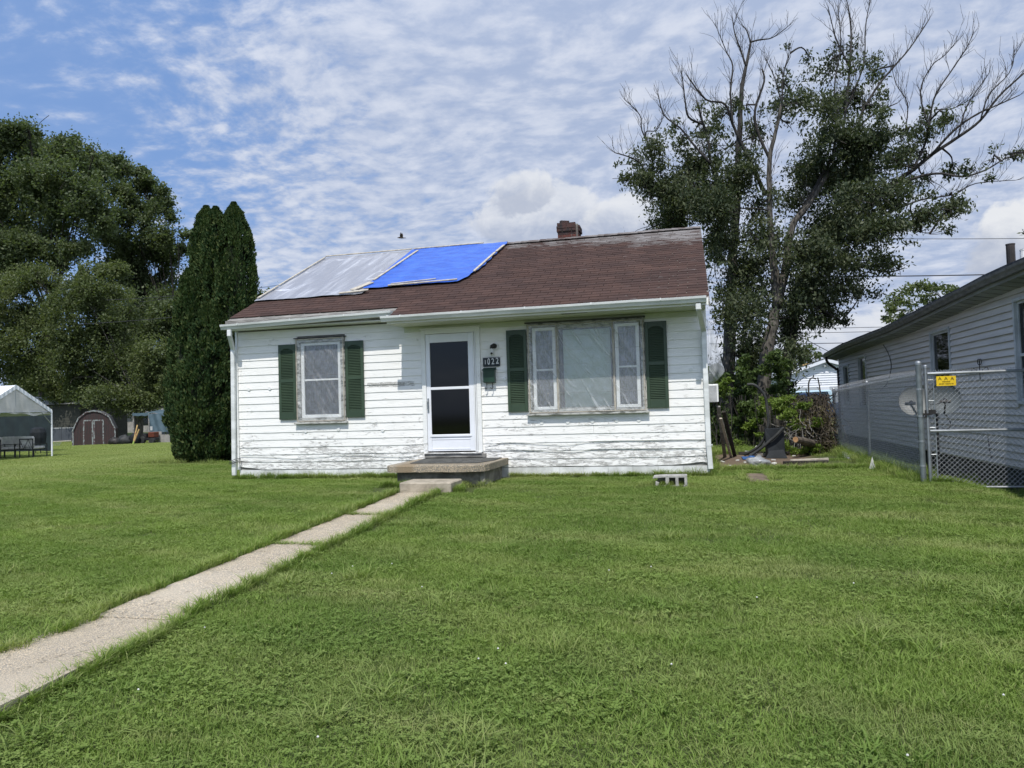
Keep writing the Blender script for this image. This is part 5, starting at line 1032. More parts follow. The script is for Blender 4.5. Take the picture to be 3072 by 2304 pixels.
D_RC = [[-1.6,8.77,7.6,0.31,0.22,0.8],[-1.04,8.57,7.43,0.43,0.36,1],[-0.56,10.4,7.58,0.59,0.52,1],[-0.5,8.73,7.17,0.54,0.48,1],[-0.59,8.61,8.2,0.36,0.42,1],[-1.31,10.43,8.54,0.33,0.27,0.5],[0.41,10.12,9.31,0.44,0.35,1],[0.02,9.46,8.8,0.25,0.25,0.8],[0.5,10.31,8.24,0.51,0.51,0.9],[0.5,9.81,8.19,0.5,0.5,0.9],[0.14,9.34,7.08,0.61,0.55,1.2],[0.17,10.28,7.41,0.64,0.58,1.2],[-0.32,10.38,6.74,0.71,0.32,1.2],[-0.32,10.24,6.72,0.71,0.32,1.2],[-1.08,9.64,6.37,0.38,0.13,0.5],[1.11,8.93,9.11,0.3,0.41,0.8],[1.77,8.9,9.38,0.23,0.32,0.8],[2.02,9.48,8.7,0.36,0.36,0.7],[1.23,10.59,8.79,0.45,0.45,0.9],[1.79,8.69,7.35,0.34,0.52,0.8],[1.35,9.05,7.32,0.53,0.53,1],[1.51,9.54,7.58,0.54,0.54,1],[0.93,8.35,6.38,0.63,0.52,1.2],[0.89,9.68,6.78,0.67,0.55,1.2],[1.83,8.63,5.64,0.62,0.51,1],[2.09,9.87,5.74,0.66,0.54,1],[3.13,9.96,10.01,0.3,0.59,0.9],[2.86,9.14,8.85,0.23,0.34,0.5],[3.52,9.25,10.65,0.18,0.26,0.8],[4.13,10.16,10.67,0.29,0.47,0.8],[4.68,9.29,10.13,0.25,0.5,0.8],[5.41,10.51,10.51,0.38,0.29,0.9],[3.04,8.31,8.98,0.44,0.38,0.7],[3.1,9.07,9.38,0.45,0.4,0.7],[4.26,10.56,9.46,0.54,0.48,1],[3.72,8.34,8.77,0.48,0.43,1],[4.71,9.82,9.56,0.4,0.4,0.9],[5.05,9.38,9.15,0.28,0.28,0.9],[3.85,8.49,8.02,0.54,0.43,1.1],[4.14,9.18,8.23,0.56,0.45,1.1],[4.87,8.78,8.0,0.48,0.37,1.1],[4.89,9.21,8.05,0.49,0.38,1.1],[6.05,10.19,8.48,0.45,0.34,1],[5.61,8.81,8.1,0.42,0.32,1],[6.18,8.76,8.18,0.36,0.26,0.9],[6.65,8.91,8.47,0.23,0.23,0.9],[3.61,10.58,7.99,0.66,0.48,1.1],[3.59,9.77,7.67,0.64,0.46,1.1],[4.54,9.39,7.46,0.78,0.44,1.2],[4.92,10.3,7.57,0.81,0.46,1.2],[5.44,9.01,7.54,0.43,0.32,1],[5.71,9.74,7.74,0.44,0.33,1],[3.39,9.77,7.01,0.64,0.41,1.1],[3.68,10.41,7.28,0.66,0.42,1.1],[4.92,10.53,6.94,1.05,0.41,1.2],[4.66,8.31,6.45,0.94,0.37,1.2],[5.9,10.52,7.04,0.51,0.28,1.1],[5.43,8.6,6.53,0.47,0.26,1.1],[7.1,9.99,7.43,0.27,0.2,0.9],[7.01,8.21,6.83,0.24,0.22,0.9],[8.01,9.7,7.39,0.18,0.17,0.8],[8.62,10.08,7.6,0.26,0.18,0.9],[6.69,10.31,7.14,0.28,0.14,0.7],[6.73,8.99,6.09,0.41,0.23,1],[6.85,9.33,6.24,0.42,0.23,1],[5.95,8.28,5.9,0.35,0.25,1],[6.19,10.28,6.07,0.61,0.25,1],[5.95,9.07,5.8,0.58,0.24,1],[4.74,8.23,5.48,0.72,0.36,1.2],[4.81,8.4,5.55,0.73,0.36,1.2],[4.04,10.09,5.97,0.99,0.58,1.3],[4.18,9.37,5.94,0.95,0.56,1.3],[3.02,8.47,5.1,0.82,0.6,1.2],[3.12,9.43,5.14,0.86,0.63,1.2],[4.46,10.06,5.11,0.86,0.4,1.2],[4.08,8.67,4.8,0.8,0.38,1.2],[5.2,9.21,4.72,0.43,0.22,1],[5.38,10.3,4.95,0.45,0.23,1],[5.52,9.39,4.7,0.27,0.13,0.8],[4.03,10.37,4.51,0.94,0.47,1.2],[3.8,8.95,4.31,0.88,0.44,1.2],[4.68,9.92,4.15,0.34,0.31,1],[3.07,8.79,4.03,0.66,0.55,1.2],[3.46,10.04,4.13,0.7,0.59,1.2],[3.67,9.82,3.64,0.57,0.29,1],[3.75,10.39,3.63,0.59,0.29,1],[3.23,8.93,3.27,0.33,0.28,0.8],[4.13,9.45,3.33,0.17,0.12,1],[2.81,10.05,3.34,0.35,0.77,1.3],[2.53,8.52,2.38,0.33,0.61,1.3],[2.94,10.14,1.64,0.35,0.47,1],[1.03,9.09,5.19,0.41,0.71,1.3],[1.65,9.69,4.82,0.48,0.84,1.2],[1.6,10.45,4.86,0.5,0.87,1.2],[0.97,8.98,3.83,0.35,0.7,1.3],[1.55,8.25,3.41,0.45,0.78,1.3],[1.77,10.12,3.35,0.49,0.85,1.3],[0.88,9.01,4.33,0.24,0.47,1.2],[1.55,9.58,2.49,0.48,0.71,1.3],[1.5,10.52,2.48,0.5,0.74,1.3],[1.09,9.82,5.97,0.49,0.37,1.1],[1.05,10.2,5.95,0.5,0.37,1.1],[1.81,9.17,3.92,0.29,0.7,0.9],[6.22,9.54,7.74,0.16,0.16,0.3],[2.01,8.98,6.62,0.35,0.46,0.8],[0.67,10.36,7.57,0.51,0.51,1],[0.6,10.16,7.55,0.5,0.5,1]]
D_TA = [[-54.84,33.57,22.19,2.52,2.52],[-53.75,34.42,23.54,1.9,1.47],[-53.43,36.2,24.47,1.5,1.29],[-52.56,36.97,24.64,1.29,1.29],[-50.67,36.57,23.24,1.48,1.26],[-46.74,35.32,22.21,1.41,1.41],[-48.17,38.26,22.63,1.26,1.48],[-53.7,36.62,22.18,2.37,1.94],[-48.3,34.28,20.21,2.21,1.6],[-45.3,33.84,19.61,1.75,1.55],[-47.88,38.37,21.04,1.47,1.26],[-46.69,38.44,21.29,1.04,1.04],[-56.7,38.1,20.59,2.69,1.79],[-51.71,36.52,19.33,2.12,1.48],[-47.33,35.06,18.01,2.2,1.4],[-44.09,33.96,17.58,1.73,1.15],[-43.74,34.79,16.79,1.36,1.16],[-54.87,34.61,17.41,2.54,2.12],[-55.44,38.14,17.95,1.99,1.33],[-49.43,37.96,16.67,1.69,1.27],[-58.79,37.39,21.15,2.71,2.03],[-47.29,34.24,18.95,1.39,1.19],[-51.65,34.69,14.79,1.24,1.24],[-45.72,35.0,14.71,1.18,0.99],[-58.26,38.24,14.93,2.04,1.81]]
D_TB = [[-50.12,42.65,23.87,1.13,1.13],[-51.03,45.16,24.56,1.17,1.17],[-49.27,44.72,23.25,1.15,1.15],[-47.24,44.19,22.3,1.01,0.9],[-47.5,45.84,21.62,1.14,1.03],[-48.51,43.05,21.15,1.56,1.34],[-47.42,44.1,20.37,1.57,1.34],[-44.46,42.63,19.15,0.97,1.08],[-49.06,42.39,19.32,1.33,1.11],[-47.08,42.13,18.15,1.74,1.31],[-45.88,43.27,17.93,1.75,1.31],[-43.74,42.49,16.83,1.07,1.07],[-42.28,42.25,16.65,0.84,0.74],[-44.28,45.97,17.92,0.45,0.56],[-48.45,43.16,16.61,1.78,1.34],[-48.28,45.56,16.31,1.83,1.37],[-45.63,44.81,15.95,1.11,1.11],[-44.17,44.93,16.44,0.77,0.55],[-48.65,44.62,14.21,2.04,1.36],[-47.15,45.81,14.31,1.36,1.36],[-48.3,45.51,12.58,1.82,1.37],[-49.14,44.88,11.57,1.36,1.36],[-45.46,44.24,12.02,1.1,1.32],[-47.26,44.78,10.29,2.02,1.34],[-48.74,44.89,8.84,1.36,1.36],[-45.72,44.21,8.24,1.32,1.76],[-47.13,44.01,6.59,1.99,1.11],[-48.12,42.62,7.49,1.54,1.32],[-46.95,45.38,5.12,1.35,1.35],[-48.42,43.94,5.12,1.78,1.34],[-48.6,42.27,13.07,1.1,1.32],[-50.23,42.67,17.79,1.35,1.12],[-48.43,45.5,4.01,1.81,0.91],[-49.11,43.02,9.45,1.33,1.33]]
D_TC = [[-44.23,29.61,11.4,1.44,0.9],[-47.21,30.66,11.17,1.32,1.13],[-44.73,31.3,11.26,1.11,0.93],[-40.12,29.38,11.07,1.04,0.69],[-38.77,29.59,11.29,1.2,0.69],[-37.35,29.72,11.36,0.85,0.51],[-38.75,28.3,9.8,1.51,1.01],[-39.9,31.36,10.18,1.42,1.06],[-40.41,28.27,9.2,1.53,1.02],[-47.57,31.66,9.48,1.91,1.34],[-47.65,28.75,9.43,1.84,1.84],[-38.37,28.76,8.57,1.51,1.01],[-38.6,31.25,8.59,1.22,0.87],[-44.62,31.16,8.33,1.84,1.11],[-40.35,29.04,7.29,1.72,1.2],[-38.87,30.19,7.32,1.55,1.03],[-46.43,29.92,7.1,1.84,1.47],[-45.54,30.79,6.22,1.85,1.11],[-41.06,28.87,5.89,1.72,1.03],[-41.21,31.17,5.9,1.61,1.07],[-39.65,31.79,5.86,1.42,0.89],[-50.01,30.74,6.74,1.92,1.92],[-47.84,31.52,4.98,1.9,0.95],[-45.09,31.57,4.57,1.67,1.11],[-40.56,29.57,4.47,1.38,1.04],[-40.24,31.25,4.37,1.41,0.88],[-38.45,31.2,4.0,1.04,0.87],[-37.33,30.31,2.78,0.68,0.51],[-37.45,28.59,2.77,1.32,0.99],[-40.89,30.43,3.34,1.41,0.88],[-44.27,31.48,3.32,1.29,0.74],[-37.1,29.3,3.05,1.0,0.67],[-45.48,30.53,3.95,1.28,0.73]]
D_TD = [[10.38,28.95,6.22,0.43,0.43],[10.82,28.24,6.5,0.46,0.37],[11.0,26.89,6.54,0.4,0.31],[11.85,28.32,6.55,0.46,0.32],[12.12,27.41,6.39,0.4,0.27],[12.93,28.86,6.45,0.36,0.23],[9.99,28.39,5.66,0.28,0.37],[10.47,27.54,5.82,0.54,0.41],[11.78,28.95,6.03,0.65,0.42],[9.85,28.3,5.14,0.23,0.19],[10.24,27.61,5.24,0.46,0.27],[11.39,28.8,5.42,0.56,0.28],[9.77,28.94,5.32,0.14,0.14]]
D_TE = [[7.16,34.79,4.24,0.4,0.34],[6.58,34.77,4.15,0.4,0.34],[6.73,34.32,3.69,0.51,0.34],[7.42,34.4,3.84,0.22,0.22],[6.05,34.21,4.01,0.45,0.45],[6.34,34.05,3.39,0.56,0.34],[5.79,34.97,3.77,0.46,0.46]]
D_TF = [[8.29,8.91,5.32,0.11,0.11],[8.23,8.75,5.05,0.12,0.11],[8.47,9.13,4.94,0.14,0.14],[8.52,9.0,5.21,0.13,0.18],[8.61,9.03,4.95,0.13,0.18]]
D_VD = [[0.77,7.56,1.85,0.13,0.13],[0.82,7.45,1.54,0.13,0.18],[1.35,7.17,1.11,0.19,0.26],[1.52,8.04,1.39,0.18,0.18],[1.59,7.01,0.84,0.19,0.17],[1.33,7.6,1.9,0.18,0.22],[2.06,8.08,1.58,0.13,0.13],[1.77,7.1,2.09,0.17,0.17],[2.17,7.67,2.1,0.13,0.26],[2.26,7.74,1.8,0.13,0.26],[1.95,7.05,2.3,0.13,0.13],[1.44,7.45,0.51,0.22,0.13],[1.64,7.84,0.36,0.22,0.11],[1.21,7.54,0.75,0.18,0.26],[1.41,7.87,2.33,0.13,0.22],[2.09,7.19,2.42,0.13,0.17],[1.47,7.29,1.65,0.13,0.13],[2.33,7.13,2.16,0.11,0.13],[2.23,7.61,1.52,0.11,0.11],[0.66,8.11,0.27,0.09,0.16],[0.66,7.71,0.01,0.1,0.13],[0.73,7.93,0.51,0.07,0.14],[2.41,7.46,0.49,0.11,0.19],[2.43,7.9,0.22,0.11,0.11]]
D_VL = [[0.87,6.36,1.81,0.13,0.08],[0.76,6.47,1.66,0.13,0.11],[0.9,6.7,1.6,0.11,0.09],[2.06,6.74,1.27,0.17,0.09],[2.2,6.55,1.27,0.16,0.09],[2.07,6.35,1.1,0.16,0.1],[1.98,6.46,1.01,0.12,0.08],[2.29,6.43,1.31,0.1,0.06],[1.68,6.47,1.09,0.12,0.1],[1.53,6.79,0.8,0.13,0.08],[1.52,6.42,0.49,0.1,0.05],[1.4,6.83,0.69,0.13,0.11],[1.31,6.83,0.63,0.11,0.08],[1.02,6.33,0.33,0.1,0.06],[1.15,6.53,0.16,0.17,0.08],[1.48,6.6,0.13,0.19,0.04],[1.87,6.31,1.21,0.1,0.08],[1.69,6.55,1.3,0.1,0.1]]
D_TA += [[-51.63,34.03,24.34,0.72,0.62],[-50.99,34.37,24.3,0.62,0.54],[-50.32,35.08,24.53,0.7,0.58],[-49.83,35.39,24.02,0.58,0.5],[-48.96,35.23,22.93,0.57,0.53],[-46.74,34.73,22.92,0.68,0.52],[-46.7,35.9,23.24,0.69,0.53],[-45.17,35.25,22.26,0.55,0.48],[-43.42,34.31,21.53,0.5,0.42],[-50.21,34.14,15.22,1.62,1.21],[-50.1,35.95,15.6,1.65,1.24],[-51.19,35.98,14.32,1.67,1.25],[-48.98,35.84,14.47,1.64,1.23],[-52.23,35.21,13.92,1.67,1.25],[-52.39,34.62,15.17,1.66,1.24],[-46.29,34.18,14.58,1.18,0.98]]
D_TB += [[-50.44,42.52,24.53,0.59,0.5],[-48.59,42.44,24.49,0.71,0.58],[-48.73,43.86,23.9,0.63,0.54],[-47.44,43.79,23.59,0.67,0.49],[-46.37,43.56,22.7,0.62,0.49],[-43.84,42.3,21.04,0.6,0.51],[-43.57,42.48,20.14,0.47,0.51],[-43.33,42.6,18.67,0.47,0.51],[-44.64,43.9,18.25,0.48,0.44],[-41.4,42.33,16.93,0.46,0.38],[-49.75,43.58,15.27,1.58,1.35],[-48.21,43.36,15.11,1.34,1.11]]
# ================================================================== trees
def leaves(centres, size, aspect=.5, droop=.0, upbias=.25, jit=.35, norm=None):
    """one folded pointed leaf (a quad) at each centre"""
    C_ = np.asarray(centres); n = len(C_)
    a = rng.normal(size=(n, 3)); a[:, 2] -= droop; a /= np.linalg.norm(a, axis=1)[:, None]
    nn = rng.normal(size=(n, 3)); nn[:, 2] = np.abs(nn[:, 2])+upbias
    if norm is not None: nn += norm
    nn /= np.linalg.norm(nn, axis=1)[:, None]
    b_ = np.cross(nn, a); b_ /= np.linalg.norm(b_, axis=1)[:, None]+1e-9; nn = np.cross(a, b_)
    s_ = (size*rng.uniform(1-jit, 1+jit, n))[:, None]
    v = np.stack([C_-a*s_*.5, C_+b_*s_*aspect*.5-nn*s_*.06, C_+a*s_*.5-nn*s_*.12, C_-b_*s_*aspect*.5-nn*s_*.06], 1)
    return v.reshape(-1, 3)
def cluster_points(cl, per, sub=.30, shell=.55, fill=None):
    """leaf positions: each mass is split into small sprays so that gaps stay between them"""
    out = []
    for c in cl:
        x, y, z, rx, rz_ = c[:5]; den = c[5] if len(c) > 5 else 1.0; ry = (rx+rz_)/2*.9
        k = max(5, int(26*den)) if fill is None else fill
        d_ = rng.normal(size=(k, 3)); d_ /= np.linalg.norm(d_, axis=1)[:, None]
        q = rng.uniform(shell**2, 1, k)**.5*rng.uniform(.7, 1.28, k)
        s0 = d_*q[:, None]*[rx, ry, rz_]+[x, y, z]
        n = int(per*den*rx*rz_/k)+1
        sg = sub*(rx+rz_)/2
        pts = s0[:, None, :]+rng.normal(size=(k, n, 3))*[sg, sg, sg*.55]
        out.append(pts.reshape(-1, 3))
    return np.concatenate(out)
def carve(P, f, keep, seed):
    """drop leaves where a lumpy field is low, so that crowns get ragged edges and gaps"""
    r_ = np.random.default_rng(seed); v = np.zeros(len(P))
    for o in range(3):
        for _ in range(4):
            k = r_.normal(size=3); k *= f*(1.9**o)/np.linalg.norm(k); v += np.sin(P @ k + r_.uniform(0, 6.28))*(.62**o)
    q = np.quantile(v, 1-keep); return P[v > q+rng.normal(0, .18, len(P))]
def limbs_mesh(L, n=9, wob=.02):
    m = MB()
    for pts in L:
        P_ = spline([p[:3] for p in pts], 4); rr = []
        for i in range(len(pts)-1): rr += [pts[i][3]+(pts[i+1][3]-pts[i][3])*k/4 for k in range(4)]
        rr.append(pts[-1][3]); P_ = [p+Vector((U(-wob, wob), U(-wob, wob), 0))*min(1, r_*8) for p, r_ in zip(P_, rr)]
        m.tube(P_, rr, n if rr[0] > .06 else 5, True)
    return m
# ---- the big half-dead maple
MP = thing('half_dead_maple', (1.6, 9.3, .1), 'big broad maple behind the white house, its top limbs bare and dead', 'tree')
limbs_mesh([l for l in D_RL if l[0][3] > .11]).build('trunk', 'bark', MP, smooth=True)
limbs_mesh([l for l in D_RL if l[0][3] <= .11]).build('dead_limbs', 'dead_twig', MP, smooth=True)
allp = [(Vector(p[:3]), p[3]) for L in D_RL for p in L]
def nearest(c):
    best = None
    for L in D_RL:
        for i in range(len(L)-1):
            a, b_ = Vector(L[i][:3]), Vector(L[i+1][:3])
            if a.z > c.z+.3 and b_.z > c.z+.3: continue
            t = max(0, min(1, (c-a).dot(b_-a)/max((b_-a).length_squared, 1e-6))); p = a.lerp(b_, t); d_ = (p-c).length
            if best is None or d_ < best[0]: best = (d_, p)
    return best[1] if best else allp[0][0]
m = MB()
for c in D_RC:
    cc = Vector(c[:3]); p = nearest(cc)
    mid = p.lerp(cc, .5)+Vector((U(-.15, .15), U(-.15, .15), U(0, .2))); m.tube(spline([p, mid, cc], 4), [.03-.0025*i for i in range(9)], 5)
    for _ in range(6):
        e = cc+Vector((random.gauss(0, c[3]*.7), random.gauss(0, c[3]*.7), random.gauss(0, c[4]*.7))); m.tube(spline([mid.lerp(cc, U(.3, 1)), cc.lerp(e, .5)+Vector((0, 0, U(0, .1))), e], 3), [.012]*3+[.008]*3+[.005], 3, False)
tag(m.build('branches', 'dark_bark', MP), kind='stuff')
m = MB()                                                        # bare twigs on every thin limb
def twigs(p, d_, L, r_, lev):
    n = 4; pts = [p.copy()]; q = p.copy(); dd = d_.copy()
    for i in range(n):
        dd = (dd+Vector((U(-.22, .22), U(-.25, .25), U(-.04, .26)))).normalized(); q = q+dd*L/n; pts.append(q.copy())
        if lev > 0 and random.random() < .75:
            side = (dd+Vector((U(-.9, .9), U(-.7, .7), U(-.1, .6)))).normalized(); twigs(q, side, L*U(.45, .75), r_*.7, lev-1)
    m.tube(pts, [max(.0035, r_*(1-.17*i)) for i in range(n+1)], 3, False)
for L in D_RL:
    if L[-1][3] > .055 or L[-1][2] < 5.0: continue
    for i in range(len(L)-1):
        a, b_ = Vector(L[i][:3]), Vector(L[i+1][:3]); ln = (b_-a).length; dr = (b_-a).normalized()
        if L[i][3] > .16: continue
        for _ in range(int(ln/.17)+1):
            t = random.random(); p = a.lerp(b_, t)
            if p.z < 4.6: continue
            side = (dr*1.0+Vector((U(-.75, .75), U(-.6, .6), U(-.1, .8)))).normalized(); twigs(p, side, U(.25, .75), .008, 1)
    e = Vector(L[-1][:3]); dr = (e-Vector(L[-2][:3])).normalized()
    for _ in range(3): twigs(e, (dr+Vector((U(-.4, .4), U(-.3, .3), U(-.1, .4)))).normalized(), U(.2, .4), .006, 0)
tag(m.build('bare_twigs', 'dead_twig', MP), kind='stuff')
D_RC = [c for c in D_RC if not (c[2] < 1.9 and c[0] > 2.3)]
RC2 = D_RC+[[c[0]+U(-.7, .7), c[1]+U(-.6, .6), c[2]+U(-.5, .5), c[3]*.6, c[4]*.6, .7] for c in D_RC if c[2] > 5.0]+[[c[0]+U(-.35, .35), c[1]+U(-.5, .5), c[2]+U(-.1, .5), c[3]*.7, c[4]*.8, .8] for c in D_RC if c[2] > 6.3]+[[c[0]+U(-.3, .3), c[1]+U(-.5, .5), c[2]+U(-.25, .25), c[3]*.8, c[4]*.8, c[5]] for c in D_RC if c[5] >= .9 and c[2] < 8.3]
P_ = carve(cluster_points(RC2, 3400, .40, .1), 4.6, .62, 5)
# brown-green dead leaves caught in the brush pile
npmesh('dead_leaves', leaves(cluster_points([[2.60, 5.0, .78, .33, .5], [2.5, 5.0, .4, .38, .28], [2.3, 4.7, .7, .22, .28], [2.75, 4.9, .25, .3, .15]], 22000, .35, .1, 34), .05, .5, .5), 4, 'brush_leaf', BR)
npmesh('crown', leaves(P_, .108, .42, .8, .2), 4, 'maple_leaf', MP)
# vines and shrubs on and round its trunks
T = thing('ivy_thicket', (1.6, 7.3, .1), 'dark leafy thicket climbing the maple trunks beside the white house', 'bush')
npmesh('foliage', leaves(cluster_points(D_VD, 14000, .3, .2, 16), .085, .6, .3), 4, 'vine_leaf', T)
m = MB()
for i in range(60):
    c = random.choice(D_VD); m.tube(curve(((c[0]+U(-.1, .1), c[1]+U(0, .2), .1), (U(-.2, .2), U(-.1, .1), 1)), 8, .17, .2, -.05), .008, 3, False)
m.build('stems', 'dead_twig', T)
D_VL += [[2.0, 4.6, .95, .16, .12], [2.15, 4.5, .75, .16, .12], [2.3, 4.5, 1.15, .16, .10], [1.9, 4.4, .35, .12, .12], [2.1, 4.2, .22, .16, .08], [2.45, 4.4, .25, .18, .10], [1.9, 5.4, 1.2, .2, .12], [2.1, 5.4, 1.3, .2, .10], [2.55, 4.5, .8, .12, .10]]
T = thing('lime_green_bush', (1.8, 6.5, .1), 'bright lime-green bush in front of the dark thicket', 'bush')
npmesh('foliage', leaves(cluster_points(D_VL, 13000, .3, .2, 14), .07, .6, .3), 4, 'lime_leaf', T)
m = MB()
for c in D_VL: m.tube(curve(((c[0]+U(-.1, .1), c[1]+.1, .1), ((0, 0, 1))), 8, max(.05, c[2]/8), .12, 0), .007, 3, False)
m.build('stems', 'dead_twig', T)
# ---- broad trees on the left and far right
def bigtree(name, loc, label, cl, per, size, leafm, barkm, trunk, fill=30, sub=.36, cf=1.9):
    T = thing(name, loc, label, 'tree', None)
    base = Vector(trunk[0]); m = MB(); fork = Vector(trunk[1]); r_ = trunk[2]
    m.tube(spline([base, base.lerp(fork, .5)+Vector((U(-.2, .2), 0, 0)), fork], 4), [r_*(1.15-.3*i/8) for i in range(9)], 10)
    for ci_, c in enumerate(cl):
        if ci_ % 3: continue
        cc = Vector(c[:3]); mid = fork.lerp(cc, .5)+Vector((0, 0, U(-.05, .10)*(cc-fork).length))
        st = fork if cc.z > fork.z-1 else base.lerp(fork, .7)
        P_ = spline([st, st.lerp(mid, .6), mid.lerp(cc, .3), cc], 3); k = len(P_); m.tube(P_, [r_*.17*(1-.85*i/(k-1)) for i in range(k)], 5)
        for _ in range(4):
            e = cc+Vector((random.gauss(0, c[3]*.7), random.gauss(0, c[3]*.5), random.gauss(0, c[4]*.7))); m.tube(spline([mid.lerp(cc, .5), cc.lerp(e, .4), e], 3), r_*.05, 3, False)
    m.build('trunk', barkm, T, smooth=True)
    npmesh('crown', leaves(carve(cluster_points(cl, per, sub, .12, fill), cf, .70, len(name)), size, .6, .3, .35), 4, leafm, T)
    return T
D_TA += [[x, y, z, r_, r_*.8] for x, y, z, r_ in ((-41, 37, 9.2, 2.2), (-39.5, 38, 8.6, 2.0), (-37.5, 38, 9.6, 2.0), (-36, 38, 8.4, 2.0), (-43, 37, 8.0, 2.2), (-38, 38, 7.2, 2.0), (-35.2, 38, 10.5, 1.8))]
D_TC += [[x, y, z, r_, r_*.8] for x, y, z, r_ in ((-36, 30, 3.0, 1.6), (-34.5, 30, 4.0, 1.5), (-33.5, 30.5, 5.4, 1.4), (-32.5, 31, 3.6, 1.3), (-38, 30, 6.0, 1.6), (-35.2, 30, 5.6, 1.4), (-31.6, 31, 4.6, 1.2), (-33, 31, 2.8, 1.1))]
D_TB += [[x, y, z, r_, r_*.8] for x, y, z, r_ in ((-37, 43, 8, 2.2), (-35, 42.5, 6.2, 2.2), (-33, 42.5, 8.2, 2.0), (-34, 42.5, 10, 2.0), (-32, 42.5, 5.2, 2.0))]
bigtree('broad_maple', (-50, 36, -.2), 'tall broad tree at the left edge with visible dark limbs', D_TA, 1900, .235, 'far_leaf', 'dark_bark', ((-50, 36, -.3), (-49.5, 36, 9.5), .5), 46)
bigtree('dark_maple', (-39, 44, -.2), 'dark tree just left of the cedars reaching behind the front foliage', D_TB, 1700, .25, 'far_leaf', 'dark_bark', ((-44, 44, -.3), (-44, 44, 7), .42), 46)
bigtree('olive_maple', (-36, 30, -.2), 'lower olive-green tree hanging over the red barn shed', D_TC, 3400, .165, 'olive_leaf', 'bark', ((-36.6, 30.4, -.3), (-36.4, 30.2, 2.6), .3), 46, cf=2.6)
bigtree('round_tree', (13, 28, -.2), 'round green tree showing above the grey house roof', D_TD, 1500, .17, 'olive_leaf', 'dark_bark', ((13.5, 28, -.2), (13.6, 28, 4.5), .25), 40)
bigtree('background_tree', (4, 34, 0), 'dark tree behind the white garage left of the grey eave corner', D_TE, 900, .22, 'far_leaf', 'dark_bark', ((4.2, 34, -.1), (4.2, 34, 1.5), .25), 40)
bigtree('edge_tree', (13.5, 9, 0), 'leafy branch tips of a tree at the right picture edge by the vent pipe', D_TF, 260, .11, 'maple_leaf', 'dark_bark', ((10.2, 9.3, 0), (9.9, 9.2, 4.0), .12), 10, .3)
# far tree line closing the horizon left and right
def masscl(x0, x1, y, z0, z1, n, r_):
    return [[U(x0, x1), y+U(-3, 3), U(z0, z1), U(.7, 1.2)*r_, U(.7, 1.1)*r_] for _ in range(n)]
tl = masscl(-78, -30, 62, 1, 5.5, 60, 3.2)+masscl(-30, 0, 64, 0, 3.0, 30, 2.4)+masscl(2, 40, 58, .5, 2.4, 36, 2.2)
tag(npmesh('distant_treeline', leaves(cluster_points(tl, 150, .3, .3, 24), .45, .6), 4, 'far_leaf'), 'far belt of trees closing the gaps along the horizon', 'tree line', kind='stuff')
T = thing('dark_hedge', (.9, 13, 0), 'dark overgrown hedge closing the gap behind the maple trunks', 'bush')
hc = [[U(-.6, 3.0), U(12, 14.5), U(.2, 2.3), U(.35, .6), U(.35, .55)] for _ in range(46)]+[[U(.45, 1.0), U(8.4, 9.5), U(.1, 2.2), .2, .25] for _ in range(14)]
npmesh('foliage', leaves(cluster_points(hc, 3200, .35, .1, 16), .12, .6, .3), 4, 'vine_leaf', T)
m = MB()
for c in hc[::2]: m.tube([(c[0], c[1], -.1), (c[0], c[1], c[2])], .02, 4)
m.build('stems', 'dark_bark', T)
# ---- columnar cedars
def cedar(loc, top, prof, label, n, lean=(0, 0)):
    T = thing('columnar_cedar', loc, label, 'cedar', 'columnar cedars beside the white house')
    z0 = loc[2]; H_ = top-z0
    zs = rng.uniform(0, 1, n)**.9; th = rng.uniform(0, 2*np.pi, n)
    rad = np.interp(zs*H_+z0, [p[0] for p in prof], [p[1] for p in prof])
    # feathery vertical plumes: bumps in angle and height
    k = 300; pa = rng.uniform(0, 2*np.pi, k); pz = rng.uniform(0, 1, k); pr = rng.uniform(.0, .30, k)
    idx = rng.integers(0, k, n)
    th = pa[idx]+rng.normal(0, .12, n); zs = np.clip(pz[idx]+rng.normal(0, .022, n)+.02, 0, 1)
    rad = np.interp(zs*H_+z0, [p[0] for p in prof], [p[1] for p in prof])
    rr = rad*(1-pr[idx]+.24*np.exp(-((th-pa[idx])/.12)**2))*(1-rng.exponential(.07, n))
    rr *= 1+.05*np.sin(zs*31+pa[idx]*2)
    X_ = loc[0]+lean[0]*zs+rr*np.cos(th); Y_ = loc[1]+lean[1]*zs+rr*np.sin(th); Z_ = z0+zs*H_
    C_ = np.stack([X_, Y_, Z_], 1); out = np.stack([np.cos(th), np.sin(th), np.full(n, .25)], 1)
    s_ = (.075*rng.uniform(.6, 1.5, n))[:, None]
    a = out*.55+np.stack([np.zeros(n), np.zeros(n), np.ones(n)], 1)*.8+rng.normal(0, .38, (n, 3)); a /= np.linalg.norm(a, axis=1)[:, None]
    nn = out+rng.normal(0, .7, (n, 3)); b_ = np.cross(nn, a); b_ /= np.linalg.norm(b_, axis=1)[:, None]
    v = np.stack([C_-a*s_*.5, C_+b_*s_*.28, C_+a*s_*.6, C_-b_*s_*.28], 1).reshape(-1, 3)
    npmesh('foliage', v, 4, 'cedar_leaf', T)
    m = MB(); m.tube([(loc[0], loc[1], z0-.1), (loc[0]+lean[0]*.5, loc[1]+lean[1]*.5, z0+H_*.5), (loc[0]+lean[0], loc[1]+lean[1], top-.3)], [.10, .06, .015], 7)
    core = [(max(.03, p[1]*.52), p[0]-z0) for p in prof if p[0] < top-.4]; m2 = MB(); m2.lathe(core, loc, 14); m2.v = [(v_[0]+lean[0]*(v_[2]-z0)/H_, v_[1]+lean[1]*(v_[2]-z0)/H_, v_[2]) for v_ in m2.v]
    m.add(m2.v, m2.f); m.build('trunk', 'dark_core', T)
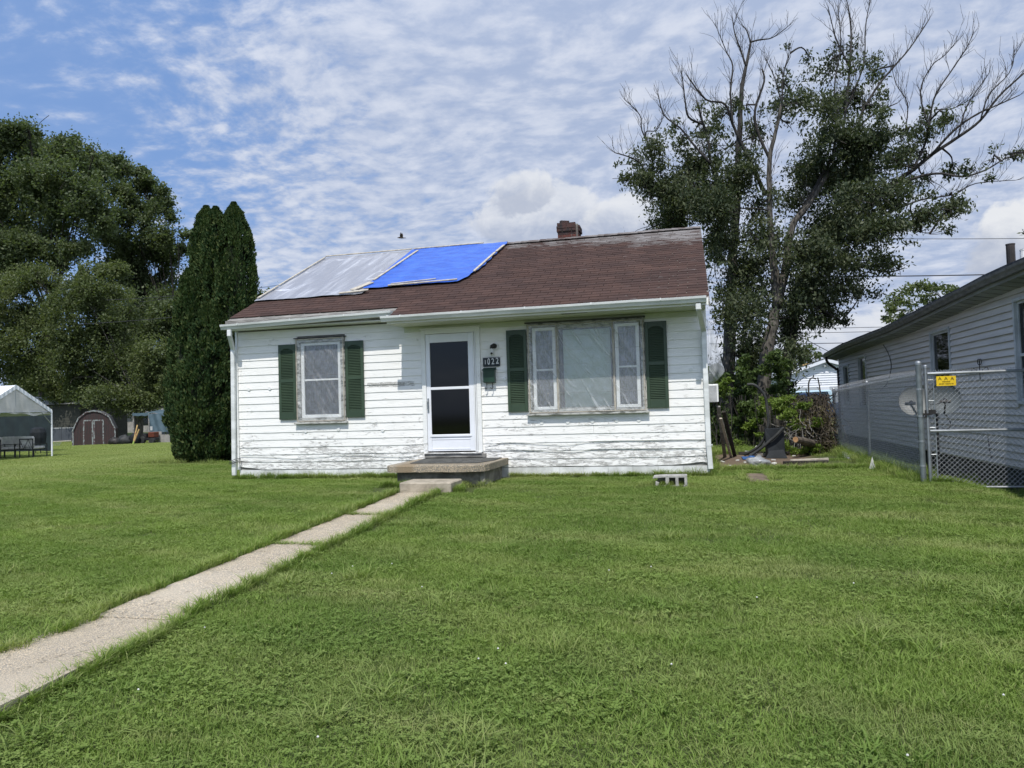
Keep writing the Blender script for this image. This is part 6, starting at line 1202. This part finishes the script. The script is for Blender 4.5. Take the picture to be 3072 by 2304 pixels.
mk('dark_core', (.012, .02, .008), (.02, .028, .012), 6, rough=1)
cz = .05
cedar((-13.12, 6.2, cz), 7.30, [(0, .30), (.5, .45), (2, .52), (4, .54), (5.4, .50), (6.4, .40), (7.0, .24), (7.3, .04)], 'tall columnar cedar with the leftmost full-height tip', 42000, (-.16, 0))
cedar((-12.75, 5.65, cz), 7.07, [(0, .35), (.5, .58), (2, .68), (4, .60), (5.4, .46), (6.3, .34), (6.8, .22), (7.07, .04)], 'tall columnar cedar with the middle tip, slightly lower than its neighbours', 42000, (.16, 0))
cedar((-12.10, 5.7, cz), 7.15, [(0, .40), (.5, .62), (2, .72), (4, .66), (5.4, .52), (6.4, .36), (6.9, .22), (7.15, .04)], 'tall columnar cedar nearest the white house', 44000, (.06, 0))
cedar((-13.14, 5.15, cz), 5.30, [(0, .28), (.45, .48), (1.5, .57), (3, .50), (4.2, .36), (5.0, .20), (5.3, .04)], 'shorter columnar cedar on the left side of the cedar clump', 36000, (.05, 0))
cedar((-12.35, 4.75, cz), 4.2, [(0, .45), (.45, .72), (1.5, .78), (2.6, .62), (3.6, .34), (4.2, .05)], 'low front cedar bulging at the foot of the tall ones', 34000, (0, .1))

# ================================================================== far left: tent, furniture, shed, shelter
TZ = lambda x, y: float(gz(x, y))
CT = thing('canopy_tent', (-29, 11.9, -.2), 'white party tent with grey gable front on thin metal legs', 'tent')
xg, xb = -26.34, -34.0; y0_, y1_, ym_ = 10.2, 13.58, 11.9; ezz, az_ = 1.78, 2.79
m = MB()
for ye_ in (y0_, y1_):
    m.grid(10, 16, lambda u, v, ye_=ye_: (xg+(xb-xg)*v, ym_+(ye_-ym_)*u, az_+(ezz-az_)*u-.05*math.sin(u*math.pi)*math.sin(v*math.pi*3)**2))
    m.grid(1, 16, lambda u, v, ye_=ye_: (xg+(xb-xg)*v, ye_+(.03 if ye_ > ym_ else -.03)*u, ezz-.22*u))
m.build('roof_cover', 'tent_white', CT, smooth=True)
def gtz(y): return az_-(az_-ezz)*abs(y-ym_)/((y1_-ym_) if y > ym_ else (ym_-y0_))
m = MB(); m.grid(60, 3, lambda u, v: (xg+.02+.012*math.sin(u*120), y0_+(y1_-y0_)*u, gtz(y0_+(y1_-y0_)*u)+.02-.17*v)); m.build('gable_trim', 'tent_white', CT)
def gab(u, v):
    y = y0_+(y1_-y0_)*u; zt = gtz(y)-.02; zb = 1.62-.05*math.sin(u*9+1)+.03*math.sin(u*23); return (xg-.01+.03*math.sin(u*30+v*3)*(1-v), y, zb+(max(zt, zb)-zb)*v)
m = MB(); m.grid(50, 8, gab); m.build('gable_sheet', 'tent_grey', CT, smooth=True)
for x, y in ((xg, y0_), (xg, y1_), (xb, y0_), (xb, y1_), (-30.2, y1_), (-30.2, y0_)):
    m = MB(); m.tube([(x, y, TZ(x, y)-.02), (x, y, 1.76)], .032, 8); m.build('leg', 'tent_white', CT)
for a_, b__ in (((xg, y0_, 1.70), (xg, y1_, 1.70)), ((xg, y1_, 1.15), (xg, y1_-.5, 1.68)), ((xg-.03, ym_, 1.70), (xg-.03, ym_, 2.75))): MB().tube([a_, b__], .02, 6).build('brace', 'steel', CT)
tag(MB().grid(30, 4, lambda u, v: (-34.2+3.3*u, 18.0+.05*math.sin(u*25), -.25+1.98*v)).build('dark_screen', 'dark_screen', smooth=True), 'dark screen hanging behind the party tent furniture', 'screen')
def sofa(name, x0, x1, yb_, face, label, nc, back='cushion', cat='sofa', grp=None):
    z0 = TZ(x0, yb_); T = thing(name, ((x0+x1)/2, yb_, z0), label, cat, grp); f = face
    m = MB(); d_ = .68*f
    for x in (x0, x1):
        m.tube([(x, yb_, z0), (x, yb_, z0+.80)], .022, 6); m.tube([(x, yb_+d_, z0), (x, yb_+d_, z0+.58)], .022, 6); m.bar((x, yb_-.02*f, z0+.58), (x, yb_+d_, z0+.58), .05, .025)
    m.bar((x0, yb_, z0+.34), (x1, yb_, z0+.34), .04, .04); m.bar((x0, yb_+d_, z0+.34), (x1, yb_+d_, z0+.34), .04, .04); m.bar((x0, yb_, z0+.79), (x1, yb_, z0+.79), .03, .04)
    n = max(2, int((x1-x0)/.22))
    for i in range(n):
        a, b_ = x0+(x1-x0)*i/n, x0+(x1-x0)*(i+1)/n
        m.tube([(a, yb_-.012*f, z0+.36), (b_, yb_-.012*f, z0+.78)] if i % 2 else [(a, yb_-.012*f, z0+.78), (b_, yb_-.012*f, z0+.36)], .010, 5)
        m.tube([(a, yb_-.012*f, z0+.57), ((a+b_)/2, yb_-.012*f, z0+.36)], .008, 5)
    m.build('frame', 'black_metal', T)
    for i in range(nc):
        a = x0+.04+(x1-x0-.08)*i/nc; b_ = x0+.04+(x1-x0-.08)*(i+1)/nc-.015
        q = MB().box(a, b_, min(yb_+.10*f, yb_+.66*f), max(yb_+.10*f, yb_+.66*f), z0+.37, z0+.48); q.build('seat_cushion', 'cushion', T, bevel=.03)
        q = MB().box(a, b_, min(yb_+.03*f, yb_+.17*f), max(yb_+.03*f, yb_+.17*f), z0+.44, z0+.90); q.build('back_cushion', 'cushion', T, bevel=.04)
    return T
sofa('patio_sofa', -28.75, -27.45, 13.5, -1, 'grey two-seat patio sofa facing the lawn under the tent', 2)
sofa('patio_armchair', -27.22, -26.55, 12.85, 1, 'patio armchair with crossed back bars seen from behind, nearest the tent leg', 1, cat='chair', grp='patio armchairs under the tent')
sofa('patio_armchair', -28.30, -27.75, 12.45, 1, 'patio armchair left of the sofa, its slatted back to the lawn', 1, cat='chair', grp='patio armchairs under the tent')
T = thing('patio_table', (-28.9, 12.5, -.2), 'low dark patio table at the left picture edge', 'table'); zt = TZ(-29, 12.5)
m = MB(); m.box(-29.3, -28.5, 12.2, 12.9, zt+.52, zt+.56); m.build('top', 'black_metal', T)
for x in (-29.25, -28.55):
    for y in (12.25, 12.85): m = MB(); m.tube([(x, y, zt), (x, y, zt+.52)], .025, 6); m.build('leg', 'black_metal', T)
T = thing('kettle_grill', (-29.35, 15.9, -.2), 'covered dark grill standing behind the sofa', 'grill'); zt = TZ(-29.35, 15.9)
m = MB(); m.lathe([(.30, .45), (.34, .75), (.34, 1.0), (.28, 1.18), (.12, 1.25)], (-29.5, 15.9, zt), 12); m.build('cover', 'black_plastic', T)
m = MB(); m.tube([(-29.65, 15.9, zt), (-29.6, 15.9, zt+.5)], .02, 6); m.tube([(-29.35, 15.9, zt), (-29.4, 15.9, zt+.5)], .02, 6); m.build('stand', 'iron', T)
# red barn shed
BS = thing('barn_shed', (-34.62, 24.62, -.2), 'old red gambrel barn shed with flaking white trim', 'shed')
gp = [(-36.0, -.2), (-35.99, .72), (-35.62, 1.45), (-35.16, 1.78), (-34.68, 1.88), (-34.21, 1.80), (-33.66, 1.50), (-33.26, .74), (-33.28, -.2)]
yf = 24.62
def gtopz(x): return float(np.interp(x, [p[0] for p in gp[1:-1]], [p[1] for p in gp[1:-1]]))
m = MB(); m.prism([(x, z) for x, z in gp], 1, yf+.02, yf+2.6); m.build('wall', 'barn_red', BS)
x = -35.98
while x < -33.32:
    x1 = min(x+.165, -33.28)
    if not (-35.32 < x < -34.05): MB().add([(x, yf, -.18), (x1-.012, yf, -.18), (x1-.012, yf, gtopz(x1)-.03), (x, yf, gtopz(x)-.03), (x, yf+.02, -.18), (x1-.012, yf+.02, -.18), (x1-.012, yf+.02, gtopz(x1)-.03), (x, yf+.02, gtopz(x)-.03)], [(0, 1, 2, 3), (0, 3, 7, 4), (1, 5, 6, 2)]).build('plank', 'barn_red', BS)
    else: MB().box(x, x1-.012, yf, yf+.02, 1.34, gtopz((x+x1)/2)-.04).build('plank', 'barn_red', BS)
    x = x1
m = MB()
for i in range(1, 7):
    a, b_ = gp[i], gp[i+1]; m.add([(a[0]*1.0, yf-.10, a[1]+.03), (b_[0], yf-.10, b_[1]+.03), (b_[0], yf+2.7, b_[1]+.03), (a[0], yf+2.7, a[1]+.03), (a[0], yf-.10, a[1]-.0), (b_[0], yf-.10, b_[1]-.0)], [(0, 1, 2, 3), (0, 4, 5, 1)])
m.build('roof', 'dark_shingle', BS)
m = MB()
for i in range(1, 7): m.bar((gp[i][0], yf-.115, gp[i][1]-.03), (gp[i+1][0], yf-.115, gp[i+1][1]-.03), .02, .075, (0, 0, 1))
m.box(-36.03, -35.93, yf-.03, yf, -.2, .72); m.box(-33.33, -33.24, yf-.03, yf, -.2, .72); m.build('trim', 'barn_trim', BS)
for x0, x1 in ((-35.33, -34.69), (-34.67, -34.0)):
    dr = MB(); dr.box(x0, x1, yf-.03, yf-.005, -.17, 1.32); dr = dr.build('door', 'barn_red', BS)
    for k in range(4): MB().box(x0+.09+k*(x1-x0-.18)/4, x0+.09+(k+1)*(x1-x0-.18)/4-.012, yf-.04, yf-.03, -.16, 1.25).build('plank', 'barn_red', dr)
    m = MB(); m.box(x0, x0+.085, yf-.05, yf-.03, -.17, 1.32); m.box(x1-.085, x1, yf-.05, yf-.03, -.17, 1.32); m.box(x0+.085, x1-.085, yf-.05, yf-.03, 1.24, 1.32); m.build('trim', 'barn_trim', dr)
BS.rotation_euler.z = R(36); BS.scale = (.82, .5, 1)
# shelter with tarps, mower, tools
SH = thing('tarp_shelter', (-32, 26.5, -.2), 'lean-to shelter under blue-grey tarps with a pale slatted lower wall', 'shelter')
m = MB(); m.grid(14, 6, lambda u, v: (-33.15+2.35*u, 26.05+2.6*v, 1.60+.04*math.sin(u*13+v*4)+.28*v-.18*(u < .4)*(1-v)*(.4-u)/.4)); m.grid(14, 3, lambda u, v: (-33.15+1.15*u, 26.03, 1.64-.17*v+.02*math.sin(u*14)*v)); m.build('roof_tarp', 'shelter_tarp', SH, smooth=True)
m = MB(); m.grid(20, 10, lambda u, v: (-32.0+1.35*u, 26.04+.03*math.sin(u*17+v*5), .45+1.12*v)); m.build('side_tarp', 'shelter_tarp', SH, smooth=True)
for k in range(7):
    m = MB(); z = -.17+k*.095; m.add([(-31.94, 26.0, z), (-30.5, 26.0, z+.05), (-30.5, 26.02, z+.14), (-31.94, 26.02, z+.09)], [(0, 1, 2, 3)]) if 0 else m.box(-31.94, -30.5 if k < 5 else -31.08, 26.0, 26.02, z, z+.086); m.build('slat', 'shelter_panel', SH)
m = MB(); m.box(-33.2, -33.12, 26.1, 26.18, -.25, 1.6); m.box(-32.02, -31.94, 26.02, 26.10, -.25, 1.6); m.box(-33.15, -30.6, 28.5, 28.55, -.25, 1.9); m.build('frame', 'grey_wood', SH)
MW = thing('riding_mower', (-31.6, 25.7, -.2), 'riding mower with a reddish hood parked in the dark shelter', 'mower'); z0 = TZ(-31.6, 25.5)
m = MB(); m.box(-31.55, -31.15, 25.4, 25.9, z0+.35, z0+.68); m.build('hood', 'mower_red', MW, bevel=.04); m = MB(); m.box(-32.0, -31.1, 25.45, 25.85, z0+.18, z0+.34); m.box(-31.95, -31.7, 25.45, 25.85, z0+.34, z0+.6); m.build('chassis', 'black_metal', MW, bevel=.02)
m = MB(); m.box(-31.35, -31.2, 25.38, 25.40, z0+.78, z0+1.02); m.build('panel', 'window_trim', MW)
for x, r_ in ((-31.95, .22), (-31.25, .17)): m = MB(); m.tube([(x, 25.34, z0+r_), (x, 25.5, z0+r_)], r_, 14); m.build('wheel', 'black_rubber', MW)
for a, b_, lb in (((-31.77, 24.45, -.2), (-31.70, 24.75, .93), 'upright yellow-handled pole stuck in the grass before the shelter'), ((-31.64, 24.3, -.2), (-31.37, 24.5, .68), 'slanting orange-handled pole beside the upright one')):
    T = thing('garden_pole', a, lb, 'pole'); a = Vector(a); b_ = Vector(b_); m = MB(); m.tube([a.lerp(b_, .2), b_], .040, 8); m.build('handle', 'tool_wood', T); m = MB(); m.tube([a, a.lerp(b_, .2)], .034, 8); m.build('tip', 'tool_green', T); m = MB(); m.tube([a.lerp(b_, .55), a.lerp(b_, .6)], .05, 8); m.build('collar', 'rust_orange', T)
mats_ = [('black_rubber', (-32.75, 24.9), (.42, .3, .34), 'dark heap of covered things left of the yellow pole'), ('iron', (-33.35, 24.8), (.38, .3, .28), 'dark low scrap pile at the right wall of the red shed'), ('black_plastic', (-32.25, 25.2), (.3, .3, .42), 'black bagged heap behind the yellow pole')]
for i, (mt, (x, y), s_, lb) in enumerate(mats_): blob('scrap_heap', (x, y, TZ(x, y)+s_[2]*.6), s_, mt, lb, 'scrap heap', 11+i, 2.5)
T = thing('plough_rake', (-36.6, 24.2, -.2), 'low metal rack lying in the grass left of the red shed', 'rack')
m = MB(); m.bar((-37.15, 24.2, .08), (-35.85, 24.2, .12), .06, .05); m.build('beam', 'light_wood', T); m = MB()
for k in range(4): m.tube([(-37.0+.14*k, 24.2, .06), (-37.12+.14*k, 24.1, -.2)], .012, 4)
m.build('tines', 'steel', T)
MH = thing('mobile_home', (-52, 33, -.2), 'long dim mobile home with a darker skirt behind the tent and shed', 'mobile home')
m = MB(); m.box(-70, -42.3, 31.5, 36, -.3, 2.5); m.build('wall', 'mobile_siding', MH)
for k in range(14): z = .84+k*.118; MB().add([(-70, 31.48, z), (-42.3, 31.48, z), (-42.3, 31.5, z+.115), (-70, 31.5, z+.115), (-70, 31.5, z), (-42.3, 31.5, z)], [(0, 1, 2, 3), (0, 4, 5, 1)]).build('siding_board', 'mobile_siding', MH)
x = -70.0
while x < -42.4: MB().box(x, min(x+.9, -42.3)-.02, 31.46, 31.49, -.3, .76).build('skirt_panel', 'mobile_skirt', MH); x += .9
m = MB(); m.box(-70, -42.3, 31.45, 31.49, .77, .82); m.build('trim', 'window_trim', MH)
m = MB(); m.prism([(31.2, 2.5), (33.7, 3.2), (36.2, 2.5)], 0, -70.2, -42.0); m.build('roof', 'tent_grey', MH)
for x in (-66, -60, -55, -50, -46): w_ = MB().box(x, x+.9, 31.44, 31.47, 1.3, 2.1).build('window', 'door_glass', MH)
GH = thing('distant_house', (-62, 62, -.2), 'distant house with a pale grey roof showing above the tarp shelter', 'house')
m = MB(); m.box(-76, -54, 56, 66, -.4, 2.0); m.build('wall', 'shelter_panel', GH)
m = MB(); m.prism([(55.5, 1.75), (61, 3.1), (66.5, 1.75)], 0, -77, -53.5); m.build('roof', 'house_roof_grey', GH)
for x in (-74, -70, -66, -62, -58): MB().box(x, x+1.2, 55.95, 55.98, .6, 1.6).build('window', 'door_glass', GH)
# ================================================================== lawn: instanced turf patches
def blades(n, rad, h0, h1, w0, w1, bend, disc=True):
    v = []; f = []
    for i in range(n):
        a = U(0, 6.283); r_ = rad*math.sqrt(random.random()); x, y = (r_*math.cos(a), r_*math.sin(a))
        h = U(h0, h1); w_ = U(w0, w1)/2; t = U(0, 6.283); dx_, dy_ = math.cos(t), math.sin(t); b = bend*U(.3, 1.5)*h; px, py = -dy_*w_, dx_*w_
        tw = U(-.6, .6); px, py = px*math.cos(tw)-py*math.sin(tw), px*math.sin(tw)+py*math.cos(tw)
        k = len(v)
        v += [(x-px, y-py, -.01), (x+px, y+py, -.01), (x+dx_*b*.35-px*.85, y+dy_*b*.35-py*.85, h*.55), (x+dx_*b*.35+px*.85, y+dy_*b*.35+py*.85, h*.55), (x+dx_*b, y+dy_*b, h*(1-.12*bend))]
        f += [(k, k+1, k+3, k+2), (k+2, k+3, k+4)]
    return v, f
def clover(n, rad):
    v = []; f = []
    for i in range(n):
        a = U(0, 6.283); r_ = rad*math.sqrt(random.random()); x, y, z = r_*math.cos(a), r_*math.sin(a), U(.025, .045); s_ = U(.008, .014); t0 = U(0, 6.283); tx, ty = U(-.35, .35), U(-.35, .35)
        for k3 in range(3):
            t = t0+k3*2.094; c, s2 = math.cos(t), math.sin(t); k = len(v)
            for u, w_ in ((0, 0), (.7, .55), (1.15, .35), (1.15, -.35), (.7, -.55)):
                lx, ly = (u*c-w_*s2)*s_, (u*s2+w_*c)*s_; v.append((x+lx, y+ly, z+lx*tx+ly*ty+.15*s_*u))
            f.append((k, k+1, k+2, k+3, k+4))
    return v, f
PC = bpy.data.collections.new('turf_sources')
def src(name, vf, mt, extra=None):
    v, f = vf
    if extra:
        k = len(v); v = v+extra[0]; f = f+[tuple(i+k for i in q) for q in extra[1]]
    me = bpy.data.meshes.new(name); me.from_pydata(v, [], f); me.materials.append(MT[mt]); me.update(); o = bpy.data.objects.new(name, me); PC.objects.link(o); return o
src('t0', blades(330, .17, .020, .052, .0025, .005, .9), 'grass_blade')
src('t1', blades(300, .17, .018, .050, .003, .006, 1.1), 'grass_blade', blades(14, .15, .03, .065, .005, .009, 1.3))
src('t2', blades(240, .17, .020, .050, .003, .006, 1.2), 'grass_blade', blades(18, .05, .035, .065, .008, .013, 1.5))   # coarse tuft
src('t3', clover(55, .21), 'clover_leaf', blades(270, .18, .022, .050, .003, .006, 1.0))                                 # clover
src('t4', blades(26, .035, .05, .13, .004, .007, 1.0), 'grass_blade')                                                # edge tuft
src('t5', blades(420, .42, .03, .065, .008, .014, 1.0), 'grass_blade')                                               # far turf
src('t6', blades(60, .09, .10, .26, .004, .008, .7), 'grass_blade')                                                  # tall weeds
cx, cy = 0.0, -12.02
def infoot(x, y, pad=0.0):
    a = (-8.17-pad < x) & (x < .27+pad) & (y > -.06-pad) & (y < 7.3)
    a |= (-4.26-pad*.6 < x) & (x < -3.48+pad*.6) & (y < -1.9)
    a |= (-3.7 < x) & (x < -3.46+np.clip(-7.685-y, 0, 1.9)*.105+pad*.35) & (y < -7.6)
    a |= (-4.6-pad < x) & (x < -3.05+pad) & (y > -2.05) & (y < 0)
    a |= (.72-pad < x) & (x < 1.12+pad) & (y > -1.02) & (y < .3)
    a |= (4.5-pad < x) & (y > -4.6)
    return a
def dirt(x, y): return (x > .3) & (x < 2.75+.25*np.sin(y*4)) & (y > 1.0+.35*np.sin(x*5)) & (y < 4.8)
def inview(x, y, mg=.06):
    dx_ = x-cx; dy_ = y-cy; fx = dx_*fw.x+dy_*fw.y; rx_ = dx_*r0.x+dy_*r0.y
    return (fx > .3) & (np.abs(rx_) < fx*(.70+mg)+.6)
pts = []
def scatter(x0, x1, y0, y1, dens, fn):
    st = dens**-.5; gx_, gy_ = np.meshgrid(np.arange(x0, x1, st), np.arange(y0, y1, st)); x = gx_.ravel()+rng.uniform(-.55, .55, gx_.size)*st; y = gy_.ravel()+rng.uniform(-.55, .55, gx_.size)*st; k = inview(x, y); x, y = x[k], y[k]
    for q in fn(x, y): pts.append(q)
def turf(x, y):
    k = ~infoot(x, y, .11) & ~dirt(x, y); x, y = x[k], y[k]
    n1 = np.array([noise.noise(Vector((a*.55, b_*.55, 3))) for a, b_ in zip(x, y)]); n2 = np.array([noise.noise(Vector((a*1.3, b_*1.3, 8))) for a, b_ in zip(x, y)])
    cl = n1*.7+.6*np.clip((-1.3-x)/2, -1, 1)*np.clip((-7.2-y)/1.5, 0, 1)*1.0
    r_ = rng.random(len(x)); idx = np.where(r_ < .45, 0, 1); idx = np.where((n2 > .12) & (r_ > .55), 2, idx); idx = np.where((cl+(r_-.5)*1.6 > .45) & (y < -7.4+.9*n2) & (rng.random(len(x)) < .62), 3, idx); idx = np.where((rng.random(len(x)) < .12), 3, idx); idx = np.where((y < -6.8) & (r_ > .84) & (idx != 3), 2, idx)
    h = np.clip(.95+.4*n2, .8, 1.3)+rng.uniform(-.15, .2, len(x))
    return [(a, b_, s_, hh, int(i)) for a, b_, s_, hh, i in zip(x, y, rng.uniform(.9, 1.15, len(x)), h, idx)]
scatter(-9, 4.5, -11.6, -5.2, 48, turf)
scatter(-14, 4.6, -5.2, 2.0, 34, turf)
scatter(-16, 4.6, 2.0, 7.0, 24, turf)
def farturf(x, y):
    k = ~infoot(x, y, .3) & ~dirt(x, y); x, y = x[k], y[k]
    return [(a, b_, s_, hh, 5) for a, b_, s_, hh in zip(x, y, rng.uniform(.9, 1.2, len(x)), rng.uniform(.7, 1.1, len(x)))]
scatter(-42, -13, -3, 8, 7, farturf); scatter(-46, -10, 8, 31, 5, farturf); scatter(-1, 4.4, 7, 20, 7, farturf)
def line(x0, y0, x1, y1, n, idx, spread, hs=(.7, 1.3)):
    for _ in range(n):
        t = random.random(); x = x0+(x1-x0)*t+random.gauss(0, spread); y = y0+(y1-y0)*t+random.gauss(0, spread); pts.append((x, y, U(.8, 1.2), U(*hs), idx))
line(-4.19, -7.7, -4.20, -2.0, 230, 4, .022); line(-4.16, -10.5, -4.07, -7.7, 90, 4, .02); line(-3.44, -7.7, -3.55, -2.0, 230, 4, .022); line(-3.22, -10.5, -3.38, -7.7, 150, 4, .02, (.6, 1.1))
for y in (-3.75, -5.37): line(-4.15, y, -3.62, y, 16, 4, .012, (.3, .7))
line(-8.2, -.07, -4.6, -.07, 300, 4, .03, (.6, 1.4)); line(-3.0, -.07, .3, -.07, 260, 4, .03, (.5, 1.2)); line(-8.2, -.07, -4.6, -.07, 16, 6, .03, (.5, .9)); line(-1.0, -.07, .2, -.07, 7, 6, .03, (.5, .9))
line(-4.65, -1.46, -4.2, -1.52, 40, 4, .03, (.8, 1.5)); line(-4.55, -1.45, -3.0, -1.38, 60, 4, .03, (.6, 1.3)); line(-3.35, -1.7, -3.25, -1.95, 30, 4, .03); line(-4.5, -1.5, -4.25, -1.55, 6, 6, .04, (.5, .9)); line(-3.3, -1.5, -3.1, -1.45, 5, 6, .04, (.5, .8))
line(3.0, -1.0, 3.0, 5.2, 420, 4, .10, (.9, 2.0)); line(2.98, -1.0, 3.0, 5.0, 60, 6, .09, (.6, 1.2)); line(2.9, -1.1, 4.4, -1.1, 90, 4, .03, (.5, 1.1))
line(4.44, -1, 4.44, 12, 120, 6, .03, (.3, .8)); line(.3, 0, .34, 4.5, 40, 6, .05, (.4, 1.0)); line(.5, 5, 2.8, 4.9, 60, 6, .2, (.4, 1.0)); line(-.6, -1.45, -.05, -1.45, 40, 4, .10, (.7, 1.2)); line(.70, -1.0, .74, .3, 30, 4, .02); line(1.09, -.9, 1.15, .3, 30, 4, .02)
line(-14, 4.3, -11, 4.0, 60, 4, .2, (.8, 1.6)); line(.4, .95, 2.7, 1.1, 200, 4, .12, (.7, 1.3))
for _ in range(60):
    x, y = U(-8, 3), U(-9.5, -4); 
    if not infoot(np.array([x]), np.array([y]), .1)[0]: pts.append((x, y, U(.9, 1.4), U(.35, .6), 6))
A = np.array(pts); A = A[~((infoot(A[:, 0], A[:, 1], -.02)) & (A[:, 4] != 4))]
me = bpy.data.meshes.new('lawn_grass'); me.vertices.add(len(A)); zz = gz(A[:, 0], A[:, 1])
me.vertices.foreach_set('co', np.stack([A[:, 0], A[:, 1], zz], 1).astype(np.float32).ravel())
for nm, ty, arr in (('rz', 'FLOAT', rng.uniform(0, 6.283, len(A))), ('sc', 'FLOAT', A[:, 2]), ('sh', 'FLOAT', np.clip(A[:, 3], .3, 2.2))):
    me.attributes.new(nm, ty, 'POINT').data.foreach_set('value', arr.astype(np.float32))
me.attributes.new('ix', 'INT', 'POINT').data.foreach_set('value', A[:, 4].astype(np.int32))
lg = bpy.data.objects.new('lawn_grass', me); COL.objects.link(lg); tag(lg, 'short mown green grass with clover and coarse tufts covering the yard', 'grass', kind='stuff')
ng = bpy.data.node_groups.new('turf', 'GeometryNodeTree'); ng.interface.new_socket('Geometry', in_out='INPUT', socket_type='NodeSocketGeometry'); ng.interface.new_socket('Geometry', in_out='OUTPUT', socket_type='NodeSocketGeometry')
q = G(ng); gi = q.n('NodeGroupInput'); go = q.n('NodeGroupOutput')
ci = q.n('GeometryNodeCollectionInfo'); ci.inputs['Collection'].default_value = PC; ci.inputs['Separate Children'].default_value = True; ci.inputs['Reset Children'].default_value = True
def attr(nm, ty='FLOAT'):
    a = q.n('GeometryNodeInputNamedAttribute', data_type=ty); a.inputs[0].default_value = nm; return a.outputs['Attribute']
iop = q.n('GeometryNodeInstanceOnPoints'); L_ = ng.links
L_.new(gi.outputs[0], iop.inputs['Points']); L_.new(ci.outputs[0], iop.inputs['Instance']); iop.inputs['Pick Instance'].default_value = True
L_.new(attr('ix', 'INT'), iop.inputs['Instance Index'])
rc = q.n('ShaderNodeCombineXYZ', i={2: attr('rz')}); L_.new(rc.outputs[0], iop.inputs['Rotation'])
scn = q.n('ShaderNodeCombineXYZ', i={0: attr('sc'), 1: attr('sc'), 2: attr('sh')}); L_.new(scn.outputs[0], iop.inputs['Scale'])
L_.new(iop.outputs[0], go.inputs[0])
md = lg.modifiers.new('turf', 'NODES'); md.node_group = ng
# white clover heads dotted in the front lawn
m = MB()
for _ in range(20):
    x, y = U(-4, 2.5), U(-9.3, -6.0)
    if infoot(np.array([x]), np.array([y]), .05)[0]: continue
    z = float(gz(x, y))+.065; m.lathe([(.002, -.005), (.006, 0), (.002, .005)], (x, y, z), 5)
tag(m.build('clover_heads', 'paper_white'), 'small white clover flower heads scattered in the near lawn', 'flowers', kind='stuff')
print('turf points', len(A))

dg_ = 0
for o_ in bpy.data.objects:
    if o_.type == 'MESH' and o_.name not in PC.objects: dg_ += sum(max(1, n-2) for n in [0]) if 0 else (len(o_.data.loops)-2*len(o_.data.polygons))
print('triangles', dg_)
